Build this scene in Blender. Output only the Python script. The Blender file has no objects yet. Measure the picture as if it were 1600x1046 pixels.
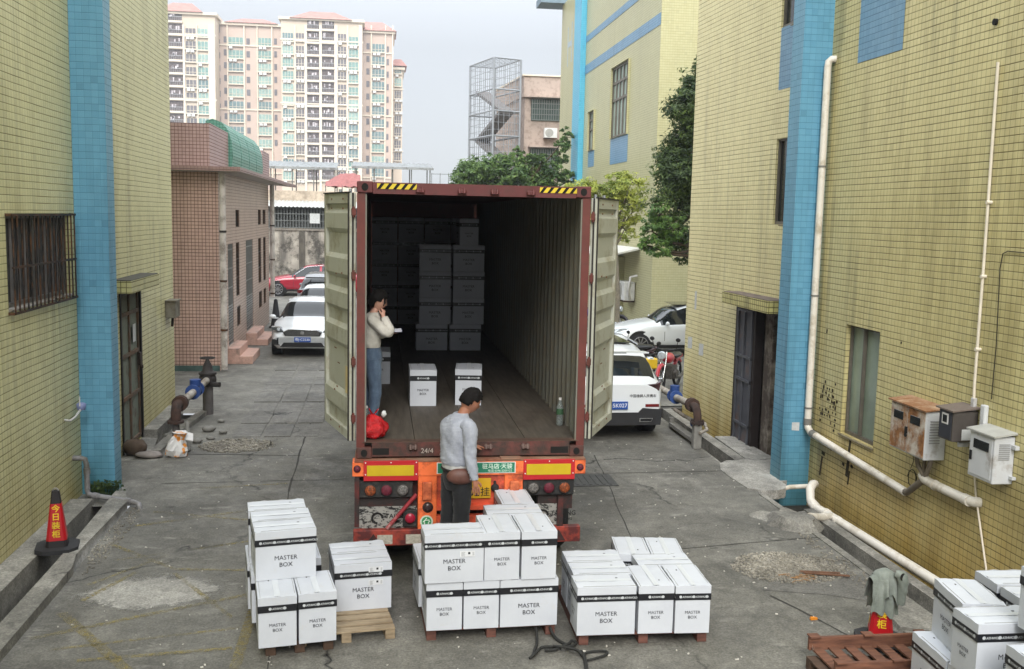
import bpy, math, random
from mathutils import Vector, Matrix, Euler
D = bpy.data
scene = bpy.context.scene
COL = scene.collection
random.seed(11)
R = math.radians

# ------------------------------------------------------------------ camera
cam_d = D.cameras.new("camera"); cam_o = D.objects.new("camera", cam_d); COL.objects.link(cam_o)
scene.camera = cam_o
cam_d.sensor_width = 36.0; cam_d.lens = 36.0 * 1560 / 1600.0
cam_d.clip_start = 0.1; cam_d.clip_end = 3000
XI = Vector((0.9911352, -0.1312110, 0.0208484)); YI = Vector((0.0050158, -0.1198562, -0.9927786)); FW = Vector((0.1327623, 0.9840824, -0.1181356))
m = Matrix((XI, -YI, -FW)).transposed().to_4x4(); m.translation = Vector((0, 0, 3.95))
cam_o.matrix_world = m

# ------------------------------------------------------------------ light
SUN_EL, SUN_AZ = R(38), R(187)      # azimuth of the sun measured clockwise from +Y
world = D.worlds.new("World"); scene.world = world; world.use_nodes = True
wn = world.node_tree
bgn = wn.nodes['Background']
skyn = wn.nodes.new('ShaderNodeTexSky'); skyn.sky_type = 'NISHITA'; skyn.sun_disc = False
skyn.sun_elevation = SUN_EL; skyn.sun_rotation = SUN_AZ
skyn.air_density = 1.0; skyn.dust_density = 2.0; skyn.ozone_density = 1.0; skyn.altitude = 0
hs = wn.nodes.new('ShaderNodeHueSaturation'); hs.inputs['Saturation'].default_value = 0.5
wn.links.new(skyn.outputs[0], hs.inputs['Color'])
# thin bright overcast in front of the blue sky: brighter overhead than at the horizon
tcw = wn.nodes.new('ShaderNodeTexCoord'); spw = wn.nodes.new('ShaderNodeSeparateXYZ'); wn.links.new(tcw.outputs['Generated'], spw.inputs[0])
mrw = wn.nodes.new('ShaderNodeMapRange'); wn.links.new(spw.outputs[2], mrw.inputs['Value'])
mrw.inputs['From Min'].default_value = 0.16; mrw.inputs['From Max'].default_value = 0.65; mrw.inputs['To Min'].default_value = 6.4; mrw.inputs['To Max'].default_value = 22.5
clw = wn.nodes.new('ShaderNodeVectorMath'); clw.operation = 'SCALE'; clw.inputs[0].default_value = (0.90, 0.945, 1.0); wn.links.new(mrw.outputs[0], clw.inputs[3])
mxw = wn.nodes.new('ShaderNodeMix'); mxw.data_type = 'RGBA'; mxw.inputs[0].default_value = 0.8
wn.links.new(hs.outputs[0], mxw.inputs[6]); wn.links.new(clw.outputs[0], mxw.inputs[7]); wn.links.new(mxw.outputs[2], bgn.inputs[0])
bgn.inputs[1].default_value = 0.12
sun_d = D.lights.new("sun", 'SUN'); sun_o = D.objects.new("sun", sun_d); COL.objects.link(sun_o)
sun_d.energy = 2.7; sun_d.angle = R(34); sun_d.color = (1.0, 0.97, 0.93)
sd = Vector((math.sin(SUN_AZ) * math.cos(SUN_EL), math.cos(SUN_AZ) * math.cos(SUN_EL), math.sin(SUN_EL)))
sun_o.rotation_euler = sd.to_track_quat('Z', 'Y').to_euler()
scene.view_settings.view_transform = 'Standard'; scene.view_settings.look = 'None'
scene.view_settings.exposure = 0.22; scene.view_settings.gamma = 1.0
scene.cycles.max_bounces = 6; scene.cycles.diffuse_bounces = 2; scene.cycles.use_denoising = True

# ------------------------------------------------------------------ helpers
def wloc(o):
    v = Vector((0, 0, 0))
    while o is not None:
        v = v + o.location; o = o.parent
    return v

SPLIT = {'corner_post', 'post', 'collar', 'blue_panel', 'blue_band', 'side_rail', 'inner_post', 'reflective_strip', 'notice', 'bracket', 'clip', 'standpipe', 'reflector_triangle', 'front_fork', 'buttress', 'band', 'chassis_beam', 'trunking', 'small_pipe', 'landing_leg', 'trouser_leg', 'sleeve', 'side_wall', 'leg'}
class MB:
    """collects shapes in world (or template) coordinates and links them as one mesh object"""
    def __init__(s): s.v = []; s.f = []; s.sm = []; s.M = None; s.pc = []
    def mark(s): s.pc.append((len(s.v), len(s.f))); return s
    def add(s, vs, fs, smooth=False):
        n = len(s.v)
        if s.M is not None: vs = [s.M @ Vector(p) for p in vs]
        s.v += [tuple(p) for p in vs]; s.f += [tuple(i + n for i in f) for f in fs]; s.sm += [smooth] * len(fs)
        return s
    def box(s, x0, x1, y0, y1, z0, z1):
        s.mark()
        v = [(x0,y0,z0),(x1,y0,z0),(x1,y1,z0),(x0,y1,z0),(x0,y0,z1),(x1,y0,z1),(x1,y1,z1),(x0,y1,z1)]
        return s.add(v, [(0,3,2,1),(4,5,6,7),(0,1,5,4),(1,2,6,5),(2,3,7,6),(3,0,4,7)])
    def bev(s, x0, x1, y0, y1, z0, z1, b=.005):
        """box with small chamfers"""
        s.mark()
        X=(x0,x1);Y=(y0,y1);Z=(z0,z1);vs=[];idx={}
        for i in (0,1):
            for j in (0,1):
                for k in (0,1):
                    sx=1 if i==0 else -1; sy=1 if j==0 else -1; sz=1 if k==0 else -1
                    idx[i,j,k,0]=len(vs); vs.append((X[i],Y[j]+sy*b,Z[k]+sz*b))
                    idx[i,j,k,1]=len(vs); vs.append((X[i]+sx*b,Y[j],Z[k]+sz*b))
                    idx[i,j,k,2]=len(vs); vs.append((X[i]+sx*b,Y[j]+sy*b,Z[k]))
        fs=[]
        for i in (0,1):
            q=[idx[i,0,0,0],idx[i,1,0,0],idx[i,1,1,0],idx[i,0,1,0]]; fs.append(q if i else q[::-1])
            q=[idx[0,i,0,1],idx[1,i,0,1],idx[1,i,1,1],idx[0,i,1,1]]; fs.append(q[::-1] if i else q)
            q=[idx[0,0,i,2],idx[1,0,i,2],idx[1,1,i,2],idx[0,1,i,2]]; fs.append(q if i else q[::-1])
        for a in (0,1):
            for c in (0,1):
                fs.append([idx[0,a,c,1],idx[1,a,c,1],idx[1,a,c,2],idx[0,a,c,2]])
                fs.append([idx[a,0,c,0],idx[a,1,c,0],idx[a,1,c,2],idx[a,0,c,2]])
                fs.append([idx[a,c,0,0],idx[a,c,1,0],idx[a,c,1,1],idx[a,c,0,1]])
        for k in idx:
            if k[3]==0: fs.append([idx[k[0],k[1],k[2],0],idx[k[0],k[1],k[2],1],idx[k[0],k[1],k[2],2]])
        return s.add(vs, fs)
    def obox(s, c, size, rz=0, rx=0, ry=0):
        s.mark()
        M = Matrix.Translation(Vector(c)) @ Euler((rx, ry, rz)).to_matrix().to_4x4()
        a, b, d = (k / 2 for k in size)
        v = [M @ Vector(p) for p in [(-a,-b,-d),(a,-b,-d),(a,b,-d),(-a,b,-d),(-a,-b,d),(a,-b,d),(a,b,d),(-a,b,d)]]
        return s.add(v, [(0,3,2,1),(4,5,6,7),(0,1,5,4),(1,2,6,5),(2,3,7,6),(3,0,4,7)])
    def cyl(s, p0, p1, r0, r1=None, n=14, caps=True, smooth=True):
        s.mark()
        p0, p1 = Vector(p0), Vector(p1); r1 = r0 if r1 is None else r1
        d = (p1 - p0).normalized(); u = d.orthogonal().normalized(); w = d.cross(u)
        vs = []
        for p, r in ((p0, r0), (p1, r1)):
            for i in range(n):
                a = 2 * math.pi * i / n; vs.append(p + r * (math.cos(a) * u + math.sin(a) * w))
        s.add(vs, [(i, (i + 1) % n, n + (i + 1) % n, n + i) for i in range(n)], smooth)
        if caps:
            s.add(vs[:n], [tuple(range(n))[::-1]]); s.add(vs[n:], [tuple(range(n))])
        return s
    def tube(s, pts, r, n=8, closed=False):
        s.mark()
        pts = [Vector(p) for p in pts]; N = len(pts); rs = r if isinstance(r, (list, tuple)) else [r] * N
        vs = []; u = None
        for i, p in enumerate(pts):
            a = pts[i - 1] if (i or closed) else p; b = pts[(i + 1) % N] if (i < N - 1 or closed) else p
            d = (b - a).normalized()
            if u is None: u = d.orthogonal().normalized()
            else:
                u = (u - d * u.dot(d)); u = u.normalized() if u.length > 1e-6 else d.orthogonal().normalized()
            w = d.cross(u)
            for k in range(n):
                t = 2 * math.pi * k / n; vs.append(p + rs[i] * (math.cos(t) * u + math.sin(t) * w))
        fs = [(i * n + k, i * n + (k + 1) % n, ((i + 1) % N) * n + (k + 1) % n, ((i + 1) % N) * n + k) for i in range(N if closed else N - 1) for k in range(n)]
        s.add(vs, fs, True)
        if not closed:
            s.add(vs[:n], [tuple(range(n))[::-1]]); s.add(vs[-n:], [tuple(range(n))])
        return s
    def prism(s, poly, o, a, b, h):
        """poly 2D in plane (o,a,b), extruded by vector h"""
        s.mark()
        o, a, b, h = Vector(o), Vector(a), Vector(b), Vector(h)
        n = len(poly); v = [o + a * x + b * y for x, y in poly]; v += [p + h for p in v]
        fs = [tuple(range(n))[::-1], tuple(range(n, 2 * n))] + [(i, (i + 1) % n, n + (i + 1) % n, n + i) for i in range(n)]
        return s.add(v, fs)
    def revolve(s, c, prof, n=16, axis=(0, 0, 1), smooth=True):
        s.mark()
        c = Vector(c); d = Vector(axis).normalized(); u = d.orthogonal().normalized(); w = d.cross(u)
        vs = []
        for r, h in prof:
            for i in range(n):
                a = 2 * math.pi * i / n; vs.append(c + d * h + r * (math.cos(a) * u + math.sin(a) * w))
        m_ = len(prof)
        fs = [(j * n + i, j * n + (i + 1) % n, (j + 1) * n + (i + 1) % n, (j + 1) * n + i) for j in range(m_ - 1) for i in range(n)]
        s.add(vs, fs, smooth)
        s.add(vs[:n], [tuple(range(n))[::-1]]); s.add(vs[-n:], [tuple(range(n))]); return s
    def quad(s, a, b, c, d): return s.mark().add([a, b, c, d], [(0, 1, 2, 3)])
    def ball(s, c, r, n=10, m_=7, sc=(1, 1, 1), jit=0):
        s.mark()
        vs = []; fs = []
        for j in range(m_ + 1):
            t = math.pi * j / m_
            for i in range(n):
                a = 2 * math.pi * i / n; k = r * (1 + random.uniform(-jit, jit))
                vs.append((c[0] + sc[0] * k * math.sin(t) * math.cos(a), c[1] + sc[1] * k * math.sin(t) * math.sin(a), c[2] + sc[2] * k * math.cos(t)))
        for j in range(m_):
            for i in range(n): fs.append((j * n + i, (j + 1) * n + i, (j + 1) * n + (i + 1) % n, j * n + (i + 1) % n))
        return s.add(vs, fs, True)
    def text(s, txt, o, right, up, size, align='C', spacing=1.0, bold=0.0):
        vs, fs, w, h = text_mesh(txt, bold, spacing)
        o, right, up = Vector(o), Vector(right).normalized(), Vector(up).normalized()
        off = {'C': -w / 2, 'L': 0, 'R': -w}[align]
        nrm = right.cross(up) * .0012
        return s.add([o + nrm + right * ((x + off) * size) + up * ((y - h / 2) * size) for x, y in vs], fs)
    def build(s, name, mat, parent=None, loc=None):
        if name in SPLIT and parent is not None and len(s.pc) > 1 and s.pc[0] == (0, 0):
            ends = s.pc[1:] + [(len(s.v), len(s.f))]
            for (v0, f0), (v1, f1) in zip(s.pc, ends):
                q = MB(); q.v = s.v[v0:v1]; q.f = [tuple(i - v0 for i in f_) for f_ in s.f[f0:f1]]; q.sm = s.sm[f0:f1]; o = q.build(name, mat, parent)
            return o
        me = D.meshes.new(name)
        off = wloc(parent) if parent is not None else Vector((0, 0, 0))
        if loc is not None: off = off + Vector(loc)
        me.from_pydata([tuple(Vector(p) - off) for p in s.v], [], s.f)
        me.polygons.foreach_set('use_smooth', s.sm)
        me.materials.append(mat); me.update()
        o = D.objects.new(name, me); COL.objects.link(o)
        if parent is not None: o.parent = parent
        if loc is not None: o.location = loc
        return o

_tc = {}
def text_mesh(txt, bold=0.0, spacing=1.0):
    k = (txt, bold, spacing)
    if k not in _tc:
        cu = D.curves.new('lettering_curve', 'FONT'); cu.body = txt; cu.size = 1.0; cu.resolution_u = 2
        cu.offset = bold; cu.space_character = spacing
        o = D.objects.new('lettering_curve', cu); COL.objects.link(o)
        dg = bpy.context.evaluated_depsgraph_get(); dg.update()
        me = D.meshes.new_from_object(o.evaluated_get(dg))
        vs = [(v.co.x, v.co.y) for v in me.vertices]; fs = [tuple(p.vertices) for p in me.polygons]
        x0 = min(v[0] for v in vs); x1 = max(v[0] for v in vs); y0 = min(v[1] for v in vs); y1 = max(v[1] for v in vs)
        vs = [(x - x0, y - y0) for x, y in vs]
        D.objects.remove(o); D.curves.remove(cu); D.meshes.remove(me)
        _tc[k] = (vs, fs, x1 - x0, y1 - y0)
    return _tc[k]

def tag(o, label=None, cat=None, group=None, kind=None):
    if label: o['label'] = label
    if cat: o['category'] = cat
    if group: o['group'] = group
    if kind: o['kind'] = kind
    return o
def thing(name, loc, label, cat, group=None, rz=0):
    o = D.objects.new(name, None); COL.objects.link(o); o.location = loc; o.empty_display_size = .2
    o.rotation_euler = (0, 0, rz)
    return tag(o, label, cat, group)
def copy_tree(o, parent=None):
    c = o.copy(); COL.objects.link(c); c.parent = parent
    for ch in list(o.children): copy_tree(ch, c)
    return c
def kids(o):
    return [x for x in D.objects if x.parent == o]

# ------------------------------------------------------------------ materials
def srgb(r, g, b):
    f = lambda c: (c / 255 / 12.92) if c / 255 <= .04045 else ((c / 255 + .055) / 1.055) ** 2.4
    return (f(r), f(g), f(b), 1)
def newmat(name):
    mt = D.materials.new(name); mt.use_nodes = True
    return mt, mt.node_tree, mt.node_tree.nodes['Principled BSDF']
def N(nt, t, **k):
    n = nt.nodes.new(t)
    for a, v in k.items(): setattr(n, a, v)
    return n
def noise(nt, vec, scale, detail=4, rough=.6):
    n = N(nt, 'ShaderNodeTexNoise'); n.inputs['Scale'].default_value = scale; n.inputs['Detail'].default_value = detail
    n.inputs['Roughness'].default_value = rough
    if vec is not None: nt.links.new(vec, n.inputs['Vector'])
    return n.outputs['Fac']
def ramp(nt, fac, stops):
    n = N(nt, 'ShaderNodeValToRGB'); el = n.color_ramp.elements
    while len(el) < len(stops): el.new(.5)
    for e, (p, c) in zip(el, stops):
        e.position = p; e.color = c if not isinstance(c, (int, float)) else (c, c, c, 1)
    nt.links.new(fac, n.inputs[0]); return n.outputs[0]
def mix(nt, fac, a, b, mode='MIX'):
    n = N(nt, 'ShaderNodeMix', data_type='RGBA', blend_type=mode)
    for s_, v in ((0, fac), (6, a), (7, b)):
        if hasattr(v, 'is_linked') or hasattr(v, 'node'): nt.links.new(v, n.inputs[s_])
        else: n.inputs[s_].default_value = v
    return n.outputs[2]
def mth(nt, op, a, b=0.0):
    n = N(nt, 'ShaderNodeMath', operation=op)
    for i, v in enumerate((a, b)):
        if hasattr(v, 'node'): nt.links.new(v, n.inputs[i])
        else: n.inputs[i].default_value = v
    return n.outputs[0]
def wpos(nt, scale=(1, 1, 1)):
    g = N(nt, 'ShaderNodeNewGeometry'); mp = N(nt, 'ShaderNodeMapping'); mp.inputs['Scale'].default_value = scale
    nt.links.new(g.outputs['Position'], mp.inputs['Vector']); return mp.outputs[0]
def opos(nt, scale=(1, 1, 1)):
    g = N(nt, 'ShaderNodeTexCoord'); mp = N(nt, 'ShaderNodeMapping'); mp.inputs['Scale'].default_value = scale
    nt.links.new(g.outputs['Object'], mp.inputs['Vector']); return mp.outputs[0]
def bump(nt, bs, h, strength=.3, dist=.01):
    b = N(nt, 'ShaderNodeBump'); b.inputs['Strength'].default_value = strength; b.inputs['Distance'].default_value = dist
    nt.links.new(h, b.inputs['Height']); nt.links.new(b.outputs[0], bs.inputs['Normal'])

_mc = {}
def plain(name, rgb, rough=.6, metal=0.0, var=.12, vscale=6.0, dirt=None, dirt_amt=.0, dscale=3.0, bmp=0.0, spec=.5, obj=False, coat=0.0):
    """paint / plastic / metal with procedural tone variation and dirt"""
    if name in _mc: return _mc[name]
    mt, nt, bs = newmat(name)
    pos = opos(nt) if obj else wpos(nt)
    c = srgb(*rgb)
    lo = tuple(x * (1 - var) for x in c[:3]) + (1,); hi = tuple(min(1, x * (1 + var)) for x in c[:3]) + (1,)
    col = mix(nt, ramp(nt, noise(nt, pos, vscale), [(.3, 0.0), (.7, 1.0)]), lo, hi)
    if dirt is not None:
        msk = ramp(nt, noise(nt, pos, dscale, 6, .7), [(.62 - dirt_amt * .5, 0.0), (.78 - dirt_amt * .35, 1.0)])
        col = mix(nt, msk, col, srgb(*dirt))
    nt.links.new(col, bs.inputs['Base Color'])
    bs.inputs['Roughness'].default_value = rough; bs.inputs['Metallic'].default_value = metal
    bs.inputs['Specular IOR Level'].default_value = spec; bs.inputs['Coat Weight'].default_value = coat
    if bmp: bump(nt, bs, noise(nt, pos, 40), bmp, .004)
    _mc[name] = mt; return mt

def tiles(name, c1, c2, grout, size=.083, mortar=.006, stain=(110, 100, 50), stain_amt=.5, foot=None, foot_z=1.2, rough=.35, soft=False, msize=None, cell=.35, footamt=.75, vjoint=.38):
    mt, nt, bs = newmat(name)
    g = N(nt, 'ShaderNodeNewGeometry')
    sep = N(nt, 'ShaderNodeSeparateXYZ'); nt.links.new(g.outputs['Position'], sep.inputs[0])
    sn = N(nt, 'ShaderNodeSeparateXYZ'); nt.links.new(g.outputs['True Normal'], sn.inputs[0])
    ax = mth(nt, 'GREATER_THAN', mth(nt, 'ABSOLUTE', sn.outputs[0]), .7)
    az = mth(nt, 'GREATER_THAN', mth(nt, 'ABSOLUTE', sn.outputs[2]), .7)
    mu = N(nt, 'ShaderNodeMix', data_type='FLOAT'); nt.links.new(ax, mu.inputs[0]); nt.links.new(sep.outputs[0], mu.inputs[2]); nt.links.new(sep.outputs[1], mu.inputs[3])
    mv = N(nt, 'ShaderNodeMix', data_type='FLOAT'); nt.links.new(az, mv.inputs[0]); nt.links.new(sep.outputs[2], mv.inputs[2]); nt.links.new(sep.outputs[1], mv.inputs[3])
    cb = N(nt, 'ShaderNodeCombineXYZ'); nt.links.new(mu.outputs[0], cb.inputs[0]); nt.links.new(mv.outputs[0], cb.inputs[1])
    # slight waviness of the hand-laid rows
    wv = noise(nt, g.outputs['Position'], 1.3, 2)
    off = N(nt, 'ShaderNodeVectorMath', operation='SCALE'); off.inputs[3].default_value = .012
    nv = N(nt, 'ShaderNodeTexNoise'); nv.inputs['Scale'].default_value = 1.7; nt.links.new(g.outputs['Position'], nv.inputs['Vector'])
    nt.links.new(nv.outputs['Color'], off.inputs[0])
    ad = N(nt, 'ShaderNodeVectorMath', operation='ADD'); nt.links.new(cb.outputs[0], ad.inputs[0]); nt.links.new(off.outputs[0], ad.inputs[1])
    so = N(nt, 'ShaderNodeSeparateXYZ'); nt.links.new(ad.outputs[0], so.inputs[0])
    us, vs_ = mth(nt, 'DIVIDE', so.outputs[0], size), mth(nt, 'DIVIDE', so.outputs[1], size)
    def joint(x, w):
        d = mth(nt, 'ABSOLUTE', mth(nt, 'SUBTRACT', mth(nt, 'FRACT', x), .5))     # .5 at the joint
        m = N(nt, 'ShaderNodeMapRange'); nt.links.new(d, m.inputs['Value']); m.inputs['From Min'].default_value = .5 - w * 1.5 / size; m.inputs['From Max'].default_value = .5 - w * .35 / size; m.clamp = True
        return m.outputs[0]
    jh, jv = joint(vs_, mortar * .62), joint(us, mortar * .42)
    wn_ = N(nt, 'ShaderNodeTexWhiteNoise', noise_dimensions='2D'); cf = N(nt, 'ShaderNodeCombineXYZ')
    nt.links.new(mth(nt, 'FLOOR', us), cf.inputs[0]); nt.links.new(mth(nt, 'FLOOR', vs_), cf.inputs[1]); nt.links.new(cf.outputs[0], wn_.inputs['Vector'])
    tilec = mix(nt, wn_.outputs['Value'], srgb(*c1), srgb(*c2))
    odd = ramp(nt, wn_.outputs['Value'], [(0.0, .86), (.04, 1.0)]); tilec = mix(nt, 1.0, tilec, odd, 'MULTIPLY')
    deep = ramp(nt, noise(nt, wpos(nt, (.8, .8, 3)), 1.6, 4), [(.35, .55), (.65, 1.0)])
    col = mix(nt, mth(nt, 'MULTIPLY', jv, vjoint), tilec, srgb(*grout)); col = mix(nt, mth(nt, 'MULTIPLY', jh, deep), col, srgb(*grout))
    jall = mth(nt, 'MAXIMUM', jh, jv)
    # large scale weathering
    ws = noise(nt, wpos(nt, (1.6, 1.6, .28)), 1.1, 5, .65)
    col = mix(nt, ramp(nt, ws, [(.5, 0.0), (.78, stain_amt * .6)]), col, mix(nt, .5, srgb(*stain), col, 'MULTIPLY'))
    tone = ramp(nt, noise(nt, g.outputs['Position'], .5, 3), [(.3, .93), (.7, 1.0)])
    col = mix(nt, 1.0, col, tone, 'MULTIPLY')
    stk = ramp(nt, noise(nt, wpos(nt, (5, 5, .16)), 1.0, 5, .7), [(.52, 1.0), (.66, 1 - .42 * stain_amt)]); col = mix(nt, ramp(nt, noise(nt, g.outputs['Position'], .35, 2), [(.42, 0.0), (.56, 1.0)]), col, mix(nt, 1.0, col, stk, 'MULTIPLY'))
    if foot is not None:
        zz = N(nt, 'ShaderNodeMapRange'); zz.inputs['From Min'].default_value = foot_z; zz.inputs['From Max'].default_value = -.3
        nt.links.new(mth(nt, 'ADD', sep.outputs[2], mth(nt, 'MULTIPLY', mth(nt, 'SUBTRACT', noise(nt, wpos(nt, (2, 2, .5)), 1.3, 5), .5), 2.2)), zz.inputs['Value'])
        col = mix(nt, mth(nt, 'MULTIPLY', zz.outputs[0], footamt), col, mix(nt, 1.0, col, srgb(*foot), 'MULTIPLY'))
    nt.links.new(col, bs.inputs['Base Color'])
    rr = N(nt, 'ShaderNodeMapRange'); nt.links.new(jall, rr.inputs['Value']); rr.inputs['To Min'].default_value = rough; rr.inputs['To Max'].default_value = .9
    nt.links.new(rr.outputs[0], bs.inputs['Roughness'])
    b = N(nt, 'ShaderNodeBump'); b.inputs['Strength'].default_value = .5; b.inputs['Distance'].default_value = .004; b.invert = True
    nt.links.new(jall, b.inputs['Height']); nt.links.new(b.outputs[0], bs.inputs['Normal'])
    _mc[name] = mt; return mt

# yellow grey glass etc.
def glass(name, rgb, rough=.08, alpha=None):
    mt, nt, bs = newmat(name); c = srgb(*rgb)
    pos = wpos(nt); col = mix(nt, ramp(nt, noise(nt, pos, 2.5, 3), [(.35, 0.0), (.65, 1.0)]), tuple(x * .7 for x in c[:3]) + (1,), c)
    nt.links.new(col, bs.inputs['Base Color']); bs.inputs['Roughness'].default_value = rough
    bs.inputs['Specular IOR Level'].default_value = .8
    if alpha is not None: bs.inputs['Alpha'].default_value = alpha
    _mc[name] = mt; return mt

def holed(mb, p0, p1, z0, z1, holes=(), depth=.15, inward=1):
    """vertical wall sheet from p0 to p1 (plan points) with rectangular holes (u0,u1,za,zb) and reveals going 'inward' (left of p0->p1 if +1)"""
    p0, p1 = Vector((p0[0], p0[1], 0)), Vector((p1[0], p1[1], 0)); L = (p1 - p0).length; d = (p1 - p0) / L
    nrm = Vector((-d.y, d.x, 0)) * inward
    us = sorted({0, L} | {h[0] for h in holes} | {h[1] for h in holes}); zs = sorted({z0, z1} | {h[2] for h in holes} | {h[3] for h in holes})
    P = lambda u, z, k=0: tuple(p0 + d * u + nrm * k + Vector((0, 0, z)))
    for i in range(len(us) - 1):
        for j in range(len(zs) - 1):
            uc, zc = (us[i] + us[i + 1]) / 2, (zs[j] + zs[j + 1]) / 2
            if any(h[0] < uc < h[1] and h[2] < zc < h[3] for h in holes): continue
            mb.quad(P(us[i], zs[j]), P(us[i + 1], zs[j]), P(us[i + 1], zs[j + 1]), P(us[i], zs[j + 1]))
    for h in holes:
        a, b, c, e = h[:4]; k = h[4] if len(h) > 4 else depth
        mb.quad(P(a, c), P(a, c, k), P(a, e, k), P(a, e)); mb.quad(P(b, c), P(b, e), P(b, e, k), P(b, c, k))
        mb.quad(P(a, c), P(b, c), P(b, c, k), P(a, c, k)); mb.quad(P(a, e), P(a, e, k), P(b, e, k), P(b, e))
    return P
# ================================================================== MATERIALS OF THE SETTING
YEL_L = tiles('yellow_tile_left', (222,217,168), (213,208,158), (108,102,56), mortar=.008, stain=(120,105,40), stain_amt=.8, foot=(206,190,140), foot_z=1.4)
YEL_R = tiles('yellow_tile_right', (219,208,152), (209,197,141), (88,80,42), mortar=.0085, vjoint=.6, stain=(105,85,30), stain_amt=.9, foot=(220,186,104), foot_z=1.6)
YEL_F = tiles('yellow_tile_right_far', (234,224,172), (225,214,162), (118,106,58), mortar=.009, stain=(125,100,45), stain_amt=.5, foot=(195,165,90), foot_z=1.0)
YEL_B = tiles('yellow_tile_back', (196,192,150), (190,185,142), (134,128,86), stain=(160,150,90), stain_amt=.2)
BLUE = tiles('blue_tile', (96,154,182), (104,162,190), (52,106,132), size=.09, mortar=.005, stain=(50,90,100), stain_amt=.6, foot=(170,190,170), foot_z=1.0)
BLUE_P = tiles('blue_panel_tile', (118,158,186), (106,148,178), (66,102,128), stain=(60,80,90), stain_amt=.5)
BLUE_B = tiles('blue_tile_back', (90,182,214), (96,188,218), (70,150,180), stain=(80,140,160), stain_amt=.2)
PINK = tiles('pink_tile', (198,166,152), (188,156,144), (84,62,50), mortar=.015, vjoint=.95, stain=(120,90,80), stain_amt=.4)
PINK_A = tiles('pink_tile_alley', (196,172,158), (184,162,148), (118,96,84), mortar=.009, stain=(140,110,100), stain_amt=.4)
MAUVE = tiles('mauve_tile', (190,160,156), (180,150,146), (100,68,62), mortar=.014, vjoint=.95, stain=(120,90,80), stain_amt=.3)
TEAL = tiles('teal_tile', (96,152,134), (104,160,142), (54,100,86), mortar=.014, vjoint=.9, stain=(60,120,100), stain_amt=.3)

def ground_mat(name, base, light, dark, worn=.5):
    mt, nt, bs = newmat(name); p = wpos(nt)
    c = mix(nt, ramp(nt, noise(nt, p, .55, 5, .62), [(.36, 0.0), (.64, 1.0)]), srgb(*dark), srgb(*base))
    c = mix(nt, ramp(nt, noise(nt, wpos(nt, (1, .55, 1)), 1.6, 6, .7), [(.50, 0.0), (.72, worn)]), c, srgb(*light))
    fine = ramp(nt, noise(nt, p, 42, 4, .8), [(.30, .52), (.5, 1.0), (.70, 1.60)])
    c = mix(nt, 1.0, c, fine, 'MULTIPLY')
    mid = ramp(nt, noise(nt, p, 7, 6, .75), [(.32, .74), (.68, 1.24)])
    c = mix(nt, 1.0, c, mid, 'MULTIPLY')
    vo = N(nt, 'ShaderNodeTexVoronoi', feature='DISTANCE_TO_EDGE'); vo.inputs['Scale'].default_value = .23
    nv = N(nt, 'ShaderNodeTexNoise'); nv.inputs['Scale'].default_value = 1.4; nv.inputs['Detail'].default_value = 6; nt.links.new(p, nv.inputs['Vector'])
    dm = N(nt, 'ShaderNodeVectorMath', operation='ADD'); nt.links.new(p, dm.inputs[0]); nt.links.new(nv.outputs['Color'], dm.inputs[1])
    nt.links.new(dm.outputs[0], vo.inputs['Vector'])
    crack = ramp(nt, vo.outputs['Distance'], [(0.0, 0.0), (.0022, .35), (.006, 1.0)])
    crack = mix(nt, ramp(nt, noise(nt, p, .8, 2), [(.45, 1.0), (.6, 0.0)]), crack, (1, 1, 1, 1))
    c = mix(nt, 1.0, c, crack, 'MULTIPLY')
    scuff = ramp(nt, noise(nt, wpos(nt, (.7, 1.6, 1)), 2.4, 8, .8), [(.56, 0.0), (.68, .65)]); c = mix(nt, scuff, c, srgb(158, 155, 146))
    oil = ramp(nt, noise(nt, wpos(nt, (.9, .5, 1)), .9, 5, .7), [(.54, 1.0), (.66, .66)]); c = mix(nt, 1.0, c, oil, 'MULTIPLY')
    spots = ramp(nt, noise(nt, p, 3.1, 3, .6), [(.68, 0.0), (.74, .55)])
    c = mix(nt, spots, c, srgb(46, 44, 42))
    nt.links.new(c, bs.inputs['Base Color'])
    nt.links.new(ramp(nt, noise(nt, p, 2, 4), [(.3, .62), (.7, .9)]), bs.inputs['Roughness'])
    hgt = mth(nt, 'ADD', mth(nt, 'MULTIPLY', noise(nt, p, 60, 3, .7), .5), noise(nt, p, 6, 4, .6))
    bump(nt, bs, hgt, .55, .012)
    return mt
GROUND = ground_mat('worn_concrete', (114,112,104), (146,143,134), (86,84,78))
KERB = ground_mat('kerb_concrete', (138,135,126), (174,170,160), (96,94,88), .85)
PATCH = ground_mat('pale_patch', (158,155,147), (186,183,174), (118,116,110), .9)
SLAB = ground_mat('stone_slab', (110,108,102), (132,129,121), (90,88,83), .6)
GRAVEL = ground_mat('gravel', (150,145,132), (186,180,166), (106,101,92), .9)
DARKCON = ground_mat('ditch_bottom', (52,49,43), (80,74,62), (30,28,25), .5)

# ================================================================== GROUND
g = MB()
def gq(x0, x1, y0, y1, z=0.0): g.quad((x0, y0, z), (x1, y0, z), (x1, y1, z), (x0, y1, z))
gq(-3.27, 5.55, -8, 20.2); gq(-3.45, -3.27, 14.5, 20.2)
gq(-4.05, -3.45, 13.9, 16.0); gq(-3.27, -3.27 + .001, 0, .1)
gq(-3.45, -3.27, 13.5, 14.5); gq(-4.05, -3.45, 13.5, 13.9)
gq(-400, 400, 20.2, 60); gq(-400, 400, 60, 900); gq(-400, -14, -8, 20.2); gq(9, 400, -8, 20.2); gq(-400, 400, -300, -8)
go = tag(g.build('ground', GROUND), kind='structure')
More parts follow.
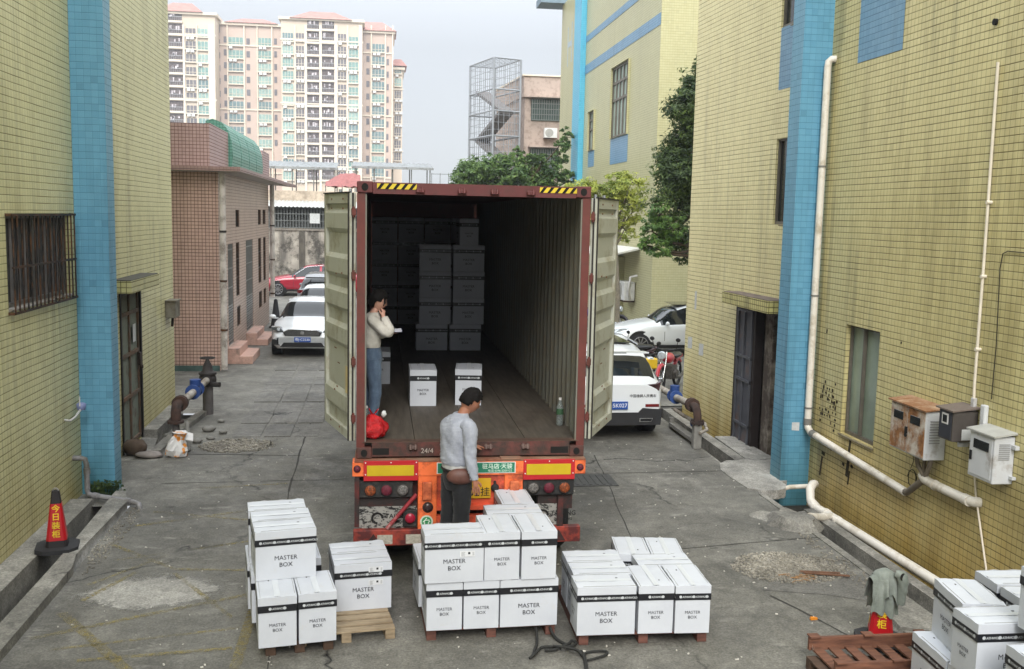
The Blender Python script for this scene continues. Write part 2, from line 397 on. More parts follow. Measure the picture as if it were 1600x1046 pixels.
# left drain: inner ledge, channel, outer kerb with a kink
k = MB(); k.box(-4.05, -3.76, -6, 13.6, -.4, .08)
k.prism([(-3.42, -6), (-3.22, -6), (-3.25, 10.9), (-3.33, 11.3), (-3.28, 13.4), (-3.42, 13.9), (-3.55, 13.9), (-3.48, 11.4), (-3.47, 10.9)], (0, 0, -.4), (1, 0, 0), (0, 1, 0), (0, 0, .5))
tag(k.build('kerb', KERB), kind='structure')
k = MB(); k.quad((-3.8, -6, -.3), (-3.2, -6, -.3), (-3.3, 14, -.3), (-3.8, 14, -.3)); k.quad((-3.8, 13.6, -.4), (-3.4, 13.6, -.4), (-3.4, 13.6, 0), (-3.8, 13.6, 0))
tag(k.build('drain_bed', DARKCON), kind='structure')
# far left drain beside the wall behind the door
k = MB(); k.prism([(-4.05, 17.7), (-3.80, 17.7), (-3.78, 19.9), (-4.05, 19.9)], (0, 0, -.25), (1, 0, 0), (0, 1, 0), (0, 0, .38))
k.prism([(-3.62, 16.35), (-3.47, 16.35), (-3.40, 18.2), (-3.28, 19.6), (-3.42, 19.8), (-3.55, 18.3)], (0, 0, -.25), (1, 0, 0), (0, 1, 0), (0, 0, .33))
k.prism([(-3.8, 16.5), (-3.76, 16.3), (-3.6, 16.2), (-3.55, 16.4)], (0, 0, 0), (1, 0, 0), (0, 1, 0), (0, 0, .06))
tag(k.build('kerb', KERB), kind='structure')
k = MB(); k.quad((-3.85, 16.2, -.12), (-3.4, 16.2, -.12), (-3.3, 20.2, -.12), (-3.85, 20.2, -.12))
k.quad((-4.05, 16.0, 0.0), (-3.45, 16.0, 0.0), (-3.45, 16.35, 0.0), (-4.05, 16.35, 0.0)); k.quad((-4.05, 19.7, .01), (-3.27, 19.7, .01), (-3.27, 20.25, .01), (-4.05, 20.25, .01))
k.quad((-4.05, 16.35, 0.0), (-3.62, 16.35, -.02), (-3.8, 17.7, -.02), (-4.05, 17.7, 0.0))
tag(k.build('drain_bed', KERB), kind='structure')
# right drain
k = MB(); k.prism([(5.50, -6), (5.60, -6), (5.60, 11.6), (5.58, 13.55), (5.5, 13.55), (5.5, 11.6)], (0, 0, -.5), (1, 0, 0), (0, 1, 0), (0, 0, .515))
k.prism([(5.90, -6), (6.05, -6), (6.05, 12.9), (5.90, 12.9)], (0, 0, -.5), (1, 0, 0), (0, 1, 0), (0, 0, .47))
k.prism([(5.88, 15.6), (6.08, 15.6), (6.10, 20), (5.92, 20)], (0, 0, -.5), (1, 0, 0), (0, 1, 0), (0, 0, .50))
k.prism([(5.50, 15.3), (5.60, 15.3), (5.66, 20), (5.55, 20)], (0, 0, -.5), (1, 0, 0), (0, 1, 0), (0, 0, .49))
tag(k.build('kerb', KERB), kind='structure')
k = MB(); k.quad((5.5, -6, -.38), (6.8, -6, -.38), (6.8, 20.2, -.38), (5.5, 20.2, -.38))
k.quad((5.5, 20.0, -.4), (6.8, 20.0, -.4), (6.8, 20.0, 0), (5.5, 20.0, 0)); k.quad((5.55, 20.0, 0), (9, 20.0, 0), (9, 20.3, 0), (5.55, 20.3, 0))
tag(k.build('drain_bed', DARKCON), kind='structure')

def blob(mb, c, rx, ry, z, n=26, jit=.16, rot=0, th=0.0, up=None):
    vs = []
    for i in range(n):
        a = 2 * math.pi * i / n; q = 1 + random.uniform(-jit, jit)
        x, y = rx * q * math.cos(a), ry * q * math.sin(a)
        vs.append((c[0] + x * math.cos(rot) - y * math.sin(rot), c[1] + x * math.sin(rot) + y * math.cos(rot), z))
    if up is None: mb.add(vs, [tuple(range(n))])
    else:
        inner = [(c[0] + (p[0] - c[0]) * .72, c[1] + (p[1] - c[1]) * .72, z + up * random.uniform(.75, 1.1)) for p in vs]
        mb.add(vs + inner, [(i, (i + 1) % n, n + (i + 1) % n, n + i) for i in range(n)] + [tuple(range(n, 2 * n))])
def ragged(mat_, c_, rx_, ry_, soft=.35):
    """edge of a sheet broken up by the texture itself: opaque inside, crumbling outwards"""
    nt = mat_.node_tree; bs = nt.nodes['Principled BSDF']; g_ = N(nt, 'ShaderNodeNewGeometry'); mp = N(nt, 'ShaderNodeMapping', vector_type='POINT')
    mp.inputs['Location'].default_value = (-c_[0] / rx_, -c_[1] / ry_, 0); mp.inputs['Scale'].default_value = (1 / rx_, 1 / ry_, 0); nt.links.new(g_.outputs['Position'], mp.inputs['Vector'])
    ln = N(nt, 'ShaderNodeVectorMath', operation='LENGTH'); nt.links.new(mp.outputs[0], ln.inputs[0])
    v_ = mth(nt, 'ADD', ln.outputs['Value'], mth(nt, 'MULTIPLY', mth(nt, 'SUBTRACT', noise(nt, g_.outputs['Position'], 5, 7, .7), .5), 1.1))
    nt.links.new(ramp(nt, v_, [(1 - soft, 1.0), (1.0, 0.0)]), bs.inputs['Alpha']); return mat_
m_ = MB(); blob(m_, (-2.32, 10.35), .85, .62, .004, 34, .05); tag(m_.build('pavement', ragged(PATCH.copy(), (-2.32, 10.35), .72, .50, .22)), kind='structure')
m_ = MB(); m_.add([(4.1, 9.9, .004), (4.75, 9.72, .004), (5.5, 9.3, .004), (5.5, 10.4, .004), (4.6, 10.5, .004)], [(0, 1, 2, 3, 4)])
tag(m_.build('pavement', SLAB), kind='structure')
# slab bridging the right drain at the door, and the cement mound by the pipe
m_ = MB(); m_.prism([(5.44, 13.85), (5.60, 13.70), (5.85, 13.68), (6.02, 13.80), (6.10, 14.0), (6.1, 14.2), (6.66, 14.3), (6.5, 17.3), (6.12, 17.3), (6.08, 15.62), (5.92, 15.52), (5.70, 15.50), (5.52, 15.30), (5.40, 14.9), (5.41, 14.3)], (0, 0, -.12), (1, 0, 0), (0, 1, 0), (0, 0, .135))
blob(m_, (5.75, 14.55), .30, .75, .016, 24, .08, -.05, up=.012)
tag(m_.build('door_slab', PATCH), kind='structure')
m_ = MB(); blob(m_, (5.42, 12.12), .33, .42, 0.0, 22, .1, .3, up=.13)
blob(m_, (5.2, 12.5), .2, .25, 0.0, 16, .2, .3, up=.03); tag(m_.build('ground', KERB), kind='structure')
# loose broken slabs by the garment cone
m_ = MB(); m_.prism([(5.05, 8.75), (5.45, 8.55), (5.52, 9.3), (5.15, 9.45)], (0, 0, 0), (1, 0, 0), (0, 1, 0), (.01, 0, .05))
m_.prism([(5.1, 7.9), (5.5, 7.75), (5.5, 8.5), (5.06, 8.68)], (0, 0, 0), (1, 0, 0), (0, 1, 0), (.0, 0.01, .035))
tag(m_.build('pavement', KERB), kind='structure')
# rows of stone slabs up the alley
random.seed(5); m_ = MB()
for r_ in range(8):
    y = 17.6 + r_ * 1.06
    for c_, (xa, xb) in enumerate(((-2.55, -2.02), (-2.0, -1.50), (-1.48, -1.02))):
        dz = random.uniform(.006, .018); s_ = .1 * (r_ % 2)
        m_.box(xa + random.uniform(0, .03), xb - random.uniform(0, .03), y + s_, y + 1.02 + s_, -.01, dz)
tag(m_.build('pavement', SLAB), kind='structure')
m_ = MB()
for x0, y0, x1, y1, w in ((-1.22, 11.5, -1.27, 17.4, .022), (-1.27, 17.4, -1.1, 26, .02), (2.9, 9.5, 3.6, 16, .015), (-3.2, 16.4, -1.2, 16.2, .02), (1.3, 7.6, 5.4, 7.9, .012), (3.2, 11.2, 5.5, 11.6, .014), (-3.1, 14.6, 5.5, 14.9, .014), (4.15, 9.75, 4.75, 8.0, .02), (-.9, 8.0, -1.1, 11.4, .01)):
    d = Vector((x1 - x0, y1 - y0, 0)); n_ = max(4, int(d.length / .35)); prev = None
    for i in range(n_ + 1):
        p = Vector((x0, y0, .005)) + d * i / n_ + Vector((random.uniform(-.015, .015), random.uniform(-.015, .015), 0))
        if prev is not None:
            t = (p - prev).normalized(); s_ = Vector((-t.y, t.x, 0)) * w * random.uniform(.3, .7)
            m_.quad(prev - s_, p - s_, p + s_, prev + s_)
        prev = p
tag(m_.build('pavement', plain('crack_fill', (58,56,52), .95)), kind='structure')
# manhole cover behind the trailer, right
m_ = MB(); m_.box(2.75, 3.55, 14.1, 14.75, 0, .012); mh = thing('drain_cover', (3.15, 14.4, 0), 'dark square drain cover set in the concrete right of the container', 'drain cover')
m_.build('cover_plate', plain('cast_iron', (70,70,68), .7, .3, .3, 20), mh)
m_ = MB()
for i in range(7): m_.box(2.82 + i * .1, 2.86 + i * .1, 14.15, 14.7, .012, .018)
m_.build('grating', plain('cast_iron', (70,70,68)), mh)

# faded yellow parking lines
mt, nt, bs = newmat('faded_yellow_paint'); p = wpos(nt)
nt.links.new(mix(nt, ramp(nt, noise(nt, p, 9, 4), [(.3, 0.0), (.7, 1.0)]), srgb(158,142,78), srgb(134,124,88)), bs.inputs['Base Color']); bs.inputs['Roughness'].default_value = .9
f_ = mth(nt, 'MULTIPLY', ramp(nt, noise(nt, p, 26, 5, .8), [(.42, .0), (.60, .95)]), ramp(nt, noise(nt, p, 1.1, 3), [(.36, .05), (.56, 1.0)]))
nt.links.new(mth(nt, 'MULTIPLY', f_, .85), bs.inputs['Alpha']); YLINE = mt
m_ = MB()
def strip(pts, w, z=.007):
    for (x0, y0), (x1, y1) in zip(pts[:-1], pts[1:]):
        d = Vector((x1 - x0, y1 - y0, 0)).normalized(); s_ = Vector((-d.y, d.x, 0)) * w / 2
        a, b = Vector((x0, y0, z)), Vector((x1, y1, z)); m_.quad(a - s_, b - s_, b + s_, a + s_)
strip([(-1.22, 8.0), (-1.22, 11.2)], .10); strip([(-3.05, 9.85), (-2.0, 8.35)], .10); strip([(-3.15, 9.25), (-2.2, 9.75), (-1.3, 10.2)], .07)
strip([(-3.1, 11.9), (-2.2, 11.0), (-1.3, 10.9)], .06); strip([(-2.9, 9.0), (-1.3, 9.35)], .05); strip([(-3.0, 12.6), (-1.2, 13.4)], .07)
strip([(-2.9, 13.2), (-1.2, 12.6)], .06); strip([(-2.9, 11.35), (-1.3, 12.0)], .06); strip([(-2.6, 8.75), (-1.3, 8.9)], .06); strip([(-2.5, 14.3), (-1.3, 14.5)], .05); strip([(-2.95, 10.15), (-2.6, 10.95)], .06); strip([(-3.0, 10.6), (-2.3, 11.6)], .05); strip([(-2.2, 10.9), (-1.4, 9.6)], .05)
tag(m_.build('road_marking', YLINE), kind='structure')

# ================================================================== LEFT YELLOW BUILDING
DKFRAME = plain('dark_steel', (48,44,42), .6, .4, .3, 12, (104,70,44), .35)
RUSTSTEEL = plain('rusty_steel', (92,84,72), .8, .1, .3, 9, (112,82,58), .4)
GLASSD = glass('dark_glass', (40,44,46), .12); GLASSG = glass('green_grey_glass', (150,166,148), .3)
lb = thing('tiled_building', (-4.05, 7, 0), 'long wall of yellow tiles on the left with a broad blue tiled pillar', 'building')
m_ = MB()
holed(m_, (-4.05, 20.55), (-4.05, -6), -.4, 15, [(20.55 - 13.95, 20.55 - 11.62, 2.79, 3.86, .16), (20.55 - 17.75, 20.55 - 16.35, 0.0, 2.62, .22)], inward=-1)
m_.quad((-4.05, 20.55, -.4), (-4.05, 20.55, 15), (-14, 20.55, 15), (-14, 20.55, -.4)); m_.quad((-4.05, -6, 15), (-14, -6, 15), (-14, 20.55, 15), (-4.05, 20.55, 15))
m_.quad((-4.05, -6, -.4), (-14, -6, -.4), (-14, -6, 15), (-4.05, -6, 15))
m_.build('wall', YEL_L, lb)
m_ = MB(); m_.box(-4.047, -3.61, 14.12, 14.47, -.35, 15); m_.build('pillar', BLUE, lb)
win = MB().box(-4.21, -4.17, 11.62, 13.95, 2.79, 3.86).build('window', plain('curtain_grey', (62,60,60), .9, 0, .5, 14), lb)
m_ = MB()
for a, b, c, d in ((11.62, 11.68, 2.79, 3.86), (13.89, 13.95, 2.79, 3.86), (11.68, 13.89, 2.79, 2.85), (11.68, 13.89, 3.80, 3.86)): m_.box(-4.168, -4.12, a, b, c, d)
m_.box(-4.165, -4.13, 12.72, 12.80, 2.85, 3.80); m_.build('frame', plain('old_aluminium', (110,108,104), .5, .5, .2), win)
m_ = MB()
for i in range(17): m_.cyl((-3.99, 11.66 + i * .1412, 2.74), (-3.99, 11.66 + i * .1412, 3.85), .011, n=6)
m_.box(-4.0, -3.98, 11.62, 13.95, 3.25, 3.275); m_.box(-4.0, -3.98, 11.60, 13.97, 3.83, 3.855); m_.box(-4.0, -3.98, 11.60, 13.97, 2.74, 2.765)
for y in (11.62, 13.95): m_.box(-4.06, -3.98, y - .012, y + .012, 2.74, 2.77); m_.box(-4.06, -3.98, y - .012, y + .012, 3.83, 3.86)
m_.build('window_bars', DKFRAME, win)
m_ = MB()
for i in range(9):
    y = 11.78 + i * .24; m_.quad((-4.163, y, 2.84), (-4.163, y + .11, 2.84), (-4.163, y + .09, 3.80), (-4.163, y + .02, 3.80))
m_.build('curtain', plain('pale_curtain', (112,108,108), .9, 0, .3, 5), win)
MB().bev(-4.14, -4.02, 11.62, 13.95, 2.775, 2.80).build('sill', plain('white_sill', (168,164,158), .7, 0, .2, 10, (90,80,60), .4), win)
dr = MB().box(-4.25, -4.20, 16.35, 17.75, 0.0, 2.62).build('door', plain('grey_green_door', (66,66,58), .7, .2, .35, 5, (96,72,46), .3), lb)
m_ = MB(); m_.box(-4.07, -4.03, 16.35, 16.42, 0, 2.62); m_.box(-4.07, -4.03, 17.68, 17.75, 0, 2.62); m_.box(-4.07, -4.03, 16.42, 17.68, 2.56, 2.62); m_.build('frame', plain('black_steel', (26,24,24), .6, .3), dr)
m_ = MB()
for i, (a, b) in enumerate(((16.42, 17.04), (17.06, 17.68))): m_.box(-4.12, -4.09, a, b, .04, 2.56)
m_.build('panel', plain('weathered_green_panel', (118,126,112), .8, 0, .25, 3, (84,76,62), .3), dr)
m_ = MB()
for z in (.04, .82, 1.52, 2.2): m_.box(-4.09, -4.06, 16.42, 17.68, z, z + .06)
for y in (16.42, 17.02, 17.62): m_.box(-4.089, -4.062, y, y + .06, .04, 2.56)
m_.build('rail', RUSTSTEEL, dr)
m_ = MB(); m_.box(-4.058, -4.02, 17.55, 17.66, 1.28, 1.5); m_.cyl((-4.04, 17.60, 1.25), (-3.99, 17.60, 1.25), .03); m_.build('lock', plain('brown_lock', (60,48,40), .6, .5), dr)
MB().quad((-4.057, 17.22, 1.72), (-4.057, 17.42, 1.72), (-4.057, 17.42, 2.02), (-4.057, 17.22, 2.02)).build('notice', plain('paper', (196,198,196), .8, 0, .15, 12), dr)
m_ = MB(); m_.box(-4.049, -3.75, 15.9, 17.85, 2.64, 2.83); cn = m_.build('canopy', tiles('canopy_tile_left', (206,202,150), (196,192,140), (84,78,40), mortar=.014, vjoint=.9), lb)
MB().box(-4.048, -3.765, 15.92, 17.83, 2.83, 2.845).build('canopy_top', plain('sooty_cement', (72,70,62), .9, 0, .35, 7), cn)

dp = thing('drain_pipe', (-4.0, 13.9, 0), 'grey bent drain pipe at the foot of the blue pillar', 'pipe')
GREYPVC = plain('grey_pvc', (138,136,138), .5, 0, .12, 8, (92,90,84), .4)
m_ = MB(); m_.tube([(-4.06, 13.75, .60), (-3.96, 13.75, .60), (-3.90, 13.76, .58), (-3.88, 13.76, .50), (-3.88, 13.76, .16), (-3.87, 13.76, .10), (-3.80, 13.75, .08), (-3.22, 13.42, .08), (-3.13, 13.38, .06), (-3.11, 13.36, -.02)], .036, 10); m_.build('pipe', GREYPVC, dp)
m_ = MB(); m_.cyl((-3.88, 13.76, .46), (-3.88, 13.76, .38), .044); m_.cyl((-3.80, 13.75, .08), (-3.72, 13.705, .08), .044); m_.cyl((-3.32, 13.475, .08), (-3.24, 13.43, .08), .044); m_.build('collar', GREYPVC, dp)
tp = thing('wall_tap', (-4.05, 13.6, 1.15), 'white plastic tap stub sticking out of the yellow wall left of the blue pillar', 'tap')
m_ = MB(); m_.tube([(-4.06, 13.45, 1.18), (-3.98, 13.45, 1.17), (-3.96, 13.6, 1.19), (-3.95, 13.82, 1.25)], .017, 8); m_.build('pipe', plain('grey_plastic', (176,176,172), .4), tp)
m_ = MB(); m_.revolve((-3.95, 13.84, 1.24), [(.05, 0), (.06, .03), (.065, .08), (.03, .10)], 12); m_.build('valve_body', plain('blue_grey_plastic', (120,130,170), .4), tp)
m_ = MB(); m_.cyl((-3.95, 13.78, 1.3), (-3.95, 13.78, 1.43), .008); m_.build('handle', plain('white_plastic', (214,212,210)), tp)
mt_ = thing('meter_box', (-4.05, 19.9, 1.9), 'small grey metal box on the far end of the left yellow wall', 'meter box')
m_ = MB(); m_.bev(-4.05, -3.86, 19.75, 20.2, 1.86, 2.18, .01); m_.box(-4.05, -3.84, 19.73, 20.22, 2.18, 2.2); m_.build('housing', plain('grey_metal', (122,118,106), .6, .2, .2, 7, (90,80,60), .3), mt_)
m_ = MB(); m_.cyl((-3.95, 19.95, 1.86), (-3.97, 19.98, 1.68), .025); m_.build('cable_stub', DKFRAME, mt_)

# ================================================================== RIGHT YELLOW BUILDING
rb = thing('tiled_building', (6.55, 7, 0), 'weathered ochre tiled wall on the right with a blue tiled pillar and drain pipes', 'building')
m_ = MB(); holed(m_, (6.55, -6), (6.55, 14.6), -.5, 16, [(18.3, 19.26, .97, 2.53, .12)], inward=-1)
m_.quad((6.55, -6, -.5), (14, -6, -.5), (14, -6, 16), (6.55, -6, 16)); m_.quad((6.55, -6, 16), (14, -6, 16), (14, 20, 16), (6.55, 20, 16))
m_.build('wall', YEL_R, rb)
fa, fb = Vector((6.62, 14.6, 0)), Vector((6.34, 20.0, 0)); fl = (fb - fa).length; fd = (fb - fa) / fl
fu = lambda y: (y - 14.6) / fd.y
fx = lambda y: fa.x + fd.x / fd.y * (y - 14.6)
m_ = MB(); holed(m_, (fa.x, fa.y), (fb.x, fb.y), -.5, 16, [(fu(14.75), fu(16.12), 3.90, 5.30, .10), (fu(14.75), fu(16.18), 7.10, 8.6, .10), (fu(15.40), fu(17.36), -.15, 2.44, .30)], inward=-1)
m_.quad((6.34, 20, -.5), (14, 20, -.5), (14, 20, 16), (6.34, 20, 16)); m_.quad((6.55, 14.6, -.5), (6.62, 14.6, -.5), (6.62, 14.6, 16), (6.55, 14.6, 16))
m_.build('wall', YEL_F, rb)
m_ = MB(); m_.box(6.1, 6.56, 14.22, 14.62, -.45, 16); m_.build('pillar', BLUE, rb)
m_ = MB(); m_.box(6.545, 6.547, 12.2, 13.4, 6.14, 7.9); m_.build('blue_panel', BLUE_P, rb)
m_ = MB(); x_ = fx(14.7) - .003; x2 = fx(16.15) - .003; m_.prism([(x_, 14.62), (x_ + .002, 14.62), (x2 + .002, 16.15), (x2, 16.15)], (0, 0, 6.1), (1, 0, 0), (0, 1, 0), (0, 0, 1.0)); m_.build('blue_panel', BLUE_P, rb)
BROWNAL = plain('brown_aluminium', (112,106,96), .5, .3, .15, 8)
def pane_window(par, y0, y1, z0, z1, xf, mull, gm, fm=BROWNAL, sill=True, name='window'):
    w_ = MB().quad((xf(y0) + .11, y0, z0), (xf(y1) + .11, y1, z0), (xf(y1) + .11, y1, z1), (xf(y0) + .11, y0, z1)).build(name, gm, par)
    m_ = MB(); f = .032
    def bar(ya, yb, za, zb, d=.04):
        m_.add([(xf(ya) + .105 - d, ya, za), (xf(yb) + .105 - d, yb, za), (xf(yb) + .105, yb, za), (xf(ya) + .105, ya, za), (xf(ya) + .105 - d, ya, zb), (xf(yb) + .105 - d, yb, zb), (xf(yb) + .105, yb, zb), (xf(ya) + .105, ya, zb)],
               [(0,3,2,1),(4,5,6,7),(0,1,5,4),(1,2,6,5),(2,3,7,6),(3,0,4,7)])
    bar(y0, y0 + f, z0, z1); bar(y1 - f, y1, z0, z1); bar(y0 + f, y1 - f, z0, z0 + f * 1.5); bar(y0 + f, y1 - f, z1 - f, z1)
    for y in mull: bar(y - .014, y + .014, z0 + f * 1.5, z1 - f, .05)
    m_.build('frame', fm, w_)
    if sill: MB().bev(xf(y0) - .03, xf(y0) + .10, y0 - .02, y1 + .02, z0 - .03, z0 - .002).build('sill', plain('stained_sill', (128,118,92), .9, 0, .3, 8), w_)
    return w_
pane_window(rb, 12.3, 13.26, .97, 2.53, lambda y: 6.55, [12.84], GLASSG)
pane_window(rb, 14.75, 16.12, 3.90, 5.30, lambda y: fx(y) - .03, [15.42, 15.50], GLASSD)
pane_window(rb, 14.75, 16.18, 7.10, 8.6, lambda y: fx(y) - .03, [15.45, 15.52], GLASSD)
# steel door, one leaf shut, the other open onto a grey passage
dr = MB().prism([(fx(15.3) + .28, 15.3), (fx(17.4) + .28, 17.4), (fx(17.4) + 1.5, 17.4), (fx(15.3) + 1.5, 15.3)], (0, 0, -.14), (1, 0, 0), (0, 1, 0), (0, 0, 2.6)).build('door', plain('passage_grey', (88,80,72), .95, 0, .4, 3, (52,44,38), .6), rb)
m_ = MB(); m_.box(fx(16.9) - .02, fx(16.9) + .02, 16.58, 17.30, -.12, 2.40); m_.build('leaf', plain('blue_grey_steel', (84,86,94), .55, .1, .25, 3, (104,74,54), .25), dr)
m_ = MB()
for z in (-.12, .30, 1.10, 1.52, 2.34): m_.box(fx(16.9) - .055, fx(16.9) - .02, 16.58, 17.30, z, z + .045)
for y in (16.58, 16.95, 17.26): m_.box(fx(16.9) - .052, fx(16.9) - .022, y, y + .04, -.12, 2.38)
m_.build('rail', plain('grey_steel', (92,94,100), .5, .4, .2), dr)
m_ = MB(); m_.box(fx(16.5) - .05, fx(16.5) + .10, 16.46, 16.57, -.14, 2.44); m_.box(fx(17.3) - .03, fx(17.3) + .04, 17.31, 17.38, -.14, 2.44); m_.box(fx(15.4) - .03, fx(15.4) + .06, 15.38, 15.46, -.14, 2.44); m_.box(fx(16.4) - .02, fx(16.4) + .05, 15.46, 17.31, 2.40, 2.44)
m_.build('frame', plain('dark_brown_steel', (44,36,34), .6, .3), dr)
MB().box(fx(16.1) + .02, fx(16.1) + .12, 15.90, 16.24, -.13, 2.38).build('stained_jamb', plain('stained_cement', (150,142,130), .95, 0, .35, 4, (72,62,54), .6), dr)
cn = MB().prism([(6.20, 15.3), (6.62, 15.3), (6.5, 17.35), (6.16, 17.35)], (0, 0, 2.47), (1, 0, 0), (0, 1, 0), (0, 0, .2)).build('canopy', tiles('canopy_tile_right', (204,196,132), (194,186,122), (70,62,30), mortar=.014, vjoint=.9, stain=(70,60,40), stain_amt=1.2), rb)
MB().prism([(6.215, 15.32), (6.60, 15.32), (6.48, 17.33), (6.175, 17.33)], (0, 0, 2.67), (1, 0, 0), (0, 1, 0), (0, 0, .012)).build('canopy_top', plain('sooty_cement2', (104,92,84), .9, 0, .4, 7), cn)
# missing tiles and pock marks near the window: shallow dark chips
m_ = MB(); random.seed(8)
for i in range(46):
    y = random.choice([13.4 + random.random() * .55, 13.35 + random.random() * .6]); z = random.choice([.95, 1.03, 1.12, 1.2, 1.28, 1.37, 1.45, 1.53, 1.62]) + random.uniform(-.015, .015)
    m_.obox((6.545, y, z), (.006, random.uniform(.015, .035), random.uniform(.02, .055)), rx=random.uniform(-.4, .4))
for y, z, w, h in ((12.95, .80, .05, .28), (12.97, .52, .07, .24), (12.92, .40, .03, .2), (13.1, .55, .06, .04), (12.85, .58, .06, .04), (13.5, .72, .03, .14), (13.8, .35, .04, .3), (13.75, .55, .1, .05), (13.86, 2.36, .03, .06), (11.75, 2.46, .02, .03)):
    m_.obox((6.546, y, z), (.006, w, h), rx=.15)
m_.build('wall_chips', plain('bare_cement', (52,44,28), .95, 0, .3, 30), rb)
m_ = MB(); m_.cyl((6.52, 10.25, 6.12), (6.56, 10.25, 6.12), .035, n=14); m_.build('vent_hole', plain('black', (16,15,14), .9), rb)
m_ = MB()
for y, z, w, h in ((19.43, 2.33, .10, .36), (19.58, 1.44, .24, .22), (18.95, 1.38, .24, .22)):
    x_ = fx(y) - .004; m_.quad((x_, y, z - h / 2), (fx(y + w) - .004, y + w, z - h / 2 - .02), (fx(y + w) - .004, y + w, z + h / 2), (x_, y, z + h / 2 + .01))
m_.build('notice', plain('paper', (196,198,196)), rb)
MB().quad((6.36, 14.215, .92), (6.24, 14.215, .92), (6.24, 14.215, .80), (6.36, 14.215, .79)).build('notice', plain('paper', (196,198,196)), rb)

WPVC = plain('cream_pvc', (222,216,204), .45, 0, .06, 3, (176,164,142), .25)
dp = thing('drain_pipe', (6.48, 14.1, 0), 'tall white downpipe beside the right blue pillar that turns along the ochre wall', 'pipe')
m_ = MB(); m_.tube([(6.56, 14.10, 6.30), (6.50, 14.12, 6.30), (6.46, 14.13, 6.26), (6.45, 14.13, 6.18), (6.45, 14.13, .95), (6.45, 14.11, .86), (6.46, 14.02, .80), (6.48, 11.30, .655)], .052, 12); m_.build('pipe', WPVC, dp)
m_ = MB()
for z in (4.75, 2.85, 1.15): m_.cyl((6.45, 14.13, z), (6.45, 14.13, z + .025), .060)
m_.cyl((6.45, 14.13, 1.0), (6.45, 14.13, .90), .060); m_.cyl((6.46, 13.98, .797), (6.462, 13.85, .79), .060); m_.build('collar', plain('grey_band', (120,118,112), .6), dp)
m_ = MB(); m_.tube([(6.48, 11.30, .655), (6.46, 11.22, .67), (6.47, 10.88, .93)], .040, 10); m_.build('elbow_piece', plain('dirty_grey_pvc', (120,110,96), .7, 0, .2, 9), dp)
dp = thing('drain_pipe', (6.5, 10.3, .9), 'short thick cream pipe under the rusty meter box on the right wall', 'pipe')
m_ = MB(); m_.tube([(6.48, 10.95, .97), (6.47, 10.86, .93), (6.47, 10.70, .92), (6.47, 9.98, .93), (6.50, 9.90, .935), (6.56, 9.88, .935)], .055, 12); m_.build('pipe', WPVC, dp)
m_ = MB(); m_.cyl((6.47, 10.66, .92), (6.47, 10.63, .92), .063); m_.cyl((6.47, 10.05, .93), (6.47, 9.95, .93), .062); m_.build('collar', WPVC, dp)
dp = thing('drain_pipe', (6.25, 10, -.1), 'long low cream pipe running above the drain along the foot of the right wall', 'pipe')
m_ = MB(); m_.tube([(6.38, 13.62, .12), (6.32, 13.55, .14), (6.25, 13.48, .08), (6.23, 13.40, -.06), (6.24, 13.2, -.12), (6.25, 12.8, -.11), (6.26, 10.2, -.06), (6.27, -5, .0)], .062, 12)
m_.tube([(6.25, 12.72, -.10), (6.1, 12.62, -.06), (6.0, 12.45, -.02), (5.66, 12.18, .08)], .055, 10); m_.build('pipe', WPVC, dp)
m_ = MB()
for y in (12.95, 12.6): m_.cyl((6.252, y, -.112), (6.252, y - .06, -.110), .071)
m_.cyl((6.235, 13.36, -.09), (6.24, 13.22, -.12), .070); m_.cyl((6.03, 12.5, -.03), (5.98, 12.44, -.015), .063); m_.build('collar', WPVC, dp)
dp = thing('drain_pipe', (6.2, 13.9, 0), 'small white elbow pipe in front of the foot of the right blue pillar', 'pipe')
m_ = MB(); m_.tube([(6.56, 13.95, .0), (6.12, 13.9, .0), (6.04, 13.9, -.02), (6.01, 13.9, -.10), (6.01, 13.9, -.16)], .035, 10); m_.build('pipe', WPVC, dp)
dp = thing('conduit', (6.5, 10.1, 1), 'thin white conduit climbing the ochre wall above and below the white meter box', 'conduit')
m_ = MB(); m_.tube([(6.52, 10.12, 5.68), (6.52, 10.10, 3.6), (6.52, 10.10, 2.2), (6.52, 10.07, 1.74)], .016, 8); m_.tube([(6.52, 9.98, 1.25), (6.52, 9.92, 1.0), (6.52, 9.64, .28), (6.52, 9.6, .1)], .011, 8); m_.build('pipe', plain('cream_plastic', (222,212,194), .5), dp)
m_ = MB()
for z in (4.2, 2.6, 3.4): m_.cyl((6.55, 10.09, z), (6.49, 10.09, z), .02)
m_.build('clip', plain('cream_plastic', (222,212,194)), dp)
cb_ = MB().tube([(6.535, 8.9, 3.67), (6.535, 9.72, 3.69), (6.535, 9.80, 3.66), (6.535, 9.83, 3.5), (6.535, 9.79, 2.7), (6.535, 9.80, 2.1)], .006, 6)
tag(cb_.build('cable', plain('black_cable', (58,54,34), .8)), 'thin dark cable bent across the ochre wall above the white meter box', 'cable')

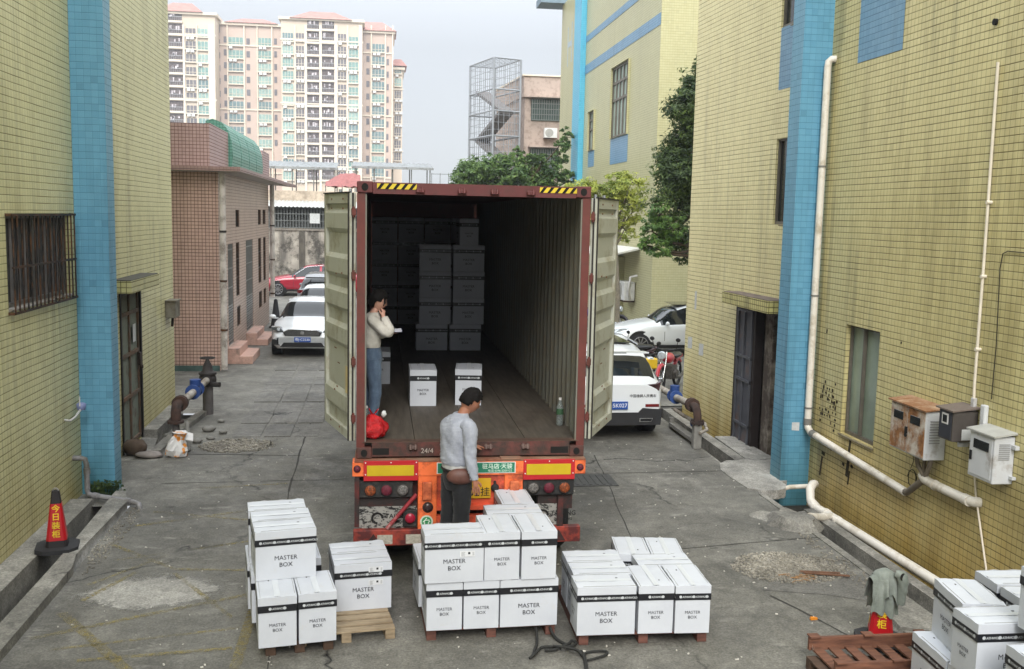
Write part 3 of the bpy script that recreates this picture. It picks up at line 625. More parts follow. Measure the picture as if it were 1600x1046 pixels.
# meter boxes
def meter(name, label, x, y0, y1, z0, z1, body, roofm, slope=.03):
    t = thing(name, (6.5, (y0 + y1) / 2, z0), label, 'meter box')
    MB().bev(x, 6.548, y0, y1, z0, z1, .008).build('housing', body, t)
    m_ = MB(); m_.add([(x - .03, y0 - .03, z1 - .005), (x - .03, y1 + .03, z1 - .005), (6.549, y1 + .03, z1 + slope), (6.549, y0 - .03, z1 + slope), (x - .03, y0 - .03, z1 + .012), (x - .03, y1 + .03, z1 + .012), (6.549, y1 + .03, z1 + slope + .02), (6.549, y0 - .03, z1 + slope + .02)],
        [(0,3,2,1),(4,5,6,7),(0,1,5,4),(1,2,6,5),(2,3,7,6),(3,0,4,7)]); m_.build('lid', roofm, t)
    return t
mt, nt, bs = newmat('rusted_white_steel'); p = wpos(nt)
f_ = ramp(nt, noise(nt, p, 3.2, 6, .7), [(.38, 0.0), (.56, 1.0)])
nt.links.new(mix(nt, f_, srgb(196,188,176), mix(nt, ramp(nt, noise(nt, p, 14, 5), [(.35, 0.0), (.65, 1.0)]), srgb(116,74,40), srgb(160,112,66))), bs.inputs['Base Color']); bs.inputs['Roughness'].default_value = .8
RUSTW = mt; WSTEEL = plain('white_steel', (204,206,208), .45, 0, .05, 4, (150,140,130), .15)
t = meter('meter_box', 'large white meter box with badly rusted double doors on the ochre wall', 6.29, 10.62, 11.42, 1.22, 1.80, WSTEEL, plain('tan_rusty_lid', (176,150,122), .8, 0, .15, 6, (136,94,60), .6, 5))
m_ = MB(); m_.box(6.282, 6.29, 11.03, 11.40, 1.24, 1.78); m_.build('door', RUSTW, t); m_ = MB(); m_.box(6.282, 6.29, 10.64, 11.01, 1.24, 1.78); m_.build('door', RUSTW, t)
for a in (11.11, 10.73): MB().bev(6.276, 6.282, a, a + .22, 1.60, 1.70, .003).build('window', GLASSD, t)
m_ = MB(); m_.box(6.265, 6.282, 11.0, 11.04, 1.46, 1.54); m_.cyl((6.265, 11.02, 1.44), (6.275, 11.02, 1.44), .025); m_.build('lock', plain('black', (16,15,14)), t)
m_ = MB()
for i in range(9): m_.box(6.34, 6.47, 10.612, 10.62, 1.42 + i * .032, 1.432 + i * .032)
m_.build('louvre', plain('louvre_grey', (150,150,150), .6), t)
m_ = MB(); m_.tube([(6.40, 10.98, 1.22), (6.42, 10.95, 1.08), (6.45, 10.86, .98)], .028, 8); m_.tube([(6.42, 10.68, 1.22), (6.43, 10.74, 1.1), (6.46, 10.84, .98)], .028, 8); m_.tube([(6.44, 10.85, 1.22), (6.45, 10.87, 1.0)], .022, 8); m_.build('conduit', plain('dirty_grey_pvc', (120,110,96)), t)
t = meter('meter_box', 'small dark grey meter box between the rusty box and the white box', 6.25, 10.02, 10.30, 1.58, 1.92, plain('dark_grey_steel', (84,78,74), .5, .2, .15), plain('grey_brown_steel', (112,100,92), .6))
MB().bev(6.242, 6.25, 10.04, 10.28, 1.60, 1.92, .003).build('door', plain('blue_black_steel', (52,54,62), .5), t)
m_ = MB(); m_.box(6.236, 6.242, 10.10, 10.22, 1.76, 1.88); m_.build('window', plain('white_plastic', (214,212,210)), t); MB().box(6.233, 6.236, 10.12, 10.20, 1.78, 1.86).build('pane', GLASSD, t)
MB().box(6.36, 6.50, 10.014, 10.02, 1.60, 1.72).build('notice', plain('paper', (196,198,196)), t)
m_ = MB(); m_.bev(6.50, 6.545, 10.06, 10.12, 1.55, 2.06, .006); m_.obox((6.45, 10.12, 1.53), (.12, .03, .05)); m_.build('trunking', WSTEEL, t)
t = meter('meter_box', 'clean white louvred meter box at the right edge of the ochre wall', 6.32, 9.36, 9.80, 1.28, 1.78, WSTEEL, plain('pale_grey_steel', (176,176,170), .5))
MB().bev(6.312, 6.32, 9.39, 9.77, 1.31, 1.77, .004).build('door', WSTEEL, t)
MB().bev(6.306, 6.312, 9.44, 9.71, 1.60, 1.70, .003).build('window', GLASSD, t)
MB().box(6.300, 6.312, 9.73, 9.76, 1.46, 1.56).build('handle', plain('black', (16,15,14)), t)
m_ = MB()
for i in range(9): m_.box(6.37, 6.49, 9.352, 9.36, 1.54 + i * .02, 1.547 + i * .02)
m_.build('louvre', plain('louvre_grey', (150,150,150)), t)
m_ = MB(); m_.bev(6.49, 6.545, 9.84, 9.92, 1.72, 2.02, .008); m_.box(6.50, 6.545, 9.28, 9.36, 1.66, 1.70); m_.box(6.50, 6.545, 9.30, 9.36, 1.34, 1.37); m_.build('trunking', WSTEEL, t)
m_ = MB()
for k in range(3): m_.tube([(6.53, 11.25 + .11 * math.cos(a * .7 + k) * (1 - .1 * k), .84 + .11 * math.sin(a * .7 + k)) for a in range(9)], .004, 5)
m_.tube([(6.53, 11.30, 1.22), (6.53, 11.24, 1.06), (6.53, 11.3, .95)], .004, 5)
tag(m_.build('wire_coil', plain('black_cable', (58,54,34))), 'loose coil of thin wire hanging under the rusty meter box', 'wire')
# ================================================================== PINK TILED UTILITY BUILDING
pb = thing('utility_building', (-3.85, 30, 0), 'low pink tiled building with a wide flat canopy and a green curved parapet', 'building')
m_ = MB()
hol = []
def hy(ya, yb, za, zb): hol.append((36.2 - yb, 36.2 - ya, za, zb, .10))
for a in ((25.62, 25.80, 3.47, 3.94), (28.0, 28.75, 3.48, 3.95), (33.1, 33.95, 3.49, 3.97), (34.4, 35.3, 3.49, 3.97), (25.62, 25.80, 1.6, 3.05), (28.0, 28.7, 1.59, 3.06), (33.1, 33.95, 1.59, 3.05), (34.5, 35.3, 1.58, 3.05), (28.1, 28.8, .74, 1.30), (33.2, 34.1, .76, 1.31), (34.5, 35.3, .78, 1.31), (26.5, 27.5, .40, 3.06), (30.05, 31.7, .36, 3.07)): hy(*a)
holed(m_, (-3.85, 36.2), (-3.85, 25.05), -.1, 4.84, hol, inward=-1); m_.build('wall', PINK_A, pb)
m_ = MB(); m_.quad((-14, 25.05, -.1), (-3.85, 25.05, -.1), (-3.85, 25.05, 4.84), (-14, 25.05, 4.84)); m_.build('wall', PINK, pb); m_ = MB(); m_.quad((-3.85, 36.2, -.1), (-14, 36.2, -.1), (-14, 36.2, 4.84), (-3.85, 36.2, 4.84)); m_.build('wall', PINK, pb)
MB().quad((-14, 25.04, -.02), (-3.86, 25.04, -.02), (-3.86, 25.04, .14), (-14, 25.04, .14)).build('skirting', plain('mossy_skirting', (70,92,88), .9, 0, .3), pb)
for ya, yb, za, zb, _ in hol:
    w_ = MB().quad((-3.95, 36.2 - yb, za), (-3.95, 36.2 - ya, za), (-3.95, 36.2 - ya, zb), (-3.95, 36.2 - yb, zb)).build('window' if zb - za < 2 else 'door', plain('grey_shadow_glass', (74,70,66), .3, 0, .3) if zb - za < 2 else plain('steel_gate_back', (98,92,88), .6, 0, .3, 3), pb)
    m_ = MB(); a, b = 36.2 - yb, 36.2 - ya
    n_ = max(2, int((b - a) / .14))
    for i in range(n_ + 1): m_.cyl((-3.88, a + (b - a) * i / n_, za), (-3.88, a + (b - a) * i / n_, zb), .012, n=5)
    for i in range(int((zb - za) / .5) + 1): m_.box(-3.89, -3.875, a, b, za + i * .5, za + i * .5 + .03)
    if zb - za > 2:
        for i in range(14): m_.box(-3.9, -3.87, a, b, za + .1 + i * .07, za + .14 + i * .07)
    m_.build('bars' if zb - za < 2 else 'gate', plain('gate_steel', (142,142,140), .4, .5, .1) if zb - za > 2 else DKFRAME, w_)
m_ = MB(); m_.box(-14, -3.27, 24.62, 36.9, 4.86, 4.965); m_.prism([(-3.85, 36.9), (-3.27, 36.9), (-3.2, 40.2), (-3.5, 38.6)], (0, 0, 4.86), (1, 0, 0), (0, 1, 0), (0, 0, .105)); m_.build('canopy', tiles('canopy_pink', (158,130,124), (150,122,118), (74,54,46), mortar=.012), pb)
MB().box(-13.9, -3.30, 24.66, 36.86, 4.845, 4.86).build('canopy_soffit', plain('soffit', (168,160,152), .9, 0, .1), pb)
m_ = MB(); m_.box(-14, -4.02, 24.95, 25.1, 4.965, 5.98); m_.box(-4.14, -4.02, 25.1, 28.6, 4.965, 6.0); m_.box(-4.14, -4.02, 36.0, 38.2, 4.965, 6.02); m_.box(-14, -4.14, 25.1, 36, 4.967, 5.0); m_.build('parapet', MAUVE, pb)
m_ = MB()
prof = [(-4.0, 4.965), (-3.93, 5.08), (-3.90, 5.4), (-3.93, 5.78), (-4.03, 6.08), (-4.18, 6.27), (-4.42, 6.36), (-4.6, 6.3), (-4.6, 4.965)]
for i in range(4):
    y = 28.0 + i * 1.8; m_.prism([(p[0], p[1]) for p in prof], (0, y, 0), (1, 0, 0), (0, 0, 1), (0, 1.70, 0))
    m_.prism([(p[0] - .05, p[1] - .03) for p in prof], (0, y + 1.70, 0), (1, 0, 0), (0, 0, 1), (0, .15, 0))
m_.build('curved_parapet', TEAL, pb)
for y, z0, rr in ((25.0, .05, .075), (36.35, .9, .08)):
    m_ = MB(); m_.cyl((-3.74, y, z0), (-3.74, y, 4.84), rr)
    pp = m_.build('downpipe', plain('old_white_pipe', (196,188,180), .5, 0, .1, 4, (120,110,100), .3), pb)
    m_ = MB()
    for z in (1.0, 2.2, 3.4): m_.cyl((-3.74, y, z), (-3.74, y, z + .05), rr + .012)
    m_.build('bracket', DKFRAME, pp)
def steps(y0, y1, h, label):
    s_ = thing('doorstep', (-3.6, (y0 + y1) / 2, 0), label, 'steps')
    mat_ = plain('pink_step_tile', (196,158,142), .6, 0, .12, 3, (130,110,100), .3)
    MB().bev(-3.85, -3.55, y0, y1, 0, h, .008).build('step', mat_, s_); MB().bev(-3.55, -3.22, y0, y1, 0, h * .5, .008).build('step', mat_, s_)
steps(26.2, 27.9, .40, 'pink tiled doorstep nearest the camera beside the pink building')
steps(29.9, 31.9, .36, 'farther pink tiled doorstep beside the pink building')
ct = thing('folded_cone', (-3.45, 34.5, 0), 'black slumped rubber cone against the far downpipe of the pink building', 'cone')
m_ = MB(); m_.revolve((-3.45, 34.5, 0), [(.24, 0), (.24, .04), (.17, .08), (.06, .95), (.03, .98)], 10); m_.build('body', plain('black_rubber', (30,30,32), .8), ct)

# ================================================================== STONE WALL, BARRED HOUSE, ROOF SHEDS
mt, nt, bs = newmat('rubble_wall'); p = wpos(nt)
vo = N(nt, 'ShaderNodeTexVoronoi'); vo.inputs['Scale'].default_value = 2.2; nt.links.new(p, vo.inputs['Vector'])
c = mix(nt, ramp(nt, noise(nt, p, 1.5, 7, .75), [(.44, 0.0), (.54, 1.0)]), srgb(92,88,80), srgb(172,166,154))
c = mix(nt, .5, c, mix(nt, 1.0, c, ramp(nt, vo.outputs['Distance'], [(.1, 1.15), (.5, .55)]), 'MULTIPLY'))
c = mix(nt, ramp(nt, noise(nt, wpos(nt, (1.3, 1, .15)), 1.2, 4), [(.5, 0.0), (.62, .7)]), c, srgb(60,58,54))
nt.links.new(c, bs.inputs['Base Color']); bs.inputs['Roughness'].default_value = .95; bump(nt, bs, noise(nt, p, 4, 6, .7), .8, .05)
sw = thing('boundary_wall', (-4, 50.6, 0), 'stained rubble boundary wall with peeling plaster behind the parked cars', 'wall')
m_ = MB(); m_.box(-22, 8.8, 50.5, 50.9, 0, 3.0); m_.build('wall', mt, sw)
m_ = MB()
for x in (-9.5, -7.2, -3.9, -1.2, 1.6, 4.4): m_.box(x, x + .28, 50.38, 50.5, 0, 2.98)
m_.build('buttress', plain('wet_stone', (84,80,72), .95, 0, .35, 3), sw)
m_ = MB(); m_.box(-22, 8.8, 50.44, 50.95, 3.0, 3.07); m_.build('coping', plain('coping', (120,114,104), .95, 0, .3), sw)
bh = thing('barred_house', (-4, 52.5, 0), 'low house with a long barred window and corrugated awning above the rubble wall', 'building')
m_ = MB(); m_.box(-22, 3.0, 53.2, 75, 0, 5.0); m_.build('wall', plain('beige_render', (196,180,160), .9, 0, .1, 1.0, (150,136,120), .4), bh)
w_ = MB().box(-21, 2.8, 53.14, 53.19, 3.1, 4.15).build('window', plain('dark_interior', (66,68,66), .5, 0, .5, 1.2), bh)
m_ = MB()
for i in range(160): m_.box(-21 + i * .15, -20.97 + i * .15, 52.3, 52.33, 3.05, 4.12)
for z in (3.1, 3.45, 3.8, 4.1): m_.box(-21, 2.9, 52.29, 52.34, z, z + .03)
m_.build('window_bars', plain('grey_bars', (120,124,122), .5, .3), w_)
m_ = MB()
for i in range(120):
    x = -21 + i * .2; m_.add([(x, 52.0, 4.14), (x + .1, 52.0, 4.19), (x + .2, 52.0, 4.14), (x + .2, 53.3, 4.5), (x + .1, 53.3, 4.55), (x, 53.3, 4.5)], [(0, 1, 4, 5), (1, 2, 3, 4)])
m_.build('awning', plain('pale_corrugated', (184,186,182), .5, .2, .1, 2), bh)
MB().quad((-3.5, 52.26, 3.35), (-3.0, 52.26, 3.35), (-3.0, 52.26, 3.85), (-3.5, 52.26, 3.85)).build('hung_cloth', plain('paper', (196,198,196)), w_)
def shed(x0, x1, y0, y1, z, label, gable=False):
    s_ = thing('roof_shed', ((x0 + x1) / 2, y0, 5.0), label, 'roof shed')
    m_ = MB(); n_ = int((x1 - x0) / .3)
    for i in range(n_):
        a = x0 + i * .3; m_.add([(a, y0, z), (a + .15, y0, z + .05), (a + .3, y0, z), (a + .3, y1, z + .45), (a + .15, y1, z + .5), (a, y1, z + .45)], [(0, 1, 4, 5), (1, 2, 3, 4)])
    m_.box(x0, x1, y0 - .02, y0, z - .1, z + .04)
    m_.build('roof', plain('grey_sheet', (142,146,146), .5, .3, .15, 1.5, (90,88,84), .3), s_)
    m_ = MB()
    for i in range(5):
        x = x0 + .2 + (x1 - x0 - .4) * i / 4; m_.cyl((x, y0 + .2, 5.0), (x, y0 + .2, z), .035, n=6); m_.cyl((x, y1 - .1, 5.0), (x, y1 - .1, z + .45), .035, n=6)
    m_.build('post', plain('grey_bars', (120,124,122)), s_)
shed(-7.5, -2.3, 58.5, 61.5, 6.42, 'long grey sheet roof on thin posts left of the container')
shed(-1.6, 3.2, 60, 64, 6.62, 'grey sheet roof shed showing just above the container')
rt = thing('red_tarpaulin', (-2, 57, 5.0), 'faded red sheet roof sagging behind the open container door', 'tarpaulin')
m_ = MB(); random.seed(3); g_ = []
for j in range(5):
    for i in range(13):
        q = i / 12; g_.append((-2.95 + 1.9 * q, 56 + j * .8, 5.35 + (.75 if j == 2 else .42 if j in (1, 3) else 0) * (.35 + .65 * min(1, q * 2.2)) + random.uniform(-.05, .05)))
m_.add(g_, [(j * 13 + i, j * 13 + i + 1, (j + 1) * 13 + i + 1, (j + 1) * 13 + i) for j in range(4) for i in range(12)]); m_.build('sheet', plain('faded_red', (150,92,88), .7, 0, .2), rt)
m_ = MB()
for x in (-2.9, -2.0, -1.1): m_.cyl((x, 56.1, 4.95), (x, 56.1, 5.4), .03, n=5)
m_.build('post', plain('grey_bars', (120,124,122)), rt)
m_ = MB()
for i in range(8): m_.cyl((3.4 + i * .55, 66, 5), (3.4 + i * .55, 66, 6.6), .02, n=5)
for z in (5.7, 6.55): m_.cyl((3.4, 66, z), (7.4, 66, z), .02, n=5)
tag(m_.build('roof_railing', plain('grey_bars', (120,124,122))), 'thin metal railing on the low roof left of the green trees', 'railing')

# ================================================================== APARTMENT TOWER
def TX(px, y=230): return (-45.6 + (px - 260) * .1378) * y / 230
def TZ(v, px, y=230): return 3.95 + (43.25 - (v - 10) * .1385 + (px - 260) * .0056) * y / 230
CREAM = plain('cream_render', (218,202,182), .8, 0, .05, .15); CREAM2 = plain('pinkish_render', (204,184,170), .8, 0, .06, .2)
TRIM = plain('pale_trim', (230,218,198), .7, 0, .03); ROOFR = plain('red_roof_tile', (176,128,118), .8, 0, .15, .8)
tw = thing('apartment_tower', (TX(440), 230, 0), 'tall cream and pink apartment tower with green windows and stacked balconies', 'building')
blocks = {'A': (246, 333, 10, 228), 'B': (330, 440, 27, 234), 'C': (435, 563, 19, 226), 'D': (562, 612, 38, 232), 'E': (610, 628, 95, 238)}
for k_, (a, b, v, y) in blocks.items():
    m_ = MB(); zt = TZ(v + 8, (a + b) / 2, y); m_.box(TX(a, y), TX(b, y), y, y + 16, 0, zt)
    m_.build('wall', CREAM if k_ in 'ACE' else CREAM2, tw)
m_ = MB()
for k_, (a, b, v, y) in blocks.items():
    for i in range(1, 12, 5):
        z = TZ(v + 24 + 19.8 * i, (a + b) / 2, y); m_.box(TX(a, y) - .2, TX(b, y) + .2, y - .25, y + .1, z, z + .3)
    z = TZ(v + 10, (a + b) / 2, y); m_.box(TX(a, y) - .5, TX(b, y) + .5, y - .6, y + 16.5, z - .3, z + .25)
for a, b, y in ((259, 261, 228), (284, 287, 228), (305, 306.5, 228), (323, 333, 228), (351.5, 353, 234), (377, 379, 234), (397.5, 399, 234), (420, 422, 234), (456, 458, 226), (472, 475.5, 226), (495, 499, 226), (519, 524, 226), (538.5, 541, 226), (557.5, 563, 226), (576.5, 578.5, 232), (599, 601, 232), (610.5, 612.5, 232)):
    m_.box(TX(a, y), TX(b, y), y - .45, y, 0, TZ(38, a, y))
m_.build('trim', TRIM, tw)
m_ = MB()
def hip(a, b, v0, v1, y, dy=10):
    x0, x1 = TX(a, y) - .8, TX(b, y) + .8; z0, z1 = TZ(v1, a, y), TZ(v0, a, y); xm = (x1 - x0) * .3
    m_.add([(x0, y - 1, z0), (x1, y - 1, z0), (x1, y + dy, z0), (x0, y + dy, z0), (x0 + xm, y + dy * .4, z1), (x1 - xm, y + dy * .4, z1)], [(0, 1, 5, 4), (1, 2, 5), (2, 3, 4, 5), (3, 0, 4), (0, 3, 2, 1)])
hip(248, 310, -2, 17, 228); hip(455, 541, 10, 27, 226); hip(548, 612, 26, 45, 232); hip(612, 629, 86, 101, 238); hip(354, 425, 22, 34, 234)
m_.build('roof', ROOFR, tw)
random.seed(4)
teals = [glass('teal_glass_a', (128,168,162), .3), glass('teal_glass_b', (158,190,182), .3), glass('teal_glass_c', (112,142,146), .3)]
dwm = [glass('grey_glass_a', (116,112,116), .3), glass('grey_glass_b', (160,154,156), .3)]
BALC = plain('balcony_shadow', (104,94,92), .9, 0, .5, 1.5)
def proto(name, w, h, mat, y):
    o = MB().box(-w / 2, w / 2, 0, .12, -h / 2, h / 2).build(name, mat); return o
frames = MB(); rest = MB(); rails = MB(); acs = MB(); laundry = MB(); npart = 0
cols = [  # px0, px1, first row v, rows, kind, wall y
 (261.5, 283.5, 24, 10, 'b', 228), (288, 304, 49, 9, 'g', 228), (306.5, 322.5, 50, 9, 't', 228),
 (337, 341, 45, 9, 's', 234), (346, 351, 60, 9, 's', 234), (353.5, 376.5, 63, 9, 't', 234), (381, 387, 63, 9, 's', 234), (399.5, 420, 64, 9, 't', 234), (424, 429, 63, 9, 's', 234),
 (437, 454.5, 56, 12, 't', 226), (458, 471.5, 56, 12, 'g', 226), (475.8, 495, 36, 13, 'b', 226), (499, 518.8, 36, 13, 'b', 226), (524, 538, 57, 12, 'g', 226), (541.5, 557, 62, 12, 't', 226),
 (569.5, 575, 70, 11, 's', 232), (578.8, 599, 73, 11, 't', 232), (602, 606, 75, 11, 's', 232), (615, 626, 107, 8, 't', 238)]
for a, b, v0, n_, kd, y in cols:
    x0, x1 = TX(a, y), TX(b, y); w = x1 - x0; pro = {}
    for i in range(n_):
        zc = TZ(v0 + 19.75 * i, (a + b) / 2, y); h = {'t': 1.75, 'g': 1.6, 's': 1.3, 'b': 2.15}[kd]
        if kd in 'tb' and npart < 100:
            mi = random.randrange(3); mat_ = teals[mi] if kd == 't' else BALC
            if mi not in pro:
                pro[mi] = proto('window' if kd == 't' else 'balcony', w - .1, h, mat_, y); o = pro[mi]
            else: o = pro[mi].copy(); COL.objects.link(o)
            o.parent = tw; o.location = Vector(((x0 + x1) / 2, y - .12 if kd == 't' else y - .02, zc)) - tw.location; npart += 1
        else: rest.box(x0 + .05, x1 - .05, y - .1, y - .01, zc - h / 2, zc + h / 2)
        if kd in 'tg':
            q = y - .2
            for j in range(5 if w > 2.2 else 4):
                x = x0 + w * j / (4 if w > 2.2 else 3); frames.box(x - .04, x + .04, q, q + .08, zc - h / 2, zc + h / 2)
            frames.box(x0, x1, q, q + .08, zc - h * .2, zc - h * .2 + .08); frames.box(x0 - .1, x1 + .1, q - .3, q + .1, zc - h / 2 - .22, zc - h / 2)
            if random.random() < .75:
                for j in range(random.choice((1, 2, 2))): acs.box(x0 + .2 + j * .9, x0 + .9 + j * .9, y - .6, y - .1, zc - h / 2 - .75, zc - h / 2 - .28)
        if kd == 'b':
            frames.box(x0 - .1, x1 + .1, y - .55, y, zc - h / 2 - .42, zc - h / 2)
            for j in range(9): rails.box(x0 + w * j / 8 - .02, x0 + w * j / 8 + .02, y - .5, y - .46, zc - h / 2, zc - h / 2 + .85)
            rails.box(x0, x1, y - .52, y - .46, zc - h / 2 + .82, zc - h / 2 + .9)
            for j in range(random.randrange(2, 6)):
                xx = x0 + random.uniform(.2, w - .6); laundry.box(xx, xx + random.uniform(.15, .4), y - .3, y - .26, zc + random.uniform(-.4, .1), zc + random.uniform(.3, .8))
tag(rest.build('small_window', dwm[0], tw), kind='stuff'); tag(frames.build('window_frame', TRIM, tw), kind='stuff')
tag(rails.build('balcony_rail', plain('pale_rail', (176,178,180), .5), tw), kind='stuff'); tag(acs.build('air_conditioner', plain('white_ac', (226,226,222), .5), tw), kind='stuff')
tag(laundry.build('laundry', plain('washing', (206,198,200), .9, 0, .5, 1.5), tw), kind='stuff')

# ================================================================== BEIGE BUILDING WITH STAIR CAGE
be = thing('beige_building', (9, 62, 0), 'beige rendered building with a flat roof behind the green trees', 'building')
BEI = plain('beige_wall', (186,168,156), .9, 0, .06, .5, (150,132,120), .3)
m_ = MB(); m_.prism([(8.85, 62), (16, 62), (16, 72), (8.05, 70)], (0, 0, 0), (1, 0, 0), (0, 1, 0), (0, 0, 11.2)); m_.prism([(8.75, 61.8), (16, 61.8), (16, 72), (7.95, 70.1)], (0, 0, 11.2), (1, 0, 0), (0, 1, 0), (0, 0, 1.25)); m_.build('wall', BEI, be)
MB().prism([(8.68, 61.7), (16, 61.7), (16, 72), (7.9, 70.2)], (0, 0, 12.45), (1, 0, 0), (0, 1, 0), (0, 0, .1)).build('coping', TRIM, be)
def bwin(z0, z1):
    w_ = MB().box(9.25, 11.6, 61.93, 61.99, z0, z1).build('window', glass('dark_teal_glass', (78,96,92), .2), be)
    m_ = MB()
    for i in range(17): m_.box(9.25 + i * .147, 9.28 + i * .147, 61.5, 61.53, z0, z1)
    for i in range(5): m_.box(9.22, 11.62, 61.49, 61.54, z0 + (z1 - z0) * i / 4, z0 + (z1 - z0) * i / 4 + .03)
    m_.build('window_bars', plain('grey_bars', (120,124,122)), w_)
    MB().box(9.1, 11.7, 61.3, 61.98, z1 + .05, z1 + .12).build('awning', BEI, w_)
bwin(9.8, 11.1); bwin(6.6, 8.1)
def acu(x, y, z, w, d, h, face, label):
    a = thing('air_conditioner', (x, y, z), label, 'air conditioner')
    MB().bev(x - w / 2, x + w / 2, y - d / 2, y + d / 2, z, z + h, .02).build('casing', plain('white_ac', (226,226,222)), a)
    m_ = MB()
    if face == 'y': m_.cyl((x - w * .12, y - d / 2 - .012, z + h / 2), (x - w * .12, y - d / 2 + .001, z + h / 2), h * .42, n=18)
    else: m_.cyl((x - w / 2 - .012, y + d * .1, z + h / 2), (x - w / 2 + .001, y + d * .1, z + h / 2), h * .40, n=18)
    m_.build('fan_grille', plain('grey_grille', (168,166,160), .6), a)
    m_ = MB(); m_.box(x - w / 2, x + w / 2, y - d / 2, y + d / 2, z - .05, z - .002); m_.build('bracket', DKFRAME, a)
acu(10.45, 61.75, 8.75, .8, .4, .6, 'y', 'white air conditioner on the beige wall under its barred window')
cg = thing('stair_cage', (6.7, 60, 0), 'open steel bar cage around an outside staircase on the beige building', 'cage')
cn_ = [Vector((6.69, 60, 0)), Vector((5.63, 63.9, 0)), Vector((7.26, 64.4, 0)), Vector((8.37, 60.6, 0))]
CAGE = plain('galvanised', (158,162,166), .4, .4, .1)
m_ = MB()
for c_ in cn_: m_.cyl(c_, c_ + Vector((0, 0, 13.2)), .07, n=6)
for z in (5.4, 7.0, 8.68, 10.14, 11.4, 13.2):
    for i in range(4): m_.cyl(cn_[i] + Vector((0, 0, z)), cn_[(i + 1) % 4] + Vector((0, 0, z)), .05, n=5)
m_.build('frame', CAGE, cg)
m_ = MB()
for i in (0, 1, 2, 3):
    a, b = cn_[i], cn_[(i + 1) % 4]; n_ = int((b - a).length / .32)
    for j in range(1, n_):
        p_ = a.lerp(b, j / n_); m_.cyl(p_ + Vector((0, 0, 5.4)), p_ + Vector((0, 0, 13.2)), .018, n=4, caps=False)
    for j in range(18): z = 5.6 + j * .43; m_.cyl(a + Vector((0, 0, z)), b + Vector((0, 0, z)), .014, n=4, caps=False)
for j in range(1, 8): m_.cyl(cn_[0].lerp(cn_[3], j / 8) + Vector((0, 0, 13.2)), cn_[1].lerp(cn_[2], j / 8) + Vector((0, 0, 13.2)), .02, n=4)
m_.build('bars', CAGE, cg)
m_ = MB()
for i in range(3):
    z = 7.0 + i * 1.5; a, b = cn_[0].lerp(cn_[3], .25), cn_[1].lerp(cn_[2], .25)
    if i % 2: a, b = b, a
    m_.prism([(0, z), ((b - a).length, z + 1.5), ((b - a).length, z + 1.7), (0, z + .2)], a, (b - a).normalized(), (0, 0, 1), (cn_[3] - cn_[0]) * .5)
m_.build('stair', plain('stair_grey', (126,122,120), .9, 0, .2), cg)

# ================================================================== YELLOW BUILDING BEHIND, RIGHT
yb = thing('tiled_building', (9.2, 42, 0), 'bright yellow tiled building with blue bands and a blue pillar behind the right trees', 'building')
m_ = MB(); holed(m_, (9.2, 51.6), (9.2, 33.0), -.2, 14.6, [(51.6 - 39.8, 51.6 - 37.0, 7.08, 9.83, .08), (51.6 - 44.1, 51.6 - 42.9, 6.85, 8.55, .08), (51.6 - 38.4, 51.6 - 36.9, .3, 2.5, .5)], inward=-1)
m_.quad((9.2, 33, -.2), (22, 33, -.2), (22, 33, 14.6), (9.2, 33, 14.6)); m_.quad((9.2, 51.6, -.2), (22, 51.6, -.2), (22, 51.6, 14.6), (9.2, 51.6, 14.6)); m_.quad((9.2, 33, 14.6), (22, 33, 14.6), (22, 51.6, 14.6), (9.2, 51.6, 14.6)); m_.build('wall', YEL_B, yb)
MB().box(8.95, 9.198, 45.3, 46.9, -.1, 14.6).build('pillar', BLUE_B, yb)
m_ = MB(); m_.box(9.185, 9.197, 33.02, 45.3, 10.33, 10.72); m_.box(9.185, 9.197, 33.02, 45.3, 11.72, 12.0); m_.build('blue_band', BLUE_P, yb)
m_ = MB(); m_.box(9.185, 9.197, 37.0, 39.8, 6.06, 7.07); m_.box(9.185, 9.197, 42.9, 44.1, 6.15, 6.84); m_.build('blue_panel', BLUE_P, yb)
m_ = MB(); m_.box(9.19, 9.197, 49.7, 49.85, 11.3, 13.2); m_.box(9.19, 9.197, 48.7, 48.85, 11.4, 13.3); m_.box(9.19, 9.197, 48.85, 49.7, 12.2, 12.45); m_.build('emblem', plain('grey_blue_inlay', (176,190,196), .6), yb)
m_ = MB(); m_.box(8.0, 22.5, 51.0, 52.6, 14.6, 14.95); m_.build('eave', plain('eave_blue_grey', (120,138,150), .8), yb)
for ya, yb_, za, zb in ((37.0, 39.8, 7.08, 9.83), (42.9, 44.1, 6.85, 8.55)):
    w_ = MB().box(9.27, 9.29, ya, yb_, za, zb).build('window', glass('curtained_glass', (168,186,172), .3), yb)
    m_ = MB(); zm = za + (zb - za) * .52
    for i in range(6 if yb_ - ya > 2 else 3):
        y = ya + (yb_ - ya) * i / (5 if yb_ - ya > 2 else 2); m_.box(9.22, 9.268, y - .05, y + .05, za, zb)
    for z in (za, zm, zm + (zb - zm) * .5, zb - .08): m_.box(9.215, 9.268, ya, yb_, z, z + .09)
    m_.build('frame', BROWNAL, w_)
dr = MB().box(9.65, 9.7, 36.9, 38.4, .3, 2.5).build('door', plain('dark_interior2', (40,40,40), .8), yb)
MB().prism([(7.9, 2.55), (9.19, 2.85), (9.19, 2.91), (7.9, 2.61)], (0, 34.6, 0), (1, 0, 0), (0, 0, 1), (0, 6.0, 0)).build('awning', plain('pale_awning', (206,206,198), .6), yb)
acu(8.98, 35.6, .98, .4, 1.0, .68, 'x', 'white air conditioner on the yellow wall above the row of scooters')
acu(8.95, 38.4, 2.98, .4, .9, .62, 'x', 'white air conditioner above the pale awning on the yellow wall')
sc = MB(); sc.tube([(9.19, 34.9, 1.9), (8.95, 34.9, 1.85), (8.9, 34.95, 1.3), (9.0, 35.1, 1.05)], .05, 7)
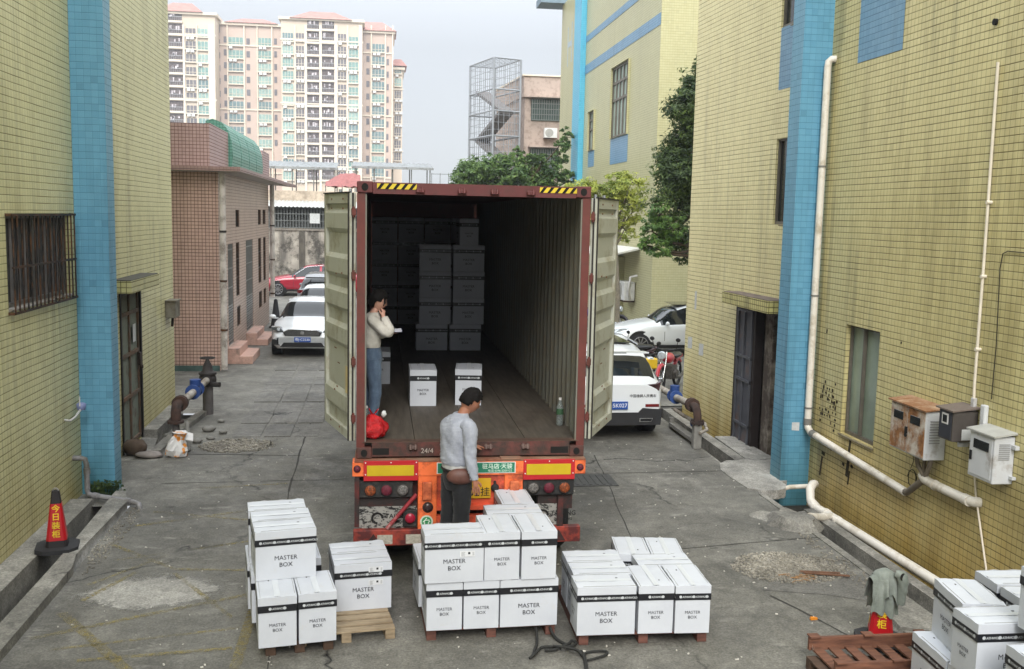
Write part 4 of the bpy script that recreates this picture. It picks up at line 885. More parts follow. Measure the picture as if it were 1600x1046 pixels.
tag(sc.build('hose', plain('white_plastic', (214,212,210))), 'white wrapped hose curving beside the lower air conditioner', 'hose')

# ================================================================== TREES
def leafmat(name, c1, c2, c3):
    mt, nt, bs = newmat(name); p = wpos(nt)
    ob = N(nt, 'ShaderNodeNewGeometry')
    c = mix(nt, ramp(nt, ob.outputs['Random Per Island'], [(.15, 0.0), (.85, 1.0)]), srgb(*c1), srgb(*c2))
    c = mix(nt, ramp(nt, noise(nt, p, 1.6, 3), [(.42, 0.0), (.66, 1.0)]), c, srgb(*c3))
    nt.links.new(c, bs.inputs['Base Color']); bs.inputs['Roughness'].default_value = .55
    bs.inputs['Subsurface Weight'].default_value = 0.0
    tr = N(nt, 'ShaderNodeBsdfTranslucent'); nt.links.new(c, tr.inputs[0]); ms = N(nt, 'ShaderNodeMixShader'); ms.inputs[0].default_value = .25
    nt.links.new(bs.outputs[0], ms.inputs[1]); nt.links.new(tr.outputs[0], ms.inputs[2]); nt.links.new(ms.outputs[0], nt.nodes['Material Output'].inputs[0])
    return mt
def leaves(mb, c, r, n, size, shell=.5, cl=22):
    def rdir():
        while True:
            d = Vector((random.uniform(-1, 1), random.uniform(-1, 1), random.uniform(-1, 1)))
            if .05 < d.length < 1: return d.normalized()
    rm = (r[0] + r[1] + r[2]) / 3
    for _ in range(max(1, n // cl)):
        d = rdir(); q = (shell + (1 - shell) * random.random() ** .7) * random.uniform(.85, 1.28)
        cc = Vector((c[0] + d.x * r[0] * q, c[1] + d.y * r[1] * q, c[2] + d.z * r[2] * q)); cr = rm * random.uniform(.16, .34)
        for _ in range(cl):
            e = rdir() * random.random() ** .5; p = cc + Vector((e.x * cr * 1.25, e.y * cr * 1.25, e.z * cr * .75)); s_ = size * random.uniform(.55, 1.25)
            nrm = (e * .6 + d * .5 + Vector((random.uniform(-.8, .8), random.uniform(-.8, .8), random.uniform(0, 1.2)))).normalized()
            u = nrm.orthogonal().normalized(); u = Matrix.Rotation(random.uniform(0, 6.28), 3, nrm) @ u; w = nrm.cross(u)
            mb.add([p - u * s_, p - w * s_ * .36 - u * .1 * s_, p + u * s_ - nrm * s_ * .25, p + w * s_ * .36 - u * .1 * s_], [(0, 1, 2, 3)])
def tree(name, base, trunk, blobs, n_per, size, mat, label, cat='tree', bark=(78,66,52)):
    t = thing(name, base, label, cat); B = plain('bark_%d' % bark[0], bark, .9, 0, .3, 8, bmp=.5)
    m_ = MB(); top = Vector(trunk[-1])
    m_.tube(trunk, [.16 - .09 * i / (len(trunk) - 1) for i in range(len(trunk))], 8)
    for c_, r_ in blobs:
        s_ = Vector(trunk[-2]).lerp(top, random.random()); c_ = Vector(c_)
        m_.tube([s_, s_.lerp(c_, .5) + Vector((0, 0, -.1)), c_], [.06, .04, .015], 5)
        for _ in range(3):
            e = c_ + Vector([random.uniform(-.8, .8) * q for q in r_]); m_.tube([c_, e], [.018, .006], 4)
    m_.build('trunk', B, t)
    m_ = MB()
    for c_, r_ in blobs:
        vol = r_[0] * r_[1] * r_[2]; leaves(m_, c_, r_, int(n_per * (vol ** .6)), size)
    m_.build('crown', mat, t); return t
random.seed(21)
def scatter(c, ext, n, rr):
    return [((c[0] + random.uniform(-ext[0], ext[0]), c[1] + random.uniform(-ext[1], ext[1]), c[2] + random.uniform(-ext[2], ext[2])), tuple(q * random.uniform(.75, 1.25) for q in rr)) for _ in range(n)]
LM1 = leafmat('leaf_mid_green', (84,112,58), (116,142,72), (62,90,48)); LM2 = leafmat('leaf_dark_green', (72,94,50), (106,128,62), (52,72,42)); LM3 = leafmat('leaf_yellow_green', (164,172,74), (192,196,92), (124,142,62)); LM4 = leafmat('leaf_fresh_green', (94,130,62), (124,156,74), (70,102,52))
bl = scatter((5.6, 46, 5.3), (1.6, 1.3, .9), 11, (.75, .8, .6)) + [((3.5, 46, 4.9), (.55, .6, .45)), ((4.2, 46, 5.9), (.5, .5, .5)), ((7.0, 46, 6.2), (.55, .5, .6)), ((8.3, 46.2, 6.9), (.45, .4, .55)), ((8.6, 46.2, 7.6), (.28, .3, .4)), ((8.0, 46, 5.9), (.6, .5, .6)), ((7.6, 46, 5.2), (.6, .5, .5)), ((8.7, 46, 5.6), (.4, .4, .5)), ((6.3, 46, 6.7), (.4, .4, .35)), ((5.4, 46, 6.4), (.5, .4, .4)), ((7.5, 46, 6.5), (.3, .3, .4))]
tree('broadleaf_tree', (5.8, 46, 0), [(5.8, 46, 0), (5.9, 46, 2), (5.7, 46, 3.6), (5.9, 46, 4.8)], bl, 2300, .115, LM1, 'wide green tree showing above the middle of the container roof')
bl = scatter((8.3, 27, 6.0), (.22, .5, 1.5), 12, (.5, .6, .55)) + [((8.5, 27, 7.55), (.38, .5, .5)), ((8.68, 27, 8.1), (.22, .3, .35)), ((8.05, 27, 5.0), (.5, .6, .6)), ((7.95, 27, 4.3), (.55, .6, .6)), ((8.2, 27, 3.6), (.6, .7, .5)), ((8.4, 27, 3.1), (.4, .5, .35)), ((8.7, 27, 6.6), (.35, .5, .8)), ((8.6, 27, 5), (.5, .5, .9))]
tree('evergreen_tree', (9.3, 27, 0), [(9.35, 27, 0), (9.3, 27, 2.5), (9.0, 27, 4.5), (8.6, 27, 7.0)], bl, 5200, .062, LM2, 'tall narrow dark green tree growing close to the right tiled corner')
bl = [((7.55, 26.5, 4.1), (.32, .35, .3)), ((7.35, 26.5, 3.6), (.4, .4, .35)), ((7.6, 26.5, 3.15), (.4, .4, .3)), ((7.9, 26.5, 3.7), (.45, .4, .4)), ((7.15, 26.5, 3.25), (.22, .25, .22))]
tree('leafy_bush', (9.1, 26.5, 0), [(9.15, 26.6, 0), (9.05, 26.6, 1.8), (8.9, 26.5, 2.9), (8.3, 26.5, 3.4)], bl, 4600, .062, LM4, 'lighter green leafy bush hanging below the tall dark tree')
bl = scatter((7.1, 31, 4.6), (.7, .6, .55), 9, (.45, .5, .35)) + [((6.2, 31, 4.85), (.5, .5, .25)), ((7.9, 31, 4.1), (.4, .4, .5)), ((7.7, 31, 3.6), (.4, .4, .4)), ((7.4, 31, 5.2), (.4, .4, .22))]
tree('yellow_green_shrub', (7.3, 31, 0), [(7.5, 31, 0), (7.5, 31, 1.6), (7.4, 31, 3.0), (7.3, 31, 4.2)], bl, 4200, .060, LM3, 'thin yellow green tree behind the top right corner of the container', bark=(120,112,96))
# ================================================================== CARS
def interp(tab, t):
    for (a, va), (b, vb) in zip(tab[:-1], tab[1:]):
        if t <= b:
            k = (t - a) / (b - a) if b > a else 0; k = k * k * (3 - 2 * k) * .45 + k * .55; return va + (vb - va) * k
    return tab[-1][1]
CARGLASS = glass('car_glass', (34,38,40), .05); TYRE = plain('tyre', (28,28,30), .85); RIM = plain('alloy_rim', (150,150,152), .3, .8, .05); BLACKP = plain('black_trim', (22,22,24), .4)
CHROME = plain('chrome', (190,192,194), .15, .9, .05); LAMP = plain('headlamp', (196,204,210), .1, .3, .3, 20); REDL = plain('tail_lamp', (110,22,26), .2, 0, .2, 20); BPLATE = plain('blue_plate', (30,74,150), .5); WHITET = plain('white_lettering', (232,234,236), .6)
def carpaint(n, rgb): return plain('paint_' + n, rgb, .22, 0, .02, 1.0, spec=.6, coat=.6)
def car(label, loc, rz, L, W, H, paint, top, belt, wid, roofw, ws, rw, sg, group=None, suv=False, name='parked_car', wheel_r=.33, trans=(.19, .81)):
    """local frame: front at -Y. ws / rw: t ranges of windscreen and rear glass, sg: side glass range"""
    root = thing(name, (0, 0, 0), label, 'car', group)
    body, gl_w, gl_r, gl_s = MB(), MB(), MB(), MB()
    ts = sorted({i / 46 for i in range(47)} | set(ws) | set(rw) | set(sg)); rings = []
    for t in ts:
        y = -L / 2 + L * t; zc, zb, wb, wr = interp(top, t), interp(belt, t), interp(wid, t) * W / 2, interp(roofw, t) * W / 2
        z0 = .22 if not suv else .26
        end = min(t, 1 - t); z0 += max(0, .05 - end) * 1.6
        pts = [(0, z0), (wb * .86, z0), (wb * .97, z0 + .1), (wb, z0 + .26), (wb * 1.0, zb - .18), (wb * .985, zb - .05), (wb * .94, zb), (wr, zc - .055 if zc - zb > .12 else (zc + zb) / 2), (wr * .86, zc - .018 if zc - zb > .12 else zc - .01), (wr * .45, zc), (0, zc + .003)]
        rings.append([(x, y, z) for x, z in pts])
    K = len(rings[0])
    for i in range(len(ts) - 1):
        tc = (ts[i] + ts[i + 1]) / 2
        for j in range(K - 1):
            for s_ in (1, -1):
                q = [rings[i][j], rings[i + 1][j], rings[i + 1][j + 1], rings[i][j + 1]]; q = [(x * s_, y, z) for x, y, z in q]
                if s_ < 0: q = q[::-1]
                tgt = body
                if j == 6 and sg[0] < tc < sg[1] and not (abs(tc - (sg[0] + sg[1]) / 2 - .01) < .012): tgt = gl_s
                if j >= 7 and ws[0] < tc < ws[1]: tgt = gl_w
                if j >= 7 and rw[0] < tc < rw[1]: tgt = gl_r
                tgt.add(q, [(0, 1, 2, 3)], True)
    for ri, rev in ((rings[0], False), (rings[-1], True)):
        v_ = ri + [(-x, y, z) for x, y, z in ri[::-1]]; body.add(v_, [tuple(range(len(v_)))[::-1] if rev else tuple(range(len(v_)))])
    def weld(mb):
        idx = {}; nv = []; mp = []
        for v_ in mb.v:
            k_ = tuple(round(c, 4) for c in v_)
            if k_ not in idx: idx[k_] = len(nv); nv.append(v_)
            mp.append(idx[k_])
        nf = []; ns = []
        for f_, s_ in zip(mb.f, mb.sm):
            g_ = []
            for i in f_:
                if mp[i] not in g_: g_.append(mp[i])
            if len(g_) > 2: nf.append(tuple(g_)); ns.append(s_)
        mb.v, mb.f, mb.sm = nv, nf, ns; return mb
    weld(body).build('body', paint, root); weld(gl_w).build('windscreen', CARGLASS, root); weld(gl_r).build('rear_window', CARGLASS, root); weld(gl_s).build('side_window', CARGLASS, root)
    wp = None
    for tt in trans:
        y = -L / 2 + L * tt; wb = interp(wid, tt) * W / 2
        for s_ in (-1, 1):
            arch = MB().cyl((s_ * (wb - .25), y, wheel_r + .02), (s_ * (wb + .004), y, wheel_r + .02), wheel_r + .055, n=26).build('wheel_arch', BLACKP, root)
            m_ = MB(); xo = s_ * (wb + .012); xi = s_ * (wb - .2)
            m_.revolve((xi, y, wheel_r), [(wheel_r * .6, 0), (wheel_r * .93, .0), (wheel_r, .03), (wheel_r, .18), (wheel_r * .94, .212), (wheel_r * .72, .214)], 26, (s_, 0, 0)); w_ = m_.build('wheel', TYRE, root)
            m_ = MB(); m_.cyl((xo + s_ * .0, y, wheel_r), (xo + s_ * .008, y, wheel_r), wheel_r * .13, n=12)
            for k_ in range(10):
                a = 2 * math.pi * k_ / 10; c_ = Vector((xo + s_ * .004, y + math.cos(a) * wheel_r * .36, wheel_r + math.sin(a) * wheel_r * .36)); m_.obox(c_, (.012, wheel_r * .60, .032), rx=a)
            m_.tube([(xo, y + math.cos(q * .3142) * wheel_r * .68, wheel_r + math.sin(q * .3142) * wheel_r * .68) for q in range(20)], .012, 5, closed=True)
            m_.build('rim', RIM, w_)
    # side trim: door gaps, sill, mirrors, handles
    ymir = -L / 2 + L * (sg[0] + .03); wm = interp(wid, sg[0] + .03) * W / 2; zm = interp(belt, sg[0] + .03)
    for s_ in (-1, 1):
        m_ = MB(); m_.ball((s_ * (wm + .10), ymir, zm + .06), .1, 10, 6, (1.0, .55, .62)); m_.obox((s_ * (wm + .0), ymir, zm + .02), (.12, .05, .03)); m_.build('mirror', paint, root)
    m_ = MB()
    for tt in (sg[0] + .02, (sg[0] + sg[1]) / 2 + .01, sg[1] - .05):
        y = -L / 2 + L * tt; wb = interp(wid, tt) * W / 2; zb = interp(belt, tt)
        for s_ in (-1, 1): m_.box(min(s_ * (wb - .01), s_ * (wb + .002)), max(s_ * (wb - .01), s_ * (wb + .002)), y - .006, y + .006, .45, zb - .18)
    for s_ in (-1, 1):
        wb = interp(wid, .5) * W / 2; m_.box(min(s_ * (wb - .03), s_ * (wb * .985)), max(s_ * (wb - .03), s_ * (wb * .985)), -L * .26, L * .26, .24, .33)
    m_.build('door_gap', BLACKP, root)
    m_ = MB()
    for tt in ((sg[0] + sg[1]) / 2 - .03, sg[1] - .08):
        y = -L / 2 + L * tt; wb = interp(wid, tt) * W / 2; zb = interp(belt, tt)
        for s_ in (-1, 1): m_.obox((s_ * (wb + .008), y, zb - .2), (.02, .17, .025))
    m_.build('door_handle', CHROME, root)
    return root
def place(root, loc, rz):
    root.location = loc; root.rotation_euler = (0, 0, rz)
SED = dict(top=[(0, .62), (.02, .70), (.08, .80), (.27, .97), (.30, 1.0), (.42, 1.36), (.50, 1.455), (.62, 1.46), (.76, 1.36), (.90, 1.06), (.97, 1.02), (1, .9)],
           belt=[(0, .55), (.03, .62), (.25, .88), (.5, .93), (.8, .97), (.95, .95), (1, .82)], wid=[(0, .70), (.03, .86), (.10, .96), (.3, 1), (.7, 1), (.9, .96), (.97, .88), (1, .76)],
           roofw=[(0, .5), (.1, .7), (.29, .78), (.34, .76), (.5, .64), (.7, .63), (.85, .68), (1, .6)], ws=(.295, .43), rw=(.74, .89), sg=(.32, .86))
SUVP = dict(top=[(0, .8), (.03, .9), (.08, .98), (.24, 1.08), (.27, 1.12), (.38, 1.52), (.46, 1.63), (.75, 1.62), (.88, 1.54), (.93, 1.40), (.985, 1.10), (1, 1.0)],
            belt=[(0, .65), (.03, .75), (.22, .98), (.5, 1.02), (.9, 1.06), (.985, 1.02), (1, .9)], wid=[(0, .72), (.03, .88), (.10, .97), (.3, 1), (.8, 1), (.93, .97), (.985, .93), (1, .86)],
            roofw=[(0, .55), (.1, .72), (.27, .80), (.38, .74), (.5, .70), (.75, .70), (.9, .70), (.985, .80), (1, .7)], ws=(.265, .40), rw=(.905, .975), sg=(.30, .90))
WHITE = carpaint('white', (222,226,228))

# white car facing the camera at the left, seen beside the open container door
r = car('white saloon facing the camera with black grille and blue plate, front of the left row', None, 0, 4.6, 1.82, 1.46, WHITE, group=None, **SED)
yF = -2.3
m_ = MB(); m_.prism([(-.46, .60), (.46, .60), (.52, .70), (.40, .76), (-.40, .76), (-.52, .70)], (0, yF - .02, 0), (1, 0, 0), (0, 0, 1), (0, .2, 0)); gr = m_.build('grille', BLACKP, r)
m_ = MB()
for i in range(5): m_.box(-.45, .45, yF - .026, yF - .02, .62 + i * .028, .628 + i * .028)
m_.tube([(-.50, yF - .02, .70), (-.38, yF - .03, .77), (.38, yF - .03, .77), (.50, yF - .02, .70)], .012, 6); m_.cyl((0, yF - .04, .69), (0, yF - .02, .69), .05, n=16); m_.build('grille_bar', CHROME, gr)
for s_ in (-1, 1):
    MB().prism([(s_ * .50, .66), (s_ * .84, .74), (s_ * .86, .82), (s_ * .62, .80)] if s_ > 0 else [(s_ * .62, .80), (s_ * .86, .82), (s_ * .84, .74), (s_ * .50, .66)], (0, yF + .02, 0), (1, .0, 0), (0, .25, 1), (0, .25, 0)).build('headlight', plain('dark_lamp', (70,74,78), .1, .2, .5, 25), r)
    MB().cyl((s_ * .66, yF + .17, .76), (s_ * .66, yF + .24, .76), .045, n=12).build('lamp_bulb', LAMP, r)
    MB().prism([(s_ * .52, .33), (s_ * .82, .36), (s_ * .80, .50), (s_ * .62, .48)][::s_], (0, yF + .02, 0), (1, 0, 0), (0, 0, 1), (0, .14, 0)).build('fog_lamp_recess', BLACKP, r)
m_ = MB(); m_.prism([(-.60, .30), (.60, .30), (.50, .42), (-.50, .42)], (0, yF - .012, 0), (1, 0, 0), (0, 0, 1), (0, .15, 0)); m_.build('lower_grille', BLACKP, r)
pl = MB().box(-.22, .22, yF - .04, yF - .02, .44, .57).build('number_plate', BPLATE, r); MB().text('粤J·C2530', (0, yF - .04, .505), (1, 0, 0), (0, 0, 1), .095).build('plate_lettering', WHITET, pl)
place(r, (-1.95, 29.6, 0), R(-2))
# second white car close behind it, then a silver grey SUV, then a red saloon side on
r = car('second white saloon parked right behind the white car facing the camera', None, 0, 4.6, 1.80, 1.46, WHITE, **SED); place(r, (-1.9, 34.9, 0), R(-1))
m_ = MB(); m_.box(-.7, .7, -.3, .5, 1.462, 1.47); m_.build('sunroof', CARGLASS, r)
r = car('silver grey sport utility car at the back of the left row, tail to the camera', None, 0, 4.6, 1.86, 1.64, carpaint('silver', (118,120,124)), suv=True, wheel_r=.36, **SUVP)
MB().box(-.55, .55, 2.02, 2.16, 1.50, 1.54).build('spoiler', BLACKP, r)
for s_ in (-1, 1): MB().box(min(s_ * .58, s_ * .86), max(s_ * .58, s_ * .86), 2.18, 2.27, .95, 1.06).build('tail_light', REDL, r)
place(r, (-2.10, 40.6, -.06), R(178))
r = car('dark red saloon parked side on in front of the rubble wall', None, 0, 4.8, 1.84, 1.46, carpaint('dark_red', (150,28,48)), **SED)
for s_ in (-1, 1): MB().tube([(s_ * .80, -.7, 1.02), (s_ * .66, -.2, 1.36), (s_ * .6, .5, 1.44), (s_ * .66, 1.2, 1.32), (s_ * .82, 1.75, 1.0)], .012, 5).build('window_chrome', CHROME, r)
for s_ in (-1, 1): MB().box(min(s_ * .5, s_ * .8), max(s_ * .5, s_ * .8), -2.38, -2.2, .66, .76).build('headlight', LAMP, r)
place(r, (-3.15, 48.3, 0), R(-90))
# white SUV, tail to the camera, right of the container
r = car('white sport utility car, tail to the camera with a blue plate, right of the container', None, 0, 4.65, 1.86, 1.64, WHITE, suv=True, wheel_r=.36, **SUVP)
yB = 2.325
m_ = MB(); m_.prism([(-.58, 2.02), (.58, 2.02), (.62, 2.19), (-.62, 2.19)], (0, 0, 1.545), (1, 0, 0), (0, 1, 0), (0, 0, .025)); m_.build('spoiler', WHITE, r)
MB().box(-.20, .20, 2.19, 2.20, 1.548, 1.564).build('brake_light', BLACKP, r)
tl = MB().prism([(-.78, .94), (.78, .94), (.78, 1.0), (-.78, 1.0)], (0, yB - .10, 0), (1, 0, 0), (0, 0, 1), (0, .09, 0)).build('light_bar', BLACKP, r)
for s_ in (-1, 1):
    MB().prism([(s_ * .58, .91), (s_ * .80, .89), (s_ * .83, 1.05), (s_ * .74, 1.01), (s_ * .58, 1.0)][::s_], (0, yB - .14, 0), (1, 0, 0), (0, 0, 1), (0, .13, 0)).build('tail_light', plain('smoked_tail_lamp', (74,52,54), .15), r)
    MB().box(min(s_ * .55, s_ * .80), max(s_ * .55, s_ * .80), yB - .02, yB + .012, .60, .65).build('reflector', REDL, r)
    ex = MB().prism([(s_ * .44, .33), (s_ * .66, .33), (s_ * .69, .40), (s_ * .44, .40)][::s_], (0, yB - .05, 0), (1, 0, 0), (0, 0, 1), (0, .08, 0)).build('exhaust', CHROME, r)
    MB().prism([(s_ * .46, .342), (s_ * .655, .342), (s_ * .675, .388), (s_ * .46, .388)][::s_], (0, yB + .031, 0), (1, 0, 0), (0, 0, 1), (0, .003, 0)).build('exhaust_opening', BLACKP, ex)
m_ = MB(); m_.prism([(-.84, .27), (.84, .27), (.86, .55), (.50, .58), (.42, .50), (-.42, .50), (-.50, .58), (-.86, .55)], (0, yB - .12, 0), (1, 0, 0), (0, 0, 1), (0, .135, 0)); m_.build('rear_bumper', plain('dark_bumper', (36,36,38), .6), r)
pl = MB().box(-.22, .22, yB + .0, yB + .03, .56, .70).build('number_plate', BPLATE, r); MB().text('粤J·5K027', (0, yB + .03, .63), (-1, 0, 0), (0, 0, 1), .1).build('plate_lettering', WHITET, pl)
MB().text('中国雄狮人民赛车', (-.5, yB + .004, .80), (-1, 0, 0), (0, 0, 1), .062, bold=.01).build('lettering', BLACKP, r)
m_ = MB(); m_.tube([(-.1, 2.14, 1.16), (-.45, 2.15, 1.20)], .014, 5); m_.build('rear_wiper', BLACKP, r)
MB().box(-.52, .52, -.6, 1.35, 1.628, 1.642).build('sunroof', CARGLASS, r)
for s_ in (-1, 1): MB().tube([(s_ * .60, -.5, 1.60), (s_ * .63, .3, 1.66), (s_ * .62, 1.5, 1.62)], .015, 5).build('roof_rail', CHROME, r)
place(r, (4.14, 19.45, 0), R(180 + 1.5))
# white saloon side on, behind
r = car('white saloon parked side on beyond the motorcycles, nose to the left', None, 0, 4.7, 1.82, 1.47, WHITE, **SED)
for s_ in (-1, 1): MB().add([(s_ * .62, -2.33, .64), (s_ * .80, -2.20, .66), (s_ * .885, -1.80, .74), (s_ * .885, -1.74, .80), (s_ * .84, -2.05, .79), (s_ * .66, -2.27, .74), (s_ * .5, -2.0, .64), (s_ * .5, -2.0, .74)], [(0, 1, 4, 5), (1, 2, 3, 4), (0, 5, 7, 6)]).build('headlight', LAMP, r)
m_ = MB(); m_.box(-.5, .5, -.4, .5, 1.462, 1.47); m_.build('sunroof', CARGLASS, r)
place(r, (8.95, 28.7, 0), R(-90))

# ================================================================== MOTORCYCLES
def moto(label, loc, rz, c1, c2, box=None, group='motorcycles and scooters parked on the right', name='motorcycle'):
    root = thing(name, (0, 0, 0), label, 'motorcycle', group); P1 = plain('bike_%d_%d' % (c1[0], c1[2]), c1, .3, 0, .05, spec=.6)
    for y in (-.62, .62):
        w_ = MB().tube([(0, y + .28 * math.cos(a * .3142), .30 + .28 * math.sin(a * .3142)) for a in range(20)], .035, 8, closed=True).build('wheel', TYRE, root)
        m_ = MB(); m_.cyl((-.06, y, .3), (.06, y, .3), .05, n=10)
        for k_ in range(8): a = k_ * .785; m_.tube([(0, y, .3), (0, y + .25 * math.cos(a), .3 + .25 * math.sin(a))], .006, 4)
        m_.build('hub', CHROME, w_)
    m_ = MB(); m_.tube([(.05, -.62, .3), (.06, -.48, .70), (.05, -.40, .92)], .02, 6); m_.tube([(-.05, -.62, .3), (-.06, -.48, .70), (-.05, -.40, .92)], .02, 6); m_.build('front_fork', CHROME, root)
    m_ = MB(); m_.tube([(-.34, -.28, 1.0), (-.2, -.40, .98), (0, -.42, .95), (.2, -.40, .98), (.34, -.28, 1.0)], .016, 6); m_.build('handlebar', BLACKP, root)
    for s_ in (-1, 1):
        m_ = MB(); m_.tube([(s_ * .25, -.36, .98), (s_ * .30, -.40, 1.16)], .008, 5); m_.ball((s_ * .31, -.41, 1.21), .06, 8, 6, (1, .3, .8)); m_.build('mirror', BLACKP if c2 else CHROME, root)
    MB().revolve((0, -.50, .86), [(.04, 0), (.09, .04), (.095, .14), (.08, .15)], 14, (0, -1, 0)).build('headlight', LAMP, root)
    m_ = MB(); m_.ball((0, -.1, .74), .2, 12, 8, (.62, 1.45, .62)); m_.build('fuel_tank', P1, root)
    m_ = MB(); m_.ball((0, .38, .76), .2, 12, 8, (.75, 2.0, .35)); m_.build('seat', BLACKP, root)
    m_ = MB(); m_.box(-.12, .12, -.2, .2, .26, .56); m_.cyl((-.2, .0, .38), (.2, .0, .38), .10, n=10); m_.tube([(.14, -.1, .3), (.16, .3, .26), (.16, .85, .36)], .04, 8); m_.build('engine', plain('dirty_metal', (92,88,84), .5, .6, .3, 20), root)
    m_ = MB()
    for y, a in ((-.62, 0), (.62, 0)): m_.tube([(0, y - .30 * math.cos(q), .3 + .34 * math.sin(q)) for q in (.3, .8, 1.3, 1.8, 2.3)], .05, 6)
    m_.tube([(0, .4, .62), (0, .9, .7)], .05, 6); m_.build('mudguard', P1, root)
    if box: MB().bev(-.17, .17, -.66, -.50, .68, .92, .03).build('front_cowl', plain('bike_cowl_%d' % box[0], box, .4), root)
    place(root, loc, rz); return root
moto('black motorcycle with a yellow front cowl next to the white sport utility car', (5.75, 21.6, 0), R(14), (36,36,38), True, (206,170,40))
moto('red and black motorcycle with its mirror up, against the end of the right wall', (6.75, 22.4, 0), R(-34), (172,30,46), True)
moto('dark scooter lying low behind the yellow fronted motorcycle', (6.2, 23.9, 0), R(-60), (60,30,34), True, None)
moto('blue and black scooter beyond the side-on white saloon, left one', (7.0, 33.0, 0), R(70), (40,50,120), False, None)
moto('black scooter with a shiny mirror beyond the side-on white saloon', (7.75, 33.6, 0), R(50), (40,38,44), False, None)

# ================================================================== VALVE ASSEMBLIES
RUSTY = plain('rusty_iron', (54,44,40), .95, 0, .3, 14, (76,54,44), .35, bmp=.5); CONCP = plain('cement_post', (128,126,120), .95, 0, .2, 10); BLUEV = plain('blue_valve', (36,68,128), .6, 0, .15, 8, (40,44,60), .2); PIPEG = plain('grey_painted_pipe', (172,166,156), .6, 0, .15, 5, (110,96,80), .4); DKI = plain('dark_iron', (56,52,50), .7, .3, .3, 12)
t = thing('water_valve', (5.55, 16.6, 0), 'rusty elbow and grey pipe with a blue valve on concrete posts, right side', 'valve')
m_ = MB(); m_.bev(5.42, 5.56, 16.36, 16.50, 0, .44, .01); m_.bev(5.48, 5.58, 18.0, 18.1, 0, .22, .01); m_.build('post', CONCP, t)
m_ = MB(); m_.tube([(5.49, 16.43, .44), (5.49, 16.43, .56), (5.49, 16.48, .66), (5.50, 16.58, .70), (5.50, 16.80, .70)], .07, 12); m_.build('elbow', RUSTY, t)
m_ = MB(); m_.cyl((5.49, 16.43, .44), (5.49, 16.43, .48), .125); m_.cyl((5.50, 16.72, .70), (5.50, 16.76, .70), .125); m_.cyl((5.50, 16.80, .70), (5.50, 16.84, .70), .125)
for k_ in range(8): a = k_ * .785; m_.cyl((5.49 + .10 * math.cos(a), 16.43 + .10 * math.sin(a), .42), (5.49 + .10 * math.cos(a), 16.43 + .10 * math.sin(a), .51), .014, n=6)
m_.build('flange', RUSTY, t)
m_ = MB(); m_.cyl((5.50, 16.86, .70), (5.56, 17.9, .62), .065); m_.cyl((5.60, 18.3, .60), (5.7, 19.6, .52), .065); m_.build('pipe', PIPEG, t)
m_ = MB(); m_.cyl((5.565, 17.95, .62), (5.60, 18.25, .60), .09, n=16); m_.cyl((5.56, 17.92, .62), (5.565, 17.97, .62), .125); m_.cyl((5.60, 18.22, .60), (5.605, 18.27, .60), .125); m_.cyl((5.58, 18.1, .7), (5.58, 18.1, .82), .09); m_.build('valve_body', BLUEV, t)
m_ = MB(); m_.tube([(5.66, 16.9, .35), (5.52, 17.3, .40), (5.50, 17.8, .42)], .035, 8); m_.tube([(5.5, 16.3, .30), (5.66, 16.4, .33), (5.75, 16.8, .36)], .03, 8); m_.build('small_pipe', PIPEG, t)
MB().ball((5.6, 16.95, .33), .07, 8, 6).build('small_valve', BLUEV, t)
m_ = MB(); m_.box(5.46, 5.60, 16.5, 18.0, .07, .13); m_.box(4.9, 5.5, 18.7, 18.78, .1, .17); m_.box(4.8, 5.5, 19.3, 19.38, .22, .3); m_.build('rail', CONCP, t)
t = thing('water_valve', (-3.3, 17.5, 0), 'dark hand wheel valve and blue valve on a pipe beside the left yellow wall', 'valve')
m_ = MB(); m_.cyl((-3.27, 19.7, 0), (-3.27, 19.7, .55), .10); m_.cyl((-3.36, 17.05, -.1), (-3.36, 17.05, .40), .06); m_.build('standpipe', plain('grey_standpipe', (98,94,92), .7, .2, .25), t)
m_ = MB(); m_.ball((-3.27, 19.7, .68), .17, 14, 8, (1, 1, 1)); m_.cyl((-3.27, 19.7, .78), (-3.27, 19.7, .82), .17); m_.revolve((-3.27, 19.7, .82), [(.15, 0), (.10, .04), (.09, .12), (.05, .2), (.03, .26)], 12); m_.cyl((-3.27, 19.7, 1.05), (-3.27, 19.7, 1.12), .02); m_.cyl((-3.2, 19.62, .60), (-3.02, 19.55, .60), .05); m_.build('gate_valve', DKI, t)
m_ = MB(); m_.tube([(-3.27 + .14 * math.cos(a * .52), 19.7 + .14 * math.sin(a * .52), 1.10) for a in range(12)], .012, 5, closed=True); m_.cyl((-3.41, 19.7, 1.10), (-3.13, 19.7, 1.10), .008); m_.build('hand_wheel', DKI, t)
m_ = MB(); m_.cyl((-3.33, 17.35, .66), (-3.27, 19.55, .68), .065); m_.build('pipe', PIPEG, t)
m_ = MB(); m_.cyl((-3.31, 18.35, .67), (-3.30, 18.70, .67), .10, n=16); m_.cyl((-3.31, 18.33, .67), (-3.31, 18.37, .67), .135); m_.cyl((-3.30, 18.69, .67), (-3.30, 18.73, .67), .135); m_.cyl((-3.3, 18.55, .76), (-3.3, 18.55, .87), .10); m_.build('valve_body', BLUEV, t)
m_ = MB(); m_.tube([(-3.35, 17.35, .66), (-3.36, 17.15, .65), (-3.36, 17.06, .55), (-3.36, 17.05, .42)], .085, 12); m_.cyl((-3.34, 17.28, .66), (-3.34, 17.33, .66), .135); m_.cyl((-3.34, 17.36, .66), (-3.34, 17.41, .66), .135); m_.cyl((-3.36, 17.05, .38), (-3.36, 17.05, .42), .135); m_.build('elbow', RUSTY, t)
m_ = MB(); m_.cyl((-3.10, 16.75, 0), (-3.16, 16.95, .42), .035); m_.build('prop', CONCP, t)

